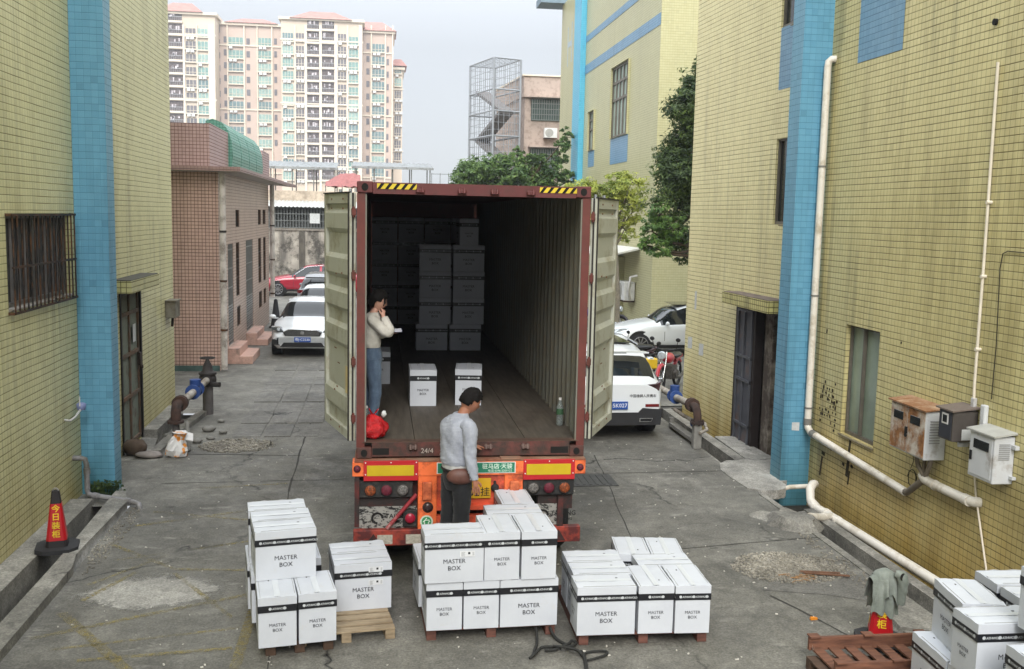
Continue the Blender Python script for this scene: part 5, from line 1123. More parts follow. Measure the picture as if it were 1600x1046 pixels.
# rubbish: sack, bricks, chunks
mt, nt, bs = newmat('printed_sack'); p = wpos(nt)
nt.links.new(mix(nt, ramp(nt, noise(nt, p, 5, 2), [(.54, 0.0), (.57, 1.0)]), srgb(212,210,206), srgb(214,140,60)), bs.inputs['Base Color']); bs.inputs['Roughness'].default_value = .5
random.seed(9); m_ = MB(); from mathutils import noise as mn_
m_.revolve((-3.20, 16.25, 0), [(.10, 0), (.15, .03), (.155, .12), (.13, .22), (.10, .30), (.085, .36), (.12, .40)], 22, (.12, 0, 1), smooth=False)
m_.v = [tuple(Vector(v) + Vector((v[0] + 3.2, v[1] - 16.25, .02)).normalized() * (mn_.noise(Vector(v) * 9) * .06 + mn_.noise(Vector(v) * 23) * .03)) if v[2] > .005 else v for v in m_.v]
m_.obox((-3.06, 16.38, .30), (.20, .16, .02), .4, .7, .3)
tag(m_.build('plastic_sack', mt), 'crumpled white and orange plastic sack on the ground by the blue valve', 'sack')
def rock(name, c, s_, sc_, mat_, label, cat, group=None):
    m_ = MB(); m_.ball(c, s_, 8, 5, sc_, .18); o = m_.build(name, mat_); return tag(o, label, cat, group)
rock('brown_stone', (-3.85, 16.35, .13), .19, (1.1, .9, .75), plain('brown_rock', (84,70,58), .95, 0, .3, 6, bmp=.6), 'brown stone leaning at the corner of the left steel door', 'stone')
rock('plastic_scrap', (-3.62, 16.2, .05), .18, (1.3, .8, .3), plain('grey_scrap', (134,126,120), .8, 0, .2), 'grey crumpled scrap beside the brown stone', 'scrap')
for i, (x, y, s_) in enumerate(((-3.05, 17.2, .08), (-2.86, 17.45, .06), (-2.72, 17.9, .07), (-3.0, 18.1, .10), (-2.9, 18.9, .06), (-3.55, 17.6, .1), (-3.12, 16.55, .07))):
    rock('rubble_stone', (x, y, s_ * .5), s_, (1.2, 1, .6), CONCP, 'small pale stones scattered around the left valve', 'stone', 'small pale stones scattered around the left valve')
def gravel(cx_, cy_, rx_, ry_, n, s0, label):
    m_ = MB()
    if min(rx_, ry_) > .3:
        q_ = MB(); blob(q_, (cx_, cy_), rx_ * 1.15, ry_ * 1.15, .005, 30, .05); mg = GRAVEL.copy(); tag(q_.build('pavement', ragged(mg, (cx_, cy_), rx_, ry_, .5)), kind='structure')
    for _ in range(n):
        a, q = random.uniform(0, 6.28), random.random() ** .6; x, y = cx_ + rx_ * q * math.cos(a), cy_ + ry_ * q * math.sin(a); s_ = s0 * random.uniform(.5, 1.4)
        m_.obox((x, y, .006 + s_ * .2), (s_, s_ * random.uniform(.6, 1), s_ * .6), random.uniform(0, 3), random.uniform(-.5, .5))
    return tag(m_.build('gravel', GRAVEL), label, 'gravel', kind='stuff')
gravel(4.68, 10.55, .66, .52, 1500, .020, 'patch of pale broken gravel on the right of the yard')
gravel(-2.35, 16.95, .62, .50, 500, .03, 'pale pebbles in a hollow up the left side of the yard')
gravel(-3.15, 12.2, .13, 1.3, 260, .016, 'crumbs of mortar along the left kerb')
gravel(5.35, 9.9, .14, 2.2, 300, .018, 'crumbs along the right drain edge')
random.seed(31); m_ = MB()
for _ in range(420):
    x, y = random.uniform(-3.1, 5.4), random.uniform(7.2, 17); s_ = random.uniform(.004, .014); m_.obox((x, y, .003), (s_ * 2, s_, s_), random.uniform(0, 3))
tag(m_.build('grit', plain('pale_grit', (188,184,174), .9, 0, .3)), 'scattered pale grit over the yard', 'grit', kind='stuff')
m_ = MB(); m_.obox((5.0, 10.24, .03), (.50, .035, .012), -.28); m_.obox((4.95, 10.3, .035), (.44, .03, .01), -.2)
tag(m_.build('wood_strip', plain('wet_wood', (104,72,52), .8, 0, .3)), 'two thin brown wood strips lying across the gravel patch', 'wood')
m_ = MB()
for i in range(26): a = random.uniform(0, 3.1); x, y = 4.72 + random.uniform(-.16, .16), 10.18 + random.uniform(-.1, .1); m_.tube([(x, y, .012), (x + .08 * math.cos(a), y + .05 * math.sin(a), .02), (x + .15 * math.cos(a + .5), y + .08 * math.sin(a + .5), .012)], .004, 4)
tag(m_.build('wood_shavings', plain('tan_shavings', (146,112,76), .9), None), 'curled tan wood shavings on the gravel patch', 'shavings', kind='stuff')
m_ = MB(); m_.obox((4.33, 9.09, .012), (.075, .025, .02), .1); m_.obox((4.33, 9.10, .014), (.05, .03, .02), -.2)
tag(m_.build('orange_scrap', plain('orange_plastic', (206,128,30), .6)), 'small orange scrap lying on the yard left of the red cone', 'scrap')
# weeds at the foot of the left pillar
m_ = MB(); random.seed(2)
for i in range(130):
    x, y = -3.80 + random.uniform(-.12, .3), 14.02 + random.uniform(-.1, .06); h = random.uniform(.04, .2); a = random.uniform(0, 6.28)
    m_.tube([(x, y, .0), (x + .02 * math.cos(a), y + .02 * math.sin(a), h)], .003, 3); leaves(m_, (x + .02 * math.cos(a), y + .02 * math.sin(a), h), (.03, .03, .02), 3, .022)
tag(m_.build('weeds', LM2), 'dark weeds growing at the foot of the left blue pillar', 'weeds', kind='stuff')
# ================================================================== CONTAINER
CX0, CX1, CY, CZ0, CZ1 = -.223, 2.215, 10.40, 1.375, 4.27
REDC = plain('container_red', (94,44,44), .6, .1, .12, 4, (78,46,42), .25, 5)
REDO = plain('container_post', (100,48,42), .55, .1, .15, 5, (88,50,42), .3, 6)
BRNC = plain('container_sill', (100,54,48), .7, .1, .25, 6, (60,46,40), .5, 5)
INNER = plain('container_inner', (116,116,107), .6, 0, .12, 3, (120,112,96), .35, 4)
DOORG = plain('door_inner', (172,173,160), .5, 0, .06, 3, (132,124,100), .25, 3)
BLACK = plain('black', (16,15,14)); GASK = plain('gasket', (40,36,34), .8); 
ct = thing('shipping_container', (1.0, CY, CZ0), 'dark red shipping container with its rear doors swung open on the orange trailer', 'container')
LY = 12.19
m_ = MB()
for x0, x1 in ((CX0, CX0 + .085), (CX1 - .085, CX1)):
    m_.box(x0, x1, CY + .02, CY + .13, 1.49, 4.15)
m_.box(CX0, CX0 + .1, CY + LY - .12, CY + LY, 1.49, 4.15); m_.box(CX1 - .1, CX1, CY + LY - .12, CY + LY, 1.49, 4.15); m_.build('corner_post', REDO, ct)
m_ = MB(); m_.box(CX0 + .163, CX1 - .163, CY + .005, CY + .10, 4.145, 4.262); m_.build('header', REDC, ct)
m_ = MB(); m_.box(CX0 + .163, CX1 - .163, CY + .004, CY + .12, 1.395, 1.545); sill = m_.build('sill', BRNC, ct)
m_ = MB(); m_.box(CX0, CX0 + .012, CY + .16, CY + LY - .16, 1.40, 1.56); m_.box(CX1 - .012, CX1, CY + .16, CY + LY - .16, 1.40, 1.56); m_.box(CX0, CX0 + .012, CY + .16, CY + LY - .16, 4.19, 4.25); m_.box(CX1 - .012, CX1, CY + .16, CY + LY - .16, 4.19, 4.25); m_.build('side_rail', REDC, ct)
for x in (CX0, CX1 - .162):
    for z in (CZ0, CZ1 - .118):
        for y in (CY, CY + LY - .178):
            c_ = MB().bev(x, x + .162, y, y + .178, z, z + .118, .008).build('corner_casting', REDC if z > 2 else BRNC, ct)
            if y == CY:
                m_ = MB(); m_.prism([(.035 * math.cos(a * .5236), .04 * math.sin(a * .5236)) for a in range(12)], (x + .081, y - .003, z + .059), (1, 0, 0), (0, 0, 1), (0, .003, 0)); m_.build('casting_hole', BLACK, c_)
def corrug(x, sgn, mat_, name, off):
    pts = []; y = CY + .13; k_ = 0
    while y < CY + LY - .13:
        for dy, dx in ((0, 0), (.072, 0), (.14, .036), (.21, .036)): pts.append((x + sgn * dx + off, y + dy))
        y += .278
    m_ = MB()
    for (xa, ya), (xb, yb_) in zip(pts[:-1], pts[1:]): m_.quad((xa, ya, 1.50), (xb, yb_, 1.50), (xb, yb_, 4.21), (xa, ya, 4.21))
    m_.build(name, mat_, ct)
corrug(CX0 + .012, 1, REDC, 'side_panel', 0); corrug(CX0 + .016, 1, INNER, 'inner_wall', 0)
corrug(CX1 - .012, -1, REDC, 'side_panel', 0); corrug(CX1 - .016, -1, INNER, 'inner_wall', 0)
m_ = MB(); m_.box(CX0 + .02, CX1 - .02, CY + .10, CY + LY, 4.20, 4.225); m_.build('roof', REDC, ct)
m_ = MB(); m_.box(CX0, CX1, CY + LY - .06, CY + LY - .02, 1.4, 4.2); m_.build('end_wall', REDC, ct)
mt, nt, bs = newmat('plywood_floor'); p = wpos(nt)
c = mix(nt, ramp(nt, noise(nt, wpos(nt, (9, .8, 1)), 2.4, 5), [(.3, 0.0), (.7, 1.0)]), srgb(72,66,58), srgb(96,88,77))
c = mix(nt, ramp(nt, noise(nt, p, 1.8, 5, .7), [(.52, 0.0), (.7, .7)]), c, srgb(70,58,50)); nt.links.new(c, bs.inputs['Base Color']); bs.inputs['Roughness'].default_value = .65
m_ = MB()
for i in range(4): m_.box(CX0 + .02 + i * .5995, CX0 + .02 + (i + 1) * .5995 - .006, CY + .12, CY + LY - .1, 1.50, 1.54)
m_.build('floor', mt, ct)
m_ = MB(); m_.box(CX0 + .06, CX1 - .06, CY + .01, CY + .13, 1.545, 1.552); m_.build('threshold', plain('threshold_plate', (92,72,62), .6, .3, .3, 8), ct)
def keeper(x, z, up):
    m_ = MB(); m_.bev(x - .045, x + .045, CY - .035, CY + .004, z - .02, z + .02, .006); m_.cyl((x - .025, CY - .04, z - .02), (x - .025, CY - .02, z + .03), .014, n=8); m_.cyl((x + .025, CY - .04, z - .02), (x + .025, CY - .02, z + .03), .014, n=8)
    m_.build('lock_keeper', REDC if up else plain('worn_keeper', (104,84,78), .6, .3, .3), ct)
for x in (.42, .85, 1.19, 1.57): keeper(x, 4.185, True)
for x in (.37, .80, 1.17, 1.57): keeper(x, 1.495, False)
for x0, x1 in ((-.055, .12), (1.85, 2.04)): MB().box(x0, x1, CY + .0, CY + .003, 1.415, 1.485).build('lifting_pocket', BLACK, ct)
MB().text('24/4', (.52, CY + .001, 1.455), (1, 0, 0), (0, 0, 1), .075).build('chalk_number', plain('chalk', (172,160,152), .9), sill)
HZY = plain('hazard_yellow', (208,182,40), .5)
for x0, x1 in ((-.02, .385), (1.665, 2.06)):
    h_ = MB().box(x0, x1, CY + .001, CY + .004, 4.195, 4.250).build('hazard_tape', HZY, ct); m_ = MB(); n_ = 5; w = (x1 - x0) / n_
    for i in range(n_): a = x0 + i * w; m_.prism([(a, 4.195), (a + w * .42, 4.195), (min(a + w * .95, x1), 4.250), (a + w * .5, 4.250)], (0, CY - .0015, 0), (1, 0, 0), (0, 0, 1), (0, .002, 0))
    m_.build('hazard_stripe', BLACK, h_)
m_ = MB(); m_.box(CX0 + .085, CX0 + .10, CY + .03, CY + .13, 1.55, 4.14); m_.box(CX1 - .10, CX1 - .085, CY + .03, CY + .13, 1.55, 4.14); m_.build('inner_post', INNER, ct)
# doors: local frame, hinge at origin, leaf along +X, inner face on side s*Y
def door(s, loc, rz, label):
    d_ = D.objects.new('door', None); COL.objects.link(d_); d_.parent = ct; Z0, Z1, Wd = 1.56, 4.15, 1.13
    d_['label'] = label; hl = ct.location + Vector((0, 0, 0))
    def bd(mb, name, mat_, par=None):
        me = D.meshes.new(name); me.from_pydata([(x, y, z - CZ0) for x, y, z in mb.v], [], mb.f); me.polygons.foreach_set('use_smooth', mb.sm); me.materials.append(mat_); me.update()
        o = D.objects.new(name, me); COL.objects.link(o); o.parent = d_; return o
    prof = [(0, Z0 + .09), (.0, Z0 + .10)]
    for a, b in ((.28, .44), (1.00, 1.16), (1.38, 1.54), (1.74, 1.90), (2.22, 2.38)): prof += [(0, Z0 + a - .05), (.034, Z0 + a), (.034, Z0 + b), (0, Z0 + b + .05)]
    prof += [(0, Z1 - .10)]
    m_ = MB(); xa, xb = .07, Wd - .07
    for (ya, za), (yb_, zb) in zip(prof[:-1], prof[1:]): m_.quad((xa, s * ya, za), (xb, s * ya, za), (xb, s * yb_, zb), (xa, s * yb_, zb))
    bd(m_, 'inner_panel', DOORG)
    m_ = MB()
    for (ya, za), (yb_, zb) in zip(prof[:-1], prof[1:]): m_.quad((xa, s * (ya - .004), za), (xb, s * (ya - .004), za), (xb, s * (yb_ - .004), zb), (xa, s * (yb_ - .004), zb))
    bd(m_, 'outer_panel', REDC)
    m_ = MB(); y0, y1 = sorted((s * -.03, s * .036))
    m_.bev(0, .07, y0, y1, Z0, Z1, .004); m_.bev(Wd - .07, Wd, y0, y1, Z0, Z1, .004); m_.bev(.07, Wd - .07, y0, y1, Z0, Z0 + .10, .004); m_.bev(.07, Wd - .07, y0, y1, Z1 - .11, Z1, .004); bd(m_, 'door_frame', DOORG)
    m_ = MB(); m_.box(-.008, 0, y0 + .024, y0 + .042, Z0, Z1); m_.box(.012, .028, s * .037, s * .05, Z0, Z1) if s > 0 else m_.box(.012, .028, -.05, -.037, Z0, Z1); m_.box(0, Wd, min(s * .02, s * .05), max(s * .02, s * .05), Z1, Z1 + .012); m_.box(Wd, Wd + .006, y0, y1, Z0, Z1); bd(m_, 'gasket', GASK)
    m_ = MB()
    for x in (.38, .82): m_.cyl((x, s * -.07, Z0 - .06), (x, s * -.07, Z1 + .05), .017, n=8)
    for x in (.38, .82):
        for z in (1.8, 2.5, 3.3, 3.9): m_.box(x - .04, x + .04, min(s * -.06, s * -.004), max(s * -.06, s * -.004), z, z + .04)
    bd(m_, 'lock_rod', plain('galvanised', (158,162,166)))
    m_ = MB()
    for x, z in ((.3, 3.30), (.55, 3.28), (.5, 2.05), (.62, 2.0), (.4, 1.62), (.8, 1.62), (.25, 4.08), (.75, 4.08), (.25, 3.98), (.75, 3.98)): m_.box(x, x + .045, min(s * .0365, s * .04), max(s * .0365, s * .04), z, z + .018)
    for x, z in ((.55, 2.3), (.7, 2.45), (.3, 1.9)): m_.box(x, x + .1, min(s * .001, s * .003), max(s * .001, s * .003), z, z + .012)
    bd(m_, 'rust_mark', plain('brown_mark', (118,84,60), .9))
    m_ = MB()
    for z in (1.75, 2.35, 3.25, 3.9): m_.cyl((-.022, 0, z), (-.022, 0, z + .11), .013, n=8); m_.box(-.045, .0, -.02, .02, z + .02, z + .09)
    bd(m_, 'hinge', REDO)
    if s > 0: bd(MB().box(.02, .16, .037, .040, 2.05, 2.34), 'tape_patch', plain('tan_tape', (190,172,124), .6))
    d_.location = Vector((loc[0], loc[1], 0)) - Vector((ct.location.x, ct.location.y, 0)); d_.rotation_euler = (0, 0, rz); return d_
door(1, (-.262, 10.44), R(106), 'left door leaf folded back, pale green inside')
door(-1, (2.254, 10.44), R(65), 'right door leaf folded back, pale green inside')

# ================================================================== TRAILER
ORG = plain('orange_paint', (234,112,58), .5, .05, .12, 4, (128,52,32), .28, 5); ORG2 = plain('orange_red_panel', (218,88,56), .5, .05, .12, 4, (110,44,32), .35, 5)  # main orange, and the redder orange of the centre panel
DKR = plain('dirty_red_frame', (92,36,32), .75, .1, .3, 5, (40,32,30), .6, 4); BLK = plain('dirty_black', (32,31,31), .8, 0, .3, 6, (70,64,58), .25, 6)
YFR = plain('reflector_yellow', (190,162,20), .35, 0, .08, 6); REDR = plain('reflector_red', (176,28,34), .35, 0, .06, 6)
tr = thing('semi_trailer', (1.0, 10.33, 0), 'orange container trailer with yellow and red reflector boards under the container', 'trailer')
TY = 10.33
m_ = MB(); m_.bev(-.262, 2.225, TY, TY + .2, 1.20, 1.355, .006); m_.build('rear_beam', ORG, tr)
m_ = MB(); m_.box(-.24, 2.22, TY - .01, TY + .5, 1.355, 1.372); m_.box(.80, 1.0, TY - .02, TY + .1, 1.372, 1.385); m_.box(1.30, 1.52, TY - .02, TY + .1, 1.372, 1.385); m_.build('deck_plate', plain('dusty_deck', (150,118,96), .9, .1, .25, 6, (120,60,40), .4), tr)
m_ = MB(); m_.box(.42, 1.55, TY - .012, TY, 1.205, 1.35); m_.build('centre_plate', ORG, tr)
for x in (.425, 1.345):
    m_ = MB(); m_.bev(x, x + .20, TY - .005, TY + .18, .50, 1.20, .006); m_.build('upright', ORG, tr)
m_ = MB(); m_.box(.625, 1.345, TY + .03, TY + .06, .86, 1.20); m_.box(.625, 1.345, TY + .0, TY + .06, .82, .87); m_.box(.625, 1.345, TY + .01, TY + .08, .66, .76); m_.build('centre_panel', ORG2, tr)
def ring_lamp(x, z, r, mat_, name, y=TY, house=True, par=tr):
    m_ = MB(); m_.revolve((x, y + .004, z), [(r * 1.15, 0), (r * 1.15, .012), (r * 1.0, .016)], 20, (0, -1, 0)); h_ = m_.build(name, BLK, par)
    m_ = MB(); m_.revolve((x, y - .010, z), [(r, 0), (r * .93, .008), (r * .5, .016), (.002, .018)], 20, (0, -1, 0)); m_.build('lens', mat_, h_)
RLENS = plain('red_lens', (92,30,44), .6, 0, .35, 60, spec=.3); ALENS = plain('amber_lens', (156,78,38), .6, 0, .7, 70, (70,40,28), .5, 60, spec=.3); WLENS = plain('clear_lens', (128,124,120), .6, 0, .7, 70, (60,58,56), .5, 60, spec=.3)
for x in (-.212, 2.165): ring_lamp(x, 1.285 if x < 0 else 1.275, .033, RLENS, 'marker_lamp', TY - .005)
for x0, x1 in ((-.145, .425), (1.545, 2.105)):
    z0, z1 = (1.155, 1.372) if x0 < 0 else (1.145, 1.368)
    b_ = MB().bev(x0, x1, TY - .016, TY - .001, z0, z1, .003).build('reflector_board', REDR, tr)
    MB().bev(x0 + .035, x1 - .045, TY - .020, TY - .016, z0 + .055, z1 - .05, .001).build('yellow_field', YFR, b_)
    m_ = MB()
    for x in (x0 + .02, (x0 + x1) / 2, x1 - .02):
        m_.cyl((x, TY - .022, z1 - .02), (x, TY - .016, z1 - .02), .007, n=8)
    for x in (x0 + .02, x1 - .02): m_.cyl((x, TY - .022, z0 + .07), (x, TY - .016, z0 + .07), .007, n=8)
    m_.build('screw', plain('white_plastic', (214,212,210)), b_)
for x0, lens in ((-.19, (ALENS, RLENS, WLENS)), (1.545, (WLENS, RLENS, ALENS))):
    w = .56; b_ = MB().bev(x0, x0 + w, TY + .01, TY + .12, .965, 1.145, .01).build('lamp_housing', BLK, tr)
    for i, l in enumerate(lens): ring_lamp(x0 + .115 + i * .17, 1.05, .058, l, 'rear_lamp', TY + .005, par=b_)
g_ = MB().box(.62, 1.46, TY - .018, TY - .012, 1.225, 1.345).build('sign', plain('white_plastic', (214,212,210)), tr); MB().box(.63, 1.45, TY - .021, TY - .018, 1.232, 1.338).build('green_field', plain('sign_green', (28,116,88), .5), g_)
MB().text('驻马店·天骏', (1.425, TY - .022, 1.302), (1, 0, 0), (0, 0, 1), .062, align='R', bold=.01).text('电话 0396-2200122', (1.42, TY - .022, 1.253), (1, 0, 0), (0, 0, 1), .032, align='R').build('sign_lettering', plain('sign_white', (206,222,206), .6), g_)
pl = MB().bev(.885, 1.20, TY + .0, TY + .012, .945, 1.165, .003).build('number_plate', plain('plate_yellow', (206,160,24), .5, 0, .06, 12, (150,110,30), .2), tr)
PBLK = plain('plate_black', (24,22,20), .6)
m_ = MB(); m_.text('B', (1.04, TY - .001, 1.125), (1, 0, 0), (0, 0, 1), .07, bold=.012); m_.text('02', (1.02, TY - .001, 1.015), (1, 0, 0), (0, 0, 1), .12, bold=.012); m_.text('挂', (1.14, TY - .001, 1.02), (1, 0, 0), (0, 0, 1), .105, bold=.006)
m_.build('plate_lettering', PBLK, pl)
m_ = MB(); m_.ball((1.245, TY, 1.06), .045, 10, 6, (1, .6, 1)); m_.cyl((1.245, TY, 1.09), (1.245, TY + .04, 1.12), .015); m_.build('coupling', BLK, tr)
for x in (.47, 1.40): MB().bev(x, x + .10, TY - .05, TY - .006, .945, 1.14, .008).build('twist_lock_box', plain('worn_orange', (206,110,66), .6, .1, .2, 16, (150,66,36), .5, 9), tr)
ring_lamp(.53, .86, .05, plain('dark_lens', (52,34,34), .3), 'round_plug', TY - .006)
st = MB().cyl((.518, TY - .006, .705), (.518, TY - .009, .705), .068, n=28).build('round_sticker', plain('pale_green_ring', (190,206,186), .6), tr)
m_ = MB(); m_.cyl((.518, TY - .009, .705), (.518, TY - .011, .705), .052, n=24); s2 = m_.build('sticker_field', plain('green_field', (44,128,78), .6), st)
m_ = MB(); m_.tube([(.50, TY - .013, .665), (.495, TY - .013, .71), (.52, TY - .013, .745)], .006, 5); m_.tube([(.48, TY - .013, .70), (.50, TY - .013, .72), (.55, TY - .013, .72)], .005, 5); m_.tube([(.535, TY - .013, .67), (.54, TY - .013, .70), (.555, TY - .013, .71)], .005, 5); m_.build('sticker_mark', plain('sign_white', (206,222,206)), st)
# side frames and under-structure
m_ = MB(); m_.box(-.24, -.19, TY + .02, TY + .08, .65, 1.20); m_.box(-.19, .42, TY + .06, TY + .12, .86, .95); m_.box(-.24, .42, TY + .14, TY + .2, .95, 1.2); m_.box(1.55, 2.1, TY + .14, TY + .2, .95, 1.2); m_.box(1.72, 2.1, TY + .06, TY + .12, .80, .95); m_.box(1.93, 1.99, TY - .01, TY + .04, .60, .95); m_.build('side_frame', DKR, tr)
m_ = MB(); m_.cyl((.41, TY - .0, 1.0), (.10, TY - .02, .64), .022, n=8); m_.build('diagonal_bar', plain('red_bar', (140,40,48), .6, .1, .2, 8, (190,170,160), .2), tr)
mt, nt, bs = newmat('worn_mudflap'); p = wpos(nt)
f_ = ramp(nt, noise(nt, wpos(nt, (1, 1, 1.8)), 14, 6, .75), [(.44, 0.0), (.50, 1.0)])
nt.links.new(mix(nt, f_, srgb(26,25,25), srgb(142,140,134)), bs.inputs['Base Color']); bs.inputs['Roughness'].default_value = .9; MUDF = mt
for x0, x1 in ((-.23, .42), (1.55, 2.0)):
    mf = MB().box(x0, x1, TY + .05, TY + .058, .60, .86).build('mudflap', MUDF, tr)
    m_ = MB(); c0 = x0 + .23
    m_.tube([(c0 + .055 * math.cos(a * .5236), TY + .046, .735 + .055 * math.sin(a * .5236)) for a in range(10)], .012, 6)
    m_.text('TAIXING', (c0 + .22, TY + .048, .755), (1, 0, 0), (0, 0, 1), .07, bold=.015).text('TANKONG', (c0 + .22, TY + .048, .69), (1, 0, 0), (0, 0, 1), .04, bold=.01); m_.build('mudflap_lettering', BLACK, mf)
MB().bev(.27, .42, TY + .0, TY + .05, .645, .83, .01).build('lamp_bracket', BLK, tr); ring_lamp(.345, .745, .055, plain('bright_red_lens', (150,20,48), .3), 'stop_lamp', TY - .004)
bp = MB().bev(-.25, 2.18, TY - .03, TY + .06, .455, .625, .006).build('bumper', plain('bumper_red', (184,70,50), .6, .1, .2, 4, (84,34,32), .5, 4), tr)
m_ = MB()
for x in (0, .30): m_.box(x, x + .16, TY - .034, TY - .030, .475, .575)
m_.build('reflective_strip', plain('pale_reflector', (170,164,150), .5, .1, .3, 40), bp)
m_ = MB(); m_.prism([(-.10, .47), (-.02, .59), (.06, .47)][::-1], (-.02, TY - .034, 0), (1, 0, 0), (0, 0, 1), (0, .004, 0)); m_.prism([(1.86, .47), (1.94, .60), (2.02, .47)][::-1], (0, TY - .034, 0), (1, 0, 0), (0, 0, 1), (0, .004, 0)); m_.build('reflector_triangle', DKR, bp)
m_ = MB()
for x in (.50, 1.32): m_.box(x, x + .14, TY + .2, TY + 12.0, 1.0, 1.35)
for y in (11.2, 12.6, 14.2, 16.5, 19, 21.5): m_.box(-.2, 2.2, y, y + .12, 1.22, 1.355)
m_.box(.42, 1.55, TY + .2, TY + .26, .65, 1.2); m_.build('chassis_beam', DKR, tr)
for y in (11.55, 12.85, 14.15):
    m_ = MB(); m_.cyl((-.1, y, .50), (2.1, y, .50), .07); m_.box(.45, .65, y - .3, y + .3, .55, 1.0); m_.box(1.32, 1.52, y - .3, y + .3, .55, 1.0); m_.build('axle', BLK, tr)
    for x in (-.2, .12, 1.62, 1.94):
        m_ = MB(); m_.revolve((x, y, .50), [(.28, 0), (.47, .0), (.50, .04), (.50, .22), (.47, .26), (.28, .26)], 28, (1, 0, 0)); w_ = m_.build('wheel', TYRE, tr)
        m_ = MB(); m_.revolve((x + .04, y, .50), [(.05, 0), (.27, .02), (.28, .2), (.1, .21)], 16, (1, 0, 0)); m_.build('hub', plain('dirty_hub', (84,76,70), .7, .4), w_)
for x in (.35, 1.6):
    m_ = MB(); m_.box(x, x + .1, 19.5, 19.65, .1, 1.0); m_.box(x - .08, x + .18, 19.4, 19.75, 0, .1); m_.build('landing_leg', BLK, tr)

# ================================================================== CARTONS
mt, nt, bs = newmat('white_carton'); p = wpos(nt); op = opos(nt)
c = mix(nt, ramp(nt, noise(nt, p, 2.2, 5), [(.3, 0.0), (.7, 1.0)]), srgb(192,196,203), srgb(203,207,213))
c = mix(nt, ramp(nt, noise(nt, p, 5, 6, .75), [(.60, 0.0), (.75, .5)]), c, srgb(196,192,184)); nt.links.new(c, bs.inputs['Base Color']); bs.inputs['Roughness'].default_value = .65
bump(nt, bs, noise(nt, wpos(nt, (1, 1, .3)), 9, 3), .25, .01); CARD = mt
TAPE = plain('black_tape', (26,27,32), .35, 0, .1, 9); TPRINT = plain('tape_white', (186,190,192), .6); INK = plain('grey_ink', (40,42,48), .8); CLEAR = plain('clear_tape', (204,208,212), .3, 0, .03, 5)
SEAM = plain('card_seam', (140,138,132), .9)
BL, BW, BH = .553, .337, .462
def carton_proto(seed, sticker):
    rnd = random.Random(seed); root = thing('carton', (0, 0, 0), 'x', 'carton', 'white printed cartons')
    a, b = BL / 2 - .004, BW / 2 - .004
    m_ = MB(); hb = BH - .03
    for (x0, y0), (x1, y1) in (((-a, -b), (a, -b)), ((a, -b), (a, b)), ((a, b), (-a, b)), ((-a, b), (-a, -b))):
        nx_, ny_ = (y1 - y0), -(x1 - x0); ll = math.hypot(nx_, ny_); nx_, ny_ = nx_ / ll, ny_ / ll; g = []; bb = rnd.uniform(.001, .005); ph = rnd.uniform(0, 6)
        for j in range(7):
            for i in range(11):
                s_, t_ = i / 10, j / 6; q = math.sin(math.pi * s_) * math.sin(math.pi * t_) * bb + .0012 * math.sin(9 * s_ + ph) * math.sin(math.pi * s_) * (1 if 0 < t_ < 1 else .3) - (.004 * rnd.random() if (j == 0 and i in (0, 10)) else 0)
                g.append((x0 + (x1 - x0) * s_ + nx_ * q, y0 + (y1 - y0) * s_ + ny_ * q, hb * t_))
        m_.add(g, [(j * 11 + i, j * 11 + i + 1, (j + 1) * 11 + i + 1, (j + 1) * 11 + i) for j in range(6) for i in range(10)], True)
    m_.quad((-a, -b, .001), (-a, b, .001), (a, b, .001), (a, -b, .001)); m_.build('body', CARD, root)
    # lid: grid top with slight sag and lifted flaps
    m_ = MB(); a2, b2 = BL / 2, BW / 2; nx, ny = 10, 8; g = []
    for j in range(ny + 1):
        for i in range(nx + 1):
            x = -a2 + 2 * a2 * i / nx; y = -b2 + 2 * b2 * j / ny; ed = i in (0, nx) or j in (0, ny)
            z = BH + (0 if ed else rnd.uniform(-.003, .004)) - .004 * (1 - abs(x / a2)) * (1 - abs(y / b2)) + (-.0025 if ed else 0) + (rnd.uniform(-.003, .005) if j in (0, ny) else rnd.uniform(-.003, .002) if i in (0, nx) else 0) - (.006 * rnd.random() if i in (0, nx) and j in (0, ny) else 0)
            g.append((x, y, z))
    m_.add(g, [(j * (nx + 1) + i, j * (nx + 1) + i + 1, (j + 1) * (nx + 1) + i + 1, (j + 1) * (nx + 1) + i) for j in range(ny) for i in range(nx)], True)
    top = lambda i, j: g[j * (nx + 1) + i]; zl = .330
    for seq in ([(i, 0) for i in range(nx + 1)], [(nx, j) for j in range(ny + 1)], [(i, ny) for i in range(nx, -1, -1)], [(0, j) for j in range(ny, -1, -1)]):
        for q in range(len(seq) - 1):
            A, B = top(*seq[q]), top(*seq[q + 1]); m_.quad((A[0], A[1], zl), (B[0], B[1], zl), (B[0], B[1], B[2]), (A[0], A[1], A[2]))
    m_.build('lid', CARD, root)
    m_ = MB(); z = BH - .0015
    z += .0025; m_.box(-a2 * .97, a2 * .97, -.002, .002, z - .002, z + .0016); m_.box(-a2 * .995, a2 * .6, b2 - .022, b2 - .0195, z, z + .002); m_.box(-a2 * .8, a2 * .99, -b2 + .014, -b2 + .0165, z, z + .002); m_.build('flap_seam', SEAM, root)
    m_ = MB(); m_.box(-a2 + .01, a2 - .01, -.026, .026, z + .001, z + .0022); m_.build('clear_tape', CLEAR, root)
    o_ = .0025; zt0, zt1 = .322, .386
    m_ = MB(); X, Y = a2 + o_, b2 + o_
    for (x0, y0), (x1, y1) in (((-X, -Y), (X, -Y)), ((X, -Y), (X, Y)), ((X, Y), (-X, Y)), ((-X, Y), (-X, -Y))): m_.quad((x0, y0, zt0), (x1, y1, zt0), (x1, y1, zt1), (x0, y0, zt1))
    tp_ = m_.build('tape_band', TAPE, root)
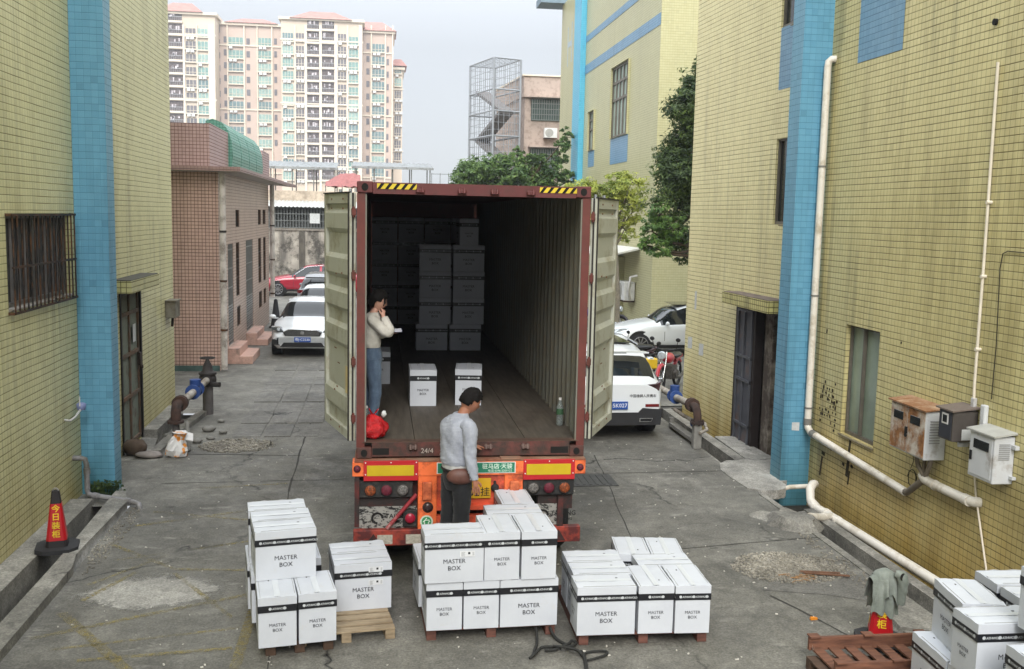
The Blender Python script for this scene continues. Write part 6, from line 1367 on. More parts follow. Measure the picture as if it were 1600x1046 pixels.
    m_ = MB(); zc = (zt0 + zt1) / 2; off = rnd.uniform(0, .12)
    for (ox, oy), dr_, L_ in (((-X, -Y), (1, 0, 0), 2 * X), ((X, -Y), (0, 1, 0), 2 * Y), ((X, Y), (-1, 0, 0), 2 * X), ((-X, Y), (0, -1, 0), 2 * Y)):
        s_ = off % .125 + .01 - .0
        while s_ < L_ - .03:
            o = Vector((ox, oy, zc)) + Vector(dr_) * s_; n_ = Vector(dr_).cross(Vector((0, 0, 1)))
            m_.cyl(o + n_ * .0002 + Vector((0, 0, .001)), o + n_ * .0008 + Vector((0, 0, .001)), .0135, n=12, smooth=False)
            if s_ + .128 < L_: m_.text('ATHWOLD', o + Vector(dr_) * .017, dr_, (0, 0, 1), .027, 'L', bold=.02, spacing=.82)
            s_ += .125
    m_.build('tape_print', TPRINT, tp_)
    m_ = MB()
    for sy, rt in ((-1, (1, 0, 0)), (1, (-1, 0, 0))):
        o = Vector((0, sy * (b + .0062), .205)); m_.text('MASTER', o, rt, (0, 0, 1), .058); m_.text('BOX', o - Vector((0, 0, .066)), rt, (0, 0, 1), .058, bold=.006)
    for sx, rt in ((1, (0, 1, 0)), (-1, (0, -1, 0))):
        o = Vector((sx * (a + .0062), 0, .205)); m_.text('MASTER', o, rt, (0, 0, 1), .041); m_.text('BOX', o - Vector((0, 0, .047)), rt, (0, 0, 1), .041, bold=.006)
    m_.build('lettering', INK, root)
    if sticker:
        for z_ in ((.268,) if sticker == 1 else (.268, .398)):
            m_ = MB(); m_.quad((.05, -b2 - .003, z_ - .025), (.19, -b2 - .003, z_ - .025), (.19, -b2 - .003, z_ + .03), (.05, -b2 - .003, z_ + .03)); st_ = m_.build('sticker', plain('sticker_white', (214,216,218), .5), root)
            m_ = MB()
            for q in range(6): m_.box(.062, .062 + rnd.uniform(.02, .045), -b2 - .0038, -b2 - .0031, z_ - .018 + q * .007, z_ - .0165 + q * .007)
            for q in range(3): m_.box(.168 + q * .006, .1695 + q * .006, -b2 - .0038, -b2 - .0031, z_ - .015, z_ + .018)
            m_.box(.125, .145, -b2 - .0038, -b2 - .0031, z_ - .002, z_ + .018); m_.build('sticker_print', INK, st_)
    else:
        m_ = MB(); m_.box(a2 * .45, a2 * .45 + .022, b2 * .3, b2 * .3 + .012, BH, BH + .0012); m_.build('ink_spot', plain('ink_black', (30,30,32), .7), root)
    return root
protos = [carton_proto(1, 0), carton_proto(2, 0), carton_proto(3, 1), carton_proto(4, 2)]; used = [False] * 4
ncar = [0]
def carton(label, x, y, z, kind, rot=0.0, var=None, group='white printed cartons'):
    """x, y: front-left corner at the given base height; kind 'L' long side across, 'S' end facing the camera; rot in degrees about that corner"""
    if var is None: var = ncar[0] % 2
    ncar[0] += 1
    if used[var]: r = copy_tree(protos[var])
    else: r = protos[var]; used[var] = True
    a = R(rot); w, d = (BL, BW) if kind == 'L' else (BW, BL)
    c_ = Vector((x, y, z)) + Vector((math.cos(a) * w / 2 - math.sin(a) * d / 2, math.sin(a) * w / 2 + math.cos(a) * d / 2, 0))
    r.location = c_; r.rotation_euler = (0, 0, a + (0 if kind == 'L' else R(90) * (1 if ncar[0] % 3 else -1))); r['label'] = label; r['group'] = group; return r
def local(o, rot):
    a = R(rot); return lambda u, v: (o[0] + u * math.cos(a) - v * math.sin(a), o[1] + u * math.sin(a) + v * math.cos(a))
Z1_, Z2_, Z3_ = .113, .113 + BH + .003, .113 + 2 * (BH + .003)
# --- left stack
f = local((-1.035, 8.62), 9.5)
carton('carton at ground level in the left stack, front row, left one', *f(0, 0), Z1_, 'S', 9.0)
carton('front carton of the left stack beside the bare pallet boards', *f(.352, .01), Z1_, 'S', 10.0)
carton('base carton of the left stack under the first long carton', *f(-.03, .58), Z1_, 'L', 9.5)
carton('lower carton at the back left corner of the left stack', *f(-.05, .93), Z1_, 'S', 9.5)
carton('carton half seen in the gap behind the left stack, by the two-sticker carton', *f(.315, .80 + .13), Z1_, 'S', 9.5)
carton('top front carton of the left stack with large MASTER BOX print', *f(.0, .41), Z2_, 'L', 11)
carton('top middle carton of the left stack, only its lid and end in view', *f(-.01, .41 + .345), Z2_, 'L', 10.0)
carton('top rear carton of the left stack, only its lid in view', *f(-.03, .41 + .69), Z2_, 'L', 8.5)
carton('long carton with two stickers standing on the pale pallet', -.405, 9.395, Z1_, 'L', 7.5, 3)
carton('rear long carton behind the one with two stickers', -.45, 9.745, Z1_, 'L', 7.5)
# --- middle stack
f = local((.452, 8.875), 2.0)
carton('bottom left carton of the middle stack, end facing front', *f(0, 0), Z1_, 'S', 2)
carton('bottom middle carton of the middle stack, end facing front', *f(.345, 0), Z1_, 'S', 2)
carton('bottom right long carton of the middle stack', *f(.69, .0), Z1_, 'L', 2.5)
carton('rear lower left carton of the middle stack, its side showing', *f(-.03, .58), Z1_, 'S', 4)
carton('carton under the feet of the standing man in the middle stack', *f(.32, .60), Z1_, 'S', 3)
carton('low carton behind the bottom right long carton of the middle stack', *f(.69, .36), Z1_, 'L', 2.5)
carton('low carton deep inside the middle stack below the rear top cartons', *f(.68, .72), Z1_, 'L', 2.5)
carton('low rear carton of the middle stack close to the trailer bumper', *f(.78, 1.06), Z1_, 'L', 2)
f = local((.43, 8.845), 2.6)
carton('top left long carton of the middle stack with one sticker in front of the man', *f(0, 0), Z2_, 'L', 3.5, 2)
carton('top middle carton of the middle stack, end facing front', *f(.553, .01), Z2_, 'S', 3)
carton('top right front carton of the middle stack, end facing front', *f(.902, 0), Z2_, 'S', 2.5)
carton('long top carton behind the two end-facing cartons of the middle stack', *f(.665, .567), Z2_, 'L', 1.0)
carton('rearmost top carton of the middle stack just under the yellow reflector board', *f(.87, .905), Z2_, 'S', 2.0, 0)
# --- right stack
carton('front left long carton of the low right stack', 1.825, 8.655, Z1_, 'L', -.5)
carton('second long carton from the front on the left of the low right stack', 1.855, 9.0, Z1_, 'L', -1)
carton('third long carton from the front on the left of the low right stack', 1.86, 9.345, Z1_, 'L', -1)
carton('front middle carton of the low right stack, end facing front', 2.402, 8.65, Z1_, 'S', -1)
carton('front right carton of the low right stack, end facing front', 2.748, 8.63, Z1_, 'S', -2)
carton('long carton behind the two end-facing cartons of the low right stack', 2.545, 9.19, Z1_, 'L', -1)
carton('rear left carton at the back of the low right stack beside a gap', 2.41, 9.535, Z1_, 'S', -7)
carton('rear right carton at the back of the low right stack', 2.755, 9.49, Z1_, 'S', -7)
# --- corner stack at the right edge of the picture
carton('low carton at the left edge of the corner stack, next to the brown pallet', 4.41, 6.92, Z1_, 'S', -3)
carton('low front carton of the corner stack, nearest the bottom edge', 4.40, 6.34, Z1_, 'S', -1)
carton('low inner carton of the corner stack under the angled one', 4.80, 6.95, Z1_, 'S', -1); carton('low inner front carton of the corner stack', 4.80, 6.3, Z1_, 'S', 0)
carton('low rear carton of the corner stack by the ochre wall', 5.0, 7.62, Z1_, 'L', 0); carton('low right carton of the corner stack under the small lids', 5.16, 7.0, Z1_, 'S', 0)
carton('angled carton of the corner stack showing its long printed side', 4.50, 6.905, Z2_, 'S', -9, 0)
carton('carton with its corner to the camera in the corner stack', 4.385, 6.515, Z2_, 'L', -1, 1)
carton('rear carton of the corner stack with its lid against the ochre wall', 5.03, 7.27, Z2_, 'L', -3)
carton('carton beside the angled one in the corner stack, mostly hidden', 5.02, 6.90, Z2_, 'L', -3)
carton('front carton cut off by the bottom right corner of the picture', 4.375, 5.85, Z2_, 'L', -2); carton('low carton supporting the one cut off at the bottom right', 4.38, 5.72, Z1_, 'S', 0); carton('low carton in the nearest row of the corner stack', 4.74, 5.72, Z1_, 'S', 0)
carton('highest carton of the corner stack at the right edge of the picture', 4.64, 5.91, Z3_, 'S', -1)
carton('upper carton under the highest one in the corner stack', 4.955, 6.3, Z2_, 'S', -1)
# --- inside the container
IG = 'cartons inside the container'
carton('white carton alone on the container floor, middle', .396, 12.44, 1.541, 'S', 0, 0, IG)
carton('white carton on the container floor behind the head of the man', .97, 12.50, 1.541, 'S', -6, 1, IG)
carton('carton in shadow on the container floor behind the woman', -.165, 14.1, 1.541, 'S', 0, None, IG)
zz = [1.56 + i * (BH + .003) for i in range(6)]
lab = [('left', .66), ('right', 1.25)]
for i, nm in enumerate(('lowest', 'second', 'third', 'fourth')):
    for side, x in lab: carton('%s tier carton on the %s of the dark stack deep in the container' % (nm, side), x + (.05 if i else 0), 17.5 + .02 * i, zz[i], 'L', random.uniform(-2, 2), None, IG)
carton('single carton on top of the dark stack deep in the container', 1.40, 17.0 + .5, zz[4], 'S', 3, None, IG)
for j, cn_ in enumerate(('left', 'inner', 'third', 'right')):
    for i, nm in enumerate(('bottom', 'second', 'third', 'fourth', 'top')):
        carton('%s carton of the %s column in the rear wall of cartons inside the container' % (nm, cn_), -.15 + j * .575, 21.9, 1.541 + i * (BH + .003), 'L', 0, None, IG)

# ================================================================== PALLETS
def pallet(label, x, y, rot, W, Dp, mat_, H=.112, nslat=7, name='pallet', gap=.35, group=None):
    r = thing(name, (0, 0, 0), label, 'pallet', group); 
    for i in range(nslat):
        w = Dp / (nslat - 1 + (1 - gap)) * (1 - gap); y0 = i * (Dp - w) / (nslat - 1)
        MB().bev(0, W, y0, y0 + w, H - .018, H, .002).build('slat', mat_, r)
    for xx in (0, W / 2 - .045, W - .09): MB().bev(xx, xx + .09, .01, Dp - .01, 0, H - .019, .003).build('bearer', mat_, r)
    r.location = (x, y, 0); r.rotation_euler = (0, 0, R(rot)); return r
def woodmat(name, c1, c2, rough=.8):
    mt, nt, bs = newmat(name); p = wpos(nt, (2, 14, 14)); c = mix(nt, ramp(nt, noise(nt, p, 2.2, 6, .65), [(.3, 0.0), (.7, 1.0)]), srgb(*c1), srgb(*c2))
    c = mix(nt, ramp(nt, noise(nt, wpos(nt), 1.9, 3), [(.4, 0.0), (.7, .6)]), c, mix(nt, 1.0, c, (.6, .55, .5, 1), 'MULTIPLY'))
    nt.links.new(c, bs.inputs['Base Color']); bs.inputs['Roughness'].default_value = rough; return mt
WPALE = woodmat('pale_pallet_wood', (124,108,86), (174,156,128)); WRED = woodmat('red_brown_pallet', (80,50,42), (120,78,66)); WBRN = woodmat('brown_pallet_wood', (84,54,42), (136,92,70)); WDK = woodmat('dark_pallet_wood', (64,48,38), (92,70,54))
pallet('pale wooden pallet with bare boards under the left cartons', -.72, 8.86, 8, .90, 1.22, WPALE, nslat=9, gap=.3)
pallet('low dark pallet under the front cartons of the left stack', -.98, 8.70, 9.5, .60, 1.25, WDK)
pallet('red brown pallet under the middle stack', .46, 8.91, 2, 1.22, 1.2, WRED)
pallet('red brown pallet under the low right stack', 1.86, 8.69, -1, 1.22, 1.25, WRED)
pallet('pallet under the corner stack', 4.42, 5.75, 0, 1.1, 2.2, WRED)
r = thing('pallet', (3.85, 7.1, .12), 'brown wooden pallet lying upside down on another at the bottom right', 'pallet')
for i in range(7): MB().bev(3.87 + i * .157, 3.87 + i * .157 + .097, 7.05, 8.14, .135, .155, .002).build('slat', WBRN, r)
for y in (7.1, 7.62, 8.14): MB().bev(3.85, 4.95, y, y + .035, .125, .245, .003).build('bearer', WBRN, r)
for y in (7.1, 7.62, 8.14):
    for x in (3.85, 4.36, 4.87): MB().bev(x, x + .10, y - .03, y + .06, .246, .262, .002).build('end_board', WBRN, r)
MB().text('U', (3.848, 8.05, .19), (0, -1, 0), (0, 0, 1), .06).build('stencil_mark', plain('chalk', (172,160,152)), r)
r = thing('pallet', (3.8, 7.0, 0), 'darker pallet underneath the upside down brown one', 'pallet')
for i in range(7): MB().bev(3.79 + i * .15, 3.79 + i * .15 + .1, 7.0, 8.06, .096, .114, .002).build('slat', WDK, r)
for y in (7.02, 7.5, 7.97): MB().bev(3.79, 4.9, y, y + .09, 0, .095, .003).build('bearer', WDK, r)
# ================================================================== PEOPLE
def skin(name, nodes, edges, mat, parent, sub=2, root=None, disp=0.0, dseed=0, dscale=9.0):
    keys = list(nodes); idx = {k_: i for i, k_ in enumerate(keys)}
    off = wloc(parent)
    me = D.meshes.new(name); me.from_pydata([tuple(Vector(nodes[k_][0]) - off) for k_ in keys], [(idx[a], idx[b]) for a, b in edges], []); me.update()
    o = D.objects.new(name + '_tmp', me); COL.objects.link(o)
    md = o.modifiers.new('skin', 'SKIN'); md.branch_smoothing = .6; md.use_smooth_shade = True
    sv = me.skin_vertices[0].data
    for k_ in keys:
        r_ = nodes[k_][1]; sv[idx[k_]].radius = (r_, r_) if not isinstance(r_, tuple) else r_; sv[idx[k_]].use_root = (k_ == (root or keys[0]))
    ss = o.modifiers.new('sub', 'SUBSURF'); ss.levels = sub; ss.render_levels = sub
    dg = bpy.context.evaluated_depsgraph_get(); dg.update()
    m2 = D.meshes.new_from_object(o.evaluated_get(dg)); m2.name = name
    if disp:
        from mathutils import noise as mn
        for v in m2.vertices:
            p = v.co * dscale; p = Vector((p.x, p.y, p.z * .8 + p.x * .7)) + Vector((dseed, 0, 0)); v.co += v.normal * (mn.noise(p) * disp + abs(mn.noise(p * 2.3)) * disp * .5)
    for pl_ in m2.polygons: pl_.use_smooth = True
    m2.materials.clear(); m2.materials.append(mat); D.objects.remove(o); D.meshes.remove(me)
    o = D.objects.new(name, m2); COL.objects.link(o); o.parent = parent; return o
def cloth(name, rgb, rgb2, rough=.85, weave=160):
    mt, nt, bs = newmat(name); p = wpos(nt); c = mix(nt, ramp(nt, noise(nt, wpos(nt, (1, 1, .5)), 11, 5, .6), [(.32, 0.0), (.68, 1.0)]), srgb(*rgb), srgb(*rgb2))
    nt.links.new(c, bs.inputs['Base Color']); bs.inputs['Roughness'].default_value = rough; bs.inputs['Sheen Weight'].default_value = .1
    bump(nt, bs, mth(nt, 'ADD', noise(nt, wpos(nt, (1, 1, 2.2)), 16, 4), mth(nt, 'MULTIPLY', noise(nt, p, weave, 2), .15)), .5, .012); return mt
SKIN1 = plain('skin_man', (158,106,82), .55, 0, .08, 14); SKIN2 = plain('skin_woman', (190,144,124), .55, 0, .08, 14)
HAIR = plain('black_hair', (16,13,12), .8, 0, .5, 120, bmp=1.0, spec=.2); EYE = plain('eye_dark', (24,18,16), .3); LIP = plain('lip', (140,78,70), .5); SHOE = plain('dark_shoe', (34,32,34), .6)
def hand(nodes, edges, wrist, pre, d, up, side, size=1.0, curl=.25, thumb=1):
    """palm and five fingers. d: finger direction, up: back-of-hand normal, side: towards thumb"""
    d, up, side = Vector(d).normalized(), Vector(up).normalized(), Vector(side).normalized(); w = Vector(nodes[wrist][0]); s_ = size
    pm = w + d * .045 * s_; nodes[pre + 'palm'] = (pm, (.030 * s_, .020 * s_)); edges.append((wrist, pre + 'palm'))
    for i, (o_, L_, r_) in enumerate(((.028, .070, .0088), (.010, .078, .0090), (-.009, .073, .0086), (-.027, .058, .0078))):
        k0 = w + d * .082 * s_ + side * o_ * s_; dd = (d - up * curl * (1 + .15 * i)).normalized(); k1 = k0 + dd * L_ * .5 * s_; dd2 = (d - up * curl * 2.4).normalized(); k2 = k1 + dd2 * L_ * .5 * s_
        nodes['%sk%d' % (pre, i)] = (k0, .0105 * s_); nodes['%sm%d' % (pre, i)] = (k1, r_ * s_); nodes['%st%d' % (pre, i)] = (k2, r_ * .75 * s_)
        edges += [(pre + 'palm', '%sk%d' % (pre, i)), ('%sk%d' % (pre, i), '%sm%d' % (pre, i)), ('%sm%d' % (pre, i), '%st%d' % (pre, i))]
    t0 = w + d * .028 * s_ + side * .032 * s_ - up * .006; t1 = t0 + (d * .8 + side * .5 - up * .3).normalized() * .036 * s_; t2 = t1 + (d * .95 + side * .1 - up * .3).normalized() * .028 * s_
    nodes[pre + 'th0'] = (t0, .0125 * s_); nodes[pre + 'th1'] = (t1, .0105 * s_); nodes[pre + 'th2'] = (t2, .008 * s_)
    edges += [(pre + 'palm', pre + 'th0'), (pre + 'th0', pre + 'th1'), (pre + 'th1', pre + 'th2')]

def _cr(p0, p1, p2, p3, t_): return .5 * ((2 * p1) + (-p0 + p2) * t_ + (2 * p0 - 5 * p1 + 4 * p2 - p3) * t_ * t_ + (-p0 + 3 * p1 - 3 * p2 + p3) * t_ ** 3)
def dense(rows, k_=6):
    out = []
    for i in range(len(rows) - 1):
        r_ = [rows[max(i - 1, 0)], rows[i], rows[i + 1], rows[min(i + 2, len(rows) - 1)]]
        for q in range(k_): out.append([_cr(r_[0][c], r_[1][c], r_[2][c], r_[3][c], q / k_) for c in range(len(rows[0]))])
    out.append(list(rows[-1])); return out
def folds(mb, rings, n, amp, seed, fz=1.0):
    """stack of rings -> surface, pushed in and out by soft folds; open ends get a short inward lip"""
    from mathutils import noise as mn
    vs = []
    for c, L_, F_ in rings:
        for i in range(n):
            a = 2 * math.pi * i / n; d = L_ * math.cos(a) + F_ * math.sin(a); p = c + d; u = d.normalized()
            q = Vector((p.x * 5 + seed, p.y * 5, (p.z * 17 + (p.x - p.y) * 14) * fz)); w = mn.noise(q) * .6 + abs(mn.noise(q * 1.9)) * .8 - .3
            vs.append(p + u * amp * w)
    m = len(rings); mb.add(vs, [(j * n + i, j * n + (i + 1) % n, (j + 1) * n + (i + 1) % n, (j + 1) * n + i) for j in range(m - 1) for i in range(n)], True)
    for j, sgn in ((0, 1), (m - 1, -1)):
        c = rings[j][0]; lip = [v + (c - v) * .35 for v in vs[j * n:(j + 1) * n]]
        mb.add(vs[j * n:(j + 1) * n] + lip, [(i, n + i, n + (i + 1) % n, (i + 1) % n) for i in range(n)] + [tuple(range(n, 2 * n))], True)
    return mb
def torso(mb, rows, lat, fwd, amp=.010, seed=0, n=36, fz=1.0):
    """rows: (x, y, z, half width, half depth)"""
    lat, fwd = Vector(lat).normalized(), Vector(fwd).normalized()
    return folds(mb, [(Vector(r_[:3]), lat * r_[3], fwd * r_[4]) for r_ in dense(rows)], n, amp, seed, fz)
def limb(mb, rows, amp=.008, seed=0, n=20, fz=1.0):
    """rows: (x, y, z, radius)"""
    ds = dense(rows, 8); rings = []; u = None
    for i, r_ in enumerate(ds):
        d = (Vector(ds[min(i + 1, len(ds) - 1)][:3]) - Vector(ds[max(i - 1, 0)][:3])).normalized()
        u = d.orthogonal().normalized() if u is None else (u - d * u.dot(d)).normalized()
        rings.append((Vector(r_[:3]), u * r_[3], d.cross(u) * r_[3]))
    return folds(mb, rings, n, amp, seed, fz)
def headmesh(c, s_, fw, up):
    """head as one deformed ball: skull, brow, nose, lips, chin. fw: facing direction, up: crown direction. returns MB"""
    c, fw, up = Vector(c), Vector(fw).normalized(), Vector(up).normalized(); rt = fw.cross(up).normalized(); up = rt.cross(fw)
    mb = MB(); n, m = 32, 26; vs = []
    for j in range(m + 1):
        ph = math.pi * j / m; z = math.cos(ph); q = math.sin(ph)
        for i in range(n):
            th = 2 * math.pi * i / n; x, y = q * math.cos(th), q * math.sin(th)      # x forward, y side
            X, Y, Z = x * .098, y * .078, z * .122
            if Z < -.02: k_ = (-.02 - Z) / .10; Y *= 1 - .30 * k_; X = X * (1 - .10 * k_) + .012 * k_ if X > 0 else X * (1 - .42 * k_)
            if x > .55:
                f_ = (x - .55) / .45; ay = abs(Y)
                nose = math.exp(-(ay / .011) ** 2) * (math.exp(-((Z + .022) / .017) ** 2) * .024 + math.exp(-((Z - .005) / .022) ** 2) * .009)
                brow = math.exp(-((Z - .026) / .010) ** 2) * .004 * (ay < .055); eyes = -math.exp(-((ay - .030) / .014) ** 2) * math.exp(-((Z - .010) / .011) ** 2) * .009
                lips = math.exp(-(ay / .022) ** 2) * (math.exp(-((Z + .050) / .006) ** 2) + math.exp(-((Z + .063) / .006) ** 2)) * .006; chin = math.exp(-(ay / .024) ** 2) * math.exp(-((Z + .094) / .016) ** 2) * .010
                X += f_ * (nose + brow + eyes + lips + chin)
            vs.append(c + (fw * X + rt * Y + up * Z) * s_)
    for j in range(m):
        for i in range(n): pass
    mb.add(vs, [(j * n + i, (j + 1) * n + i, (j + 1) * n + (i + 1) % n, j * n + (i + 1) % n) for j in range(m) for i in range(n)], True)
    ear = []
    for sg in (-1, 1):
        e = MB(); e.ball((0, 0, 0), 1, 10, 8)
        mb.add([c + (rt * sg * (.076 + .012 * abs(v[0]) * .4 + v[1] * .008) + fw * (-.008 + v[0] * .019 - .006 * v[2]) + up * (.0 + v[2] * .031)) * s_ for v in e.v], e.f, True)
    return mb, (c, fw, rt, up)
def hairmesh(fr, s_, low_back=-.075, low_side=-.005, front=.055, thick=.016, jit=.004, seed=1):
    c, fw, rt, up = fr; rnd = random.Random(seed); mb = MB(); n, m = 40, 20; vs = []; keep = []
    for j in range(m + 1):
        ph = math.pi * .80 * j / m; z = math.cos(ph); q = math.sin(ph)
        for i in range(n):
            th = 2 * math.pi * i / n; x, y = q * math.cos(th), q * math.sin(th); t_ = thick * (1.15 if x > 0 else 1.0) + rnd.uniform(-jit, jit) * 1.3
            X, Y, Z = x * (.098 + t_), y * (.078 + t_), z * (.122 + t_ * 1.1)
            lim = front if x > .35 * q + .1 else (low_side if x > -.15 else low_back)
            if abs(th - math.pi) > 1.35: lim = max(lim, front - 1.35 * (abs(y)) * .05) if x > .2 else lim
            if Z < lim: Z = lim + (Z - lim) * .0; k_ = .90; X *= k_; Y *= k_
            vs.append(c + (fw * X + rt * Y + up * Z) * s_)
    mb.add(vs, [(j * n + i, (j + 1) * n + i, (j + 1) * n + (i + 1) % n, j * n + (i + 1) % n) for j in range(m) for i in range(n)], True); return mb
def join_mesh(obj, mb):
    """add the shapes of mb (world coordinates) to obj's mesh so that the body stays one mesh"""
    me = obj.data; off = wloc(obj.parent); vs = [tuple(v.co) for v in me.vertices]; fs = [tuple(p_.vertices) for p_ in me.polygons]; n = len(vs)
    vs += [tuple(Vector(p_) - off) for p_ in mb.v]; fs += [tuple(i + n for i in f_) for f_ in mb.f]
    nm = D.meshes.new(me.name); nm.from_pydata(vs, [], fs); nm.polygons.foreach_set('use_smooth', [True] * len(fs)); nm.materials.append(me.materials[0]); obj.data = nm

# ---- man: stands on the cartons, right side to the camera, looking down into the container, left hand on the sill
mp = thing('person', (.80, 9.72, Z2_), 'person in a grey sweater standing on cartons with one hand on the container sill', 'person')
FZ = Z2_
nd = {'pelvis': ((.785, 9.75, 1.385), .10), 'waist': ((.780, 9.75, 1.50), .09), 'chest': ((.780, 9.755, 1.70), .10), 'upper': ((.785, 9.76, 1.87), .085), 'neck': ((.825, 9.77, 1.955), .062), 'neck2': ((.868, 9.78, 2.02), .058), 'headc': ((.900, 9.785, 2.08), .055),
      'rsh': ((.885, 9.605, 1.875), .055), 'relb': ((.895, 9.53, 1.60), .040), 'rwri': ((.940, 9.50, 1.375), .029),
      'lsh': ((.680, 9.90, 1.875), .055), 'lelb': ((.80, 10.10, 1.62), .040), 'lwri': ((1.00, 10.27, 1.535), .028),
      'rhip': ((.835, 9.69, 1.31), .080), 'rkne': ((.830, 9.67, .97), .055), 'rank': ((.800, 9.66, .655), .042), 'rtoe': ((.92, 9.68, FZ + .035), .036), 'rheel': ((.765, 9.655, FZ + .045), .036),
      'lhip': ((.735, 9.82, 1.31), .080), 'lkne': ((.720, 9.83, .97), .055), 'lank': ((.695, 9.84, .655), .042), 'ltoe': ((.82, 9.90, FZ + .035), .036), 'lheel': ((.665, 9.83, FZ + .045), .036)}
eg = [('pelvis', 'waist'), ('waist', 'chest'), ('chest', 'upper'), ('upper', 'neck'), ('neck', 'neck2'), ('neck2', 'headc'), ('upper', 'rsh'), ('rsh', 'relb'), ('relb', 'rwri'), ('upper', 'lsh'), ('lsh', 'lelb'), ('lelb', 'lwri'),
      ('pelvis', 'rhip'), ('rhip', 'rkne'), ('rkne', 'rank'), ('rank', 'rheel'), ('rank', 'rtoe'), ('pelvis', 'lhip'), ('lhip', 'lkne'), ('lkne', 'lank'), ('lank', 'lheel'), ('lank', 'ltoe')]
hand(nd, eg, 'rwri', 'r', (.18, .02, -1), (.1, -1, .0), (1, .1, .15), 1.12, .22)
hand(nd, eg, 'lwri', 'l', (.75, .62, -.22), (.1, .2, 1), (.4, -.8, 0), 1.0, .12)
body = skin('body', nd, eg, SKIN1, mp, root='pelvis')
hm, fr = headmesh((.915, 9.79, 2.105), 1.05, (.80, .30, -.46), (.46, .10, .88)); join_mesh(body, hm)
hairmesh(fr, 1.04, -.052, .018, .054, .014).build('hair', HAIR, mp)
for sg in (-1, 1): MB().ball(tuple(fr[0] + (fr[1] * .087 + fr[2] * .030 * sg + fr[3] * .010)), .0085, 8, 6).build('eye', EYE, mp)
MB().ball(tuple(fr[0] + fr[1] * .100 - fr[3] * .058), .012, 8, 6, (.7, 1.2, .5)).build('mouth', LIP, mp)
GREYK = cloth('grey_knit', (134,138,148), (162,166,176)); DKTR = cloth('dark_trouser', (11,12,15), (20,22,27)); WHTS = cloth('white_undershirt', (168,168,166), (190,190,188))
LAT, FWD = (.50, -.866, 0), (.866, .50, 0)
m_ = MB(); torso(m_, [(.772, 9.745, 1.485, .168, .132), (.770, 9.745, 1.53, .178, .140), (.768, 9.75, 1.62, .180, .138), (.768, 9.75, 1.73, .190, .136), (.770, 9.755, 1.83, .202, .128), (.780, 9.76, 1.90, .190, .108), (.795, 9.763, 1.945, .140, .090), (.815, 9.768, 1.972, .088, .076), (.828, 9.772, 1.990, .068, .064)], LAT, FWD, .024, 3)
limb(m_, [(.850, 9.64, 1.895, .075), (.888, 9.595, 1.865, .082), (.897, 9.565, 1.76, .073), (.900, 9.54, 1.65, .066), (.905, 9.525, 1.56, .060), (.922, 9.512, 1.47, .050), (.938, 9.502, 1.395, .041), (.940, 9.50, 1.375, .040)], .020, 7, fz=1.7)
limb(m_, [(.720, 9.85, 1.86, .06), (.690, 9.89, 1.835, .070), (.72, 10.0, 1.74, .068), (.80, 10.10, 1.63, .060), (.89, 10.18, 1.575, .052), (.975, 10.25, 1.545, .040)], .012, 9, fz=1.3); m_.build('sweater', GREYK, mp)
m_ = MB(); torso(m_, [(.778, 9.745, 1.425, .160, .126), (.776, 9.745, 1.47, .163, .130), (.775, 9.745, 1.53, .158, .124)], LAT, FWD, .006, 4); m_.build('undershirt', WHTS, mp)
m_ = MB(); torso(m_, [(.785, 9.75, 1.22, .135, .105), (.785, 9.75, 1.27, .160, .118), (.783, 9.75, 1.33, .168, .126), (.780, 9.75, 1.40, .160, .122), (.778, 9.748, 1.45, .150, .116)], LAT, FWD, .010, 6)
limb(m_, [(.840, 9.690, 1.34, .10), (.838, 9.685, 1.22, .100), (.836, 9.68, 1.08, .090), (.832, 9.675, .96, .082), (.820, 9.67, .82, .078), (.806, 9.665, .70, .076), (.803, 9.665, .622, .074)], .013, 12)
limb(m_, [(.735, 9.82, 1.34, .10), (.730, 9.825, 1.22, .100), (.725, 9.83, 1.08, .090), (.720, 9.835, .96, .082), (.708, 9.84, .82, .078), (.697, 9.84, .70, .076), (.695, 9.84, .622, .074)], .013, 15); m_.build('trousers', DKTR, mp)
for x, y in ((.84, 9.672), (.735, 9.865)):
    skin('shoe', {'a': ((x - .075, y - .02, FZ + .05), .046), 'b': ((x + .04, y + .01, FZ + .045), .047), 'c': ((x + .11, y + .04, FZ + .036), .038)}, [('a', 'b'), ('b', 'c')], SHOE, mp)
wb_ = thing('waist_bag', (.80, 9.57, 1.36), 'brown leather waist bag worn at the hip of the standing man', 'waist bag')
LEA = plain('brown_leather', (92,58,48), .55, 0, .2, 14, bmp=.3)
m_ = MB(); m_.ball((.815, 9.60, 1.385), .115, 16, 10, (1.25, .55, .72)); m_.v = [tuple(Vector(v)) for v in m_.v]; m_.build('pouch', LEA, wb_)
m_ = MB(); m_.tube([(.70, 9.585, 1.42), (.80, 9.560, 1.432), (.90, 9.585, 1.42)], .006, 5); m_.build('zip', plain('brass_zip', (150,110,80), .4, .5), wb_)
m_ = MB(); L_, F_ = Vector(LAT) * .166, Vector(FWD) * .130; m_.tube([Vector((.779, 9.747, 1.432)) + L_ * math.cos(a * .3142) + F_ * math.sin(a * .3142) for a in range(20)], .014, 6, closed=True); m_.build('belt', plain('dark_belt', (30,28,30), .6), wb_)

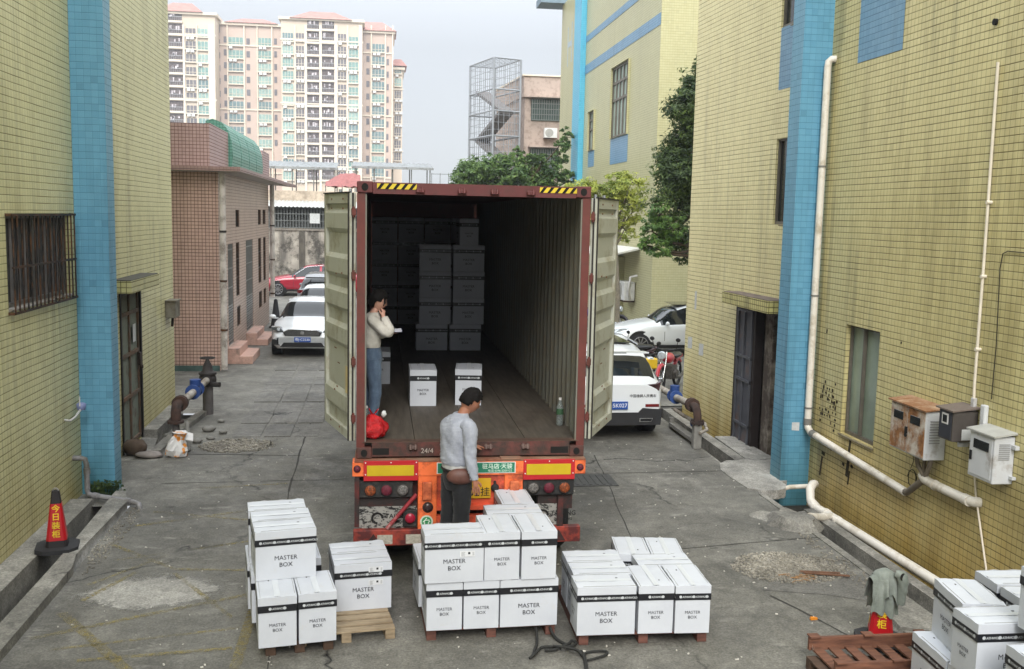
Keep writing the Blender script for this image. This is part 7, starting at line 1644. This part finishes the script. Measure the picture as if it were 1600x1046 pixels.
# ---- woman: stands inside the container, left profile wall side, hand at her mouth, clipboard in the other
FW_ = 1.541; wx, wy = -.06, 11.25
wp_ = thing('person', (wx, wy, FW_), 'person in a cream top and blue jeans standing inside the container, hand at mouth', 'person')
nd = {'pelvis': ((-.075, wy, 2.40), .085), 'waist': ((-.080, wy, 2.52), .075), 'chest': ((-.070, wy, 2.66), .085), 'upper': ((-.070, wy, 2.775), .075), 'neck': ((-.045, wy, 2.855), .044), 'headc': ((-.01, wy, 2.92), .045),
      'rsh': ((-.070, wy - .14, 2.765), .045), 'relb': ((.100, wy - .17, 2.650), .038), 'rwri': ((.055, wy - .06, 2.800), .026), 'lsh': ((-.065, wy + .14, 2.765), .045), 'lelb': ((.0, wy + .195, 2.58), .036), 'lwri': ((.125, wy + .06, 2.605), .025),
      'rhip': ((-.065, wy - .075, 2.33), .07), 'rkne': ((-.030, wy - .07, 1.98), .058), 'rank': ((-.070, wy - .07, 1.62), .036), 'rtoe': ((.06, wy - .08, FW_ + .03), .028), 'rheel': ((-.09, wy - .07, FW_ + .035), .030),
      'lhip': ((-.065, wy + .075, 2.33), .07), 'lkne': ((-.09, wy + .08, 1.98), .058), 'lank': ((-.125, wy + .08, 1.62), .036), 'ltoe': ((.0, wy + .09, FW_ + .03), .028), 'lheel': ((-.145, wy + .08, FW_ + .035), .030)}
eg = [('pelvis', 'waist'), ('waist', 'chest'), ('chest', 'upper'), ('upper', 'neck'), ('neck', 'headc'), ('upper', 'rsh'), ('rsh', 'relb'), ('relb', 'rwri'), ('upper', 'lsh'), ('lsh', 'lelb'), ('lelb', 'lwri'),
      ('pelvis', 'rhip'), ('rhip', 'rkne'), ('rkne', 'rank'), ('rank', 'rheel'), ('rank', 'rtoe'), ('pelvis', 'lhip'), ('lhip', 'lkne'), ('lkne', 'lank'), ('lank', 'lheel'), ('lank', 'ltoe')]
hand(nd, eg, 'rwri', 'r', (.05, .45, 1), (.9, -.5, .1), (-.5, -.3, .3), .85, .75)
hand(nd, eg, 'lwri', 'l', (.95, -.1, .05), (0, 0, -1), (.1, -1, 0), .85, .3)
body = skin('body', nd, eg, SKIN2, wp_, root='pelvis')
hm, fr = headmesh((-.005, wy, 2.975), .93, (.92, -.10, -.28), (.28, .03, .95)); join_mesh(body, hm)
hairmesh(fr, .96, -.085, -.004, .052, .016, seed=4).build('hair', HAIR, wp_)
m_ = MB(); m_.tube([tuple(fr[0] - fr[1] * .10 * .93 - fr[3] * .02), tuple(fr[0] - fr[1] * .13 - fr[3] * .07), tuple(fr[0] - fr[1] * .10 - fr[3] * .16)], [.03, .028, .008], 8)
m_.tube([tuple(fr[0] + fr[1] * .07 + fr[2] * .06 + fr[3] * .05), tuple(fr[0] + fr[1] * .085 + fr[2] * .066 - fr[3] * .0), tuple(fr[0] + fr[1] * .08 + fr[2] * .07 - fr[3] * .04)], [.014, .010, .003], 6); m_.build('ponytail', HAIR, wp_)
for sg in (-1, 1): MB().ball(tuple(fr[0] + (fr[1] * .078 + fr[2] * .027 * sg + fr[3] * .010)), .0075, 8, 6).build('eye', EYE, wp_)
MB().ball(tuple(fr[0] + fr[1] * .090 - fr[3] * .051), .010, 8, 6, (.7, 1.2, .5)).build('mouth', LIP, wp_)
m_ = MB()
for sg in (-1, 1):
    c_ = fr[0] + fr[1] * .094 + fr[2] * .028 * sg + fr[3] * .009; m_.tube([c_ + (fr[2] * math.cos(a * .628) * .019 + fr[3] * math.sin(a * .628) * .015) for a in range(10)], .0015, 4, closed=True); m_.tube([c_ + fr[2] * .019 * sg, fr[0] + fr[2] * .078 * sg + fr[1] * .0], .0015, 4)
gl_ = m_.build('spectacles', plain('dark_wire', (40,36,36), .4), None); tag(gl_, 'thin rimmed spectacles on the face of the woman in the container', 'spectacles')
CRM = cloth('cream_top', (186,182,172), (206,202,192)); JEAN = cloth('blue_jeans', (62,78,100), (96,116,138))
m_ = MB(); torso(m_, [(-.078, wy, 2.455, .142, .108), (-.080, wy, 2.50, .150, .114), (-.080, wy, 2.58, .148, .110), (-.070, wy, 2.68, .158, .116), (-.072, wy, 2.76, .165, .100), (-.068, wy, 2.805, .130, .085), (-.055, wy, 2.832, .080, .066), (-.048, wy, 2.845, .062, .052)], (0, -1, 0), (1, 0, 0), .013, 21)
limb(m_, [(-.07, wy - .11, 2.79, .058), (-.065, wy - .150, 2.765, .064), (.01, wy - .165, 2.70, .064), (.085, wy - .175, 2.645, .066), (.118, wy - .165, 2.655, .064), (.10, wy - .125, 2.71, .056), (.066, wy - .075, 2.785, .040)], .013, 23, fz=1.2)
limb(m_, [(-.07, wy + .11, 2.79, .058), (-.065, wy + .155, 2.76, .064), (-.03, wy + .19, 2.66, .060), (.0, wy + .195, 2.585, .060), (.05, wy + .14, 2.585, .054), (.115, wy + .07, 2.603, .036)], .011, 25); m_.build('top', CRM, wp_)
m_ = MB(); torso(m_, [(-.070, wy, 2.22, .120, .09), (-.068, wy, 2.28, .150, .112), (-.070, wy, 2.36, .155, .120), (-.075, wy, 2.44, .135, .104), (-.078, wy, 2.49, .120, .092)], (0, -1, 0), (1, 0, 0), .007, 31)
limb(m_, [(-.060, wy - .075, 2.33, .09), (-.048, wy - .073, 2.20, .090), (-.038, wy - .072, 2.08, .080), (-.030, wy - .07, 1.96, .072), (-.045, wy - .07, 1.80, .066), (-.060, wy - .07, 1.68, .060), (-.066, wy - .07, 1.595, .058)], .010, 33)
limb(m_, [(-.070, wy + .075, 2.33, .09), (-.078, wy + .078, 2.20, .090), (-.086, wy + .08, 2.08, .080), (-.092, wy + .08, 1.96, .072), (-.108, wy + .08, 1.80, .066), (-.120, wy + .08, 1.68, .060), (-.125, wy + .08, 1.595, .058)], .010, 36); m_.build('jeans', JEAN, wp_)
for y, x in ((wy - .075, -.05), (wy + .085, -.105)): skin('shoe', {'a': ((x - .045, y, FW_ + .04), .034), 'b': ((x + .05, y, FW_ + .035), .034), 'c': ((x + .10, y, FW_ + .028), .026)}, [('a', 'b'), ('b', 'c')], plain('pale_shoe', (150,148,150), .6), wp_)
m_ = MB(); m_.obox((.155, wy + .02, 2.632), (.23, .30, .006), 0, 0, -.05); cb_ = thing('clipboard', (.155, wy, 2.63), 'white paper clipboard held flat by the woman in the container', 'clipboard'); m_.build('board', plain('clip_dark', (40,40,60), .5), cb_)
MB().obox((.155, wy + .02, 2.638), (.21, .28, .005), 0, 0, -.05).build('paper', plain('clip_paper', (212,214,222), .7), cb_)

# ================================================================== THINGS ON THE CONTAINER FLOOR
mt, nt, bs = newmat('red_plastic_bag'); p = wpos(nt); nt.links.new(mix(nt, ramp(nt, noise(nt, p, 14, 5, .7), [(.45, 0.0), (.62, 1.0)]), srgb(172,14,24), srgb(206,36,40)), bs.inputs['Base Color']); bs.inputs['Roughness'].default_value = .22; bump(nt, bs, noise(nt, p, 22, 5, .7), 1.0, .03)
bg = thing('plastic_bag', (-.05, 10.64, 1.55), 'bulging red plastic bag tied at the top on the container floor', 'bag')
from mathutils import noise as mnoise
m_ = MB(); m_.revolve((-.05, 10.66, 1.548), [(.08, 0), (.11, .008), (.135, .03), (.15, .06), (.155, .09), (.15, .12), (.14, .15), (.12, .18), (.10, .205), (.075, .225), (.05, .24), (.03, .255)], 44)
m_.v = [tuple(Vector(v) + (Vector((v[0] + .05, v[1] - 10.66, 0)).normalized() * (mnoise.noise(Vector(v) * 14) * .040 - abs(mnoise.noise(Vector(v) * 26)) * .030))) for v in m_.v]; m_.build('sack', mt, bg)
m_ = MB()
for a in (0, 2.0, 3.6, 5.0): m_.add([(-.05, 10.66, 1.80), (-.05 + .03 * math.cos(a), 10.66 + .03 * math.sin(a), 1.81), (-.05 + .07 * math.cos(a + .3), 10.66 + .07 * math.sin(a + .3), 1.865), (-.05 + .05 * math.cos(a + .8), 10.66 + .05 * math.sin(a + .8), 1.84)], [(0, 1, 2, 3)])
m_.build('knot', mt, bg)
m_ = MB(); m_.ball((.065, 10.66, 1.80), .03, 8, 6, (1, 1, 1.2), .2); tag(m_.build('paper_wad', plain('paper', (196,198,196))), 'small white paper wad by the red plastic bag', 'paper')
BOT = glass('clear_bottle', (150,160,158), .08, .45)
def bottle(x, y, z, h, label, lab=(60,110,80)):
    b_ = thing('bottle', (x, y, z), label, 'bottle'); r_ = h * .13
    MB().revolve((x, y, z), [(r_ * .9, 0), (r_, .01), (r_, h * .3), (r_ * .93, h * .34), (r_, h * .38), (r_, h * .62), (r_ * .8, h * .74), (r_ * .42, h * .86), (r_ * .40, h * .92)], 14).build('bottle_body', BOT, b_)
    MB().revolve((x, y, z), [(r_ * 1.01, h * .40), (r_ * 1.01, h * .6)], 14).build('paper_label', plain('label_%d' % lab[0], lab, .6), b_); MB().cyl((x, y, z + h * .92), (x, y, z + h), r_ * .45).build('cap', plain('white_plastic', (214,212,210)), b_)
bottle(-.125, 10.86, 1.552, .30, 'clear plastic water bottle behind the red bag by the left post', (150,168,180)); bottle(2.09, 11.2, 1.552, .32, 'clear bottle with a green label at the right wall of the container', (50,84,56))

# ================================================================== CONES, GARMENT, STRAP
def cone(x, y, z, label, faces, rz, h=.70):
    c_ = thing('traffic_cone', (x, y, z), label, 'cone'); M = Matrix.Translation((x, y, z)) @ Matrix.Rotation(rz, 4, 'Z')
    def fr_(z0, z1, h0, h1, name, mat_):
        m_ = MB(); m_.M = M; n = 8; vs = []
        for zz_, hh in ((z0, h0), (z1, h1)):
            for i in range(4):
                a = R(45 + 90 * i)
                for da in (-.16, .16): vs.append((hh * 1.36 * math.cos(a + da), hh * 1.36 * math.sin(a + da), zz_))
        m_.add(vs, [(i, (i + 1) % 8, 8 + (i + 1) % 8, 8 + i) for i in range(8)] + [tuple(range(8))[::-1], tuple(range(8, 16))]); return m_.build(name, mat_, c_)
    hw = lambda z_: .105 - (.105 - .036) * (z_ - .045) / (h - .045)
    fr_(.045, h, hw(.045), hw(h), 'body', plain('cone_black', (34,30,32), .7))
    fr_(.125, h - .14, hw(.125) + .002, hw(h - .14) + .002, 'red_sleeve', plain('cone_red', (178,20,30), .35, 0, .06))
    m_ = MB(); m_.M = M; q = .225; m_.prism([(-q, -q * .6), (-q * .6, -q), (q * .6, -q), (q, -q * .6), (q, q * .6), (q * .6, q), (-q * .6, q), (-q, q * .6)], (0, 0, 0), (1, 0, 0), (0, 1, 0), (0, 0, .05)); m_.build('base', plain('cone_base', (44,44,46), .85, 0, .2, 12), c_)
    m_ = MB(); m_.M = M; m_.tube([(.028 * math.cos(a * .45), 0, h + .028 * math.sin(a * .45)) for a in range(8)], .007, 6); m_.build('ring', plain('pale_ring', (150,146,140), .5), c_)
    m_ = MB(); m_.M = M
    for (txt, ang) in faces:
        dx, dy = math.cos(ang), math.sin(ang); n_ = len(txt)
        for i, ch in enumerate(txt):
            zc = h - .14 - .05 - i * .095; r_ = hw(zc) + .006; r_ = hw(zc) * 1.12 + .004; m_.text(ch, (dx * r_, dy * r_, zc), (-dy, dx, 0), (dx * -.105, dy * -.105, 1), .088, bold=.02)
    m_.build('cone_lettering', plain('cone_yellow', (224,190,30), .5), c_); return c_
cone(-3.60, 11.55, .085, 'black and red cone with yellow characters standing astride the left drain', [('今日装柜', R(-90))], R(12), .68)
cone(4.72, 8.50, .005, 'red cone half covered by a hung garment beside the brown pallet', [('今日装柜', R(-90)), ('今日汽车', R(180))], R(-24), .70)
mt = cloth('grey_green_garment', (104,112,104), (132,138,130))
gm = thing('garment', (4.72, 8.50, .3), 'grey green jacket draped over the red cone by the right drain', 'jacket')
def drape(mb, c, rz, w, front, back, top, seed, rr=.075, nu=26, nv=30):
    """cloth folded over a point: u across the width, v from front hem over the top to the back hem"""
    from mathutils import noise as mn
    vs = []; arc = math.pi * rr; tot = front + arc + back
    for j in range(nv + 1):
        s_ = tot * j / nv
        for i in range(nu + 1):
            u = -1 + 2 * i / nu; sag = (abs(u) ** 2) * .05
            hemv = .03 * math.sin(u * 3 + seed) + .02 * math.sin(u * 9)
            if s_ < front: t_ = (front - s_) / front; y = -rr - .05 * t_ ** .7; z = top - (front + hemv) * t_
            elif s_ < front + arc: a = (s_ - front) / rr; y = -rr * math.cos(a); z = top + rr * .7 * math.sin(a); t_ = 0
            else: t_ = (s_ - front - arc) / back; y = rr + .05 * t_ ** .7; z = top - (back + hemv) * t_
            fold = .020 * math.sin(u * 7 + seed + 1.5 * t_) * (.25 + t_) + .012 * mn.noise(Vector((u * 3, s_ * 9, seed)))
            y += fold * (1 if y < 0 else -1); x = u * w / 2 * (1 - .16 * t_ * (1 - abs(u)) - .10 * (1 - t_)) + .012 * mn.noise(Vector((u * 2, s_ * 12, seed + 4)))
            y *= 1 - .35 * u * u
            vs.append((c[0] + x * math.cos(rz) - y * math.sin(rz), c[1] + x * math.sin(rz) + y * math.cos(rz), z - sag))
    mb.add(vs, [(j * (nu + 1) + i, j * (nu + 1) + i + 1, (j + 1) * (nu + 1) + i + 1, (j + 1) * (nu + 1) + i) for j in range(nv) for i in range(nu)], True)
    return mb
m_ = MB(); drape(m_, (4.705, 8.50), R(6), .28, .31, .22, .655, 1.0); drape(m_, (4.72, 8.495), R(-8), .23, .19, .30, .680, 4.0, .085); m_.build('cloth', mt, gm)
m_ = MB(); limb(m_, [(4.78, 8.41, .72, .030), (4.825, 8.385, .705, .046), (4.845, 8.375, .66, .050), (4.845, 8.375, .59, .046), (4.84, 8.38, .49, .040), (4.835, 8.385, .43, .042)], .014, 3, fz=1.4); m_.build('garment_sleeve', mt, gm)
m_ = MB(); m_.revolve((4.825, 8.345, .705), [(.036, 0), (.030, .004)], 14, (.3, -1, .1)); m_.build('sleeve_opening', plain('black', (16,15,14)), gm)
stp = MB(); BLKST = plain('black_webbing', (34,34,32), .8, 0, .3, 30)
def strap(pts, w=.022):
    pts = [Vector(p_) for p_ in pts]
    fine = []
    for i in range(len(pts) - 1):
        p0, p1, p2, p3 = pts[max(i - 1, 0)], pts[i], pts[i + 1], pts[min(i + 2, len(pts) - 1)]
        for q in range(6):
            t_ = q / 6; fine.append(.5 * ((2 * p1) + (-p0 + p2) * t_ + (2 * p0 - 5 * p1 + 4 * p2 - p3) * t_ * t_ + (-p0 + 3 * p1 - 3 * p2 + p3) * t_ ** 3))
    fine.append(pts[-1])
    stp.tube(fine, w * .45, 6)
strap([(1.50, 9.0, .10), (1.49, 8.85, .04), (1.47, 8.72, .015), (1.45, 8.66, .02), (1.40, 8.50, .02), (1.36, 8.44, .015), (1.42, 8.50, .03), (1.50, 8.64, .02), (1.60, 8.62, .03), (1.68, 8.60, .02)], .03)
strap([(1.62, 9.02, .10), (1.66, 8.86, .02), (1.72, 8.72, .015), (1.76, 8.66, .02)], .035)
strap([(1.52, 8.58, .02), (1.60, 8.56, .03), (1.68, 8.60, .04), (1.76, 8.66, .04), (1.80, 8.74, .03), (1.84, 8.72, .02), (1.80, 8.64, .03), (1.72, 8.58, .04), (1.80, 8.52, .04), (1.84, 8.46, .02)], .03)
strap([(1.60, 8.60, .05), (1.70, 8.54, .06), (1.80, 8.50, .05), (1.84, 8.44, .03), (1.90, 8.50, .02), (2.02, 8.52, .02), (2.08, 8.50, .02), (2.06, 8.44, .02), (1.96, 8.38, .02), (1.86, 8.34, .02)], .028)
strap([(1.84, 8.50, .03), (1.85, 8.38, .02), (1.84, 8.28, .015), (1.82, 8.16, .015), (1.79, 8.05, .012)], .042)
tag(stp.build('webbing_strap', BLKST), 'tangled black webbing strap lying on the yard between two stacks', 'strap')
for k_ in (1.50,): pass

# drop prototypes never used
for i, u_ in enumerate(used):
    if not u_:
        for ch in list(protos[i].children_recursive): D.objects.remove(ch)
        D.objects.remove(protos[i])
# ================================================================== HAZE
hz = MB().box(-60, 40, -9, 262, -2, 62)
mt = D.materials.new('thin_haze'); mt.use_nodes = True; nt = mt.node_tree; nt.nodes.remove(nt.nodes['Principled BSDF'])
pv = N(nt, 'ShaderNodeVolumePrincipled'); pv.inputs['Color'].default_value = (.90, .94, 1.0, 1); pv.inputs['Density'].default_value = .0008; pv.inputs['Anisotropy'].default_value = .3
nt.links.new(pv.outputs[0], nt.nodes['Material Output'].inputs['Volume'])
tag(hz.build('haze', mt), kind='stuff')
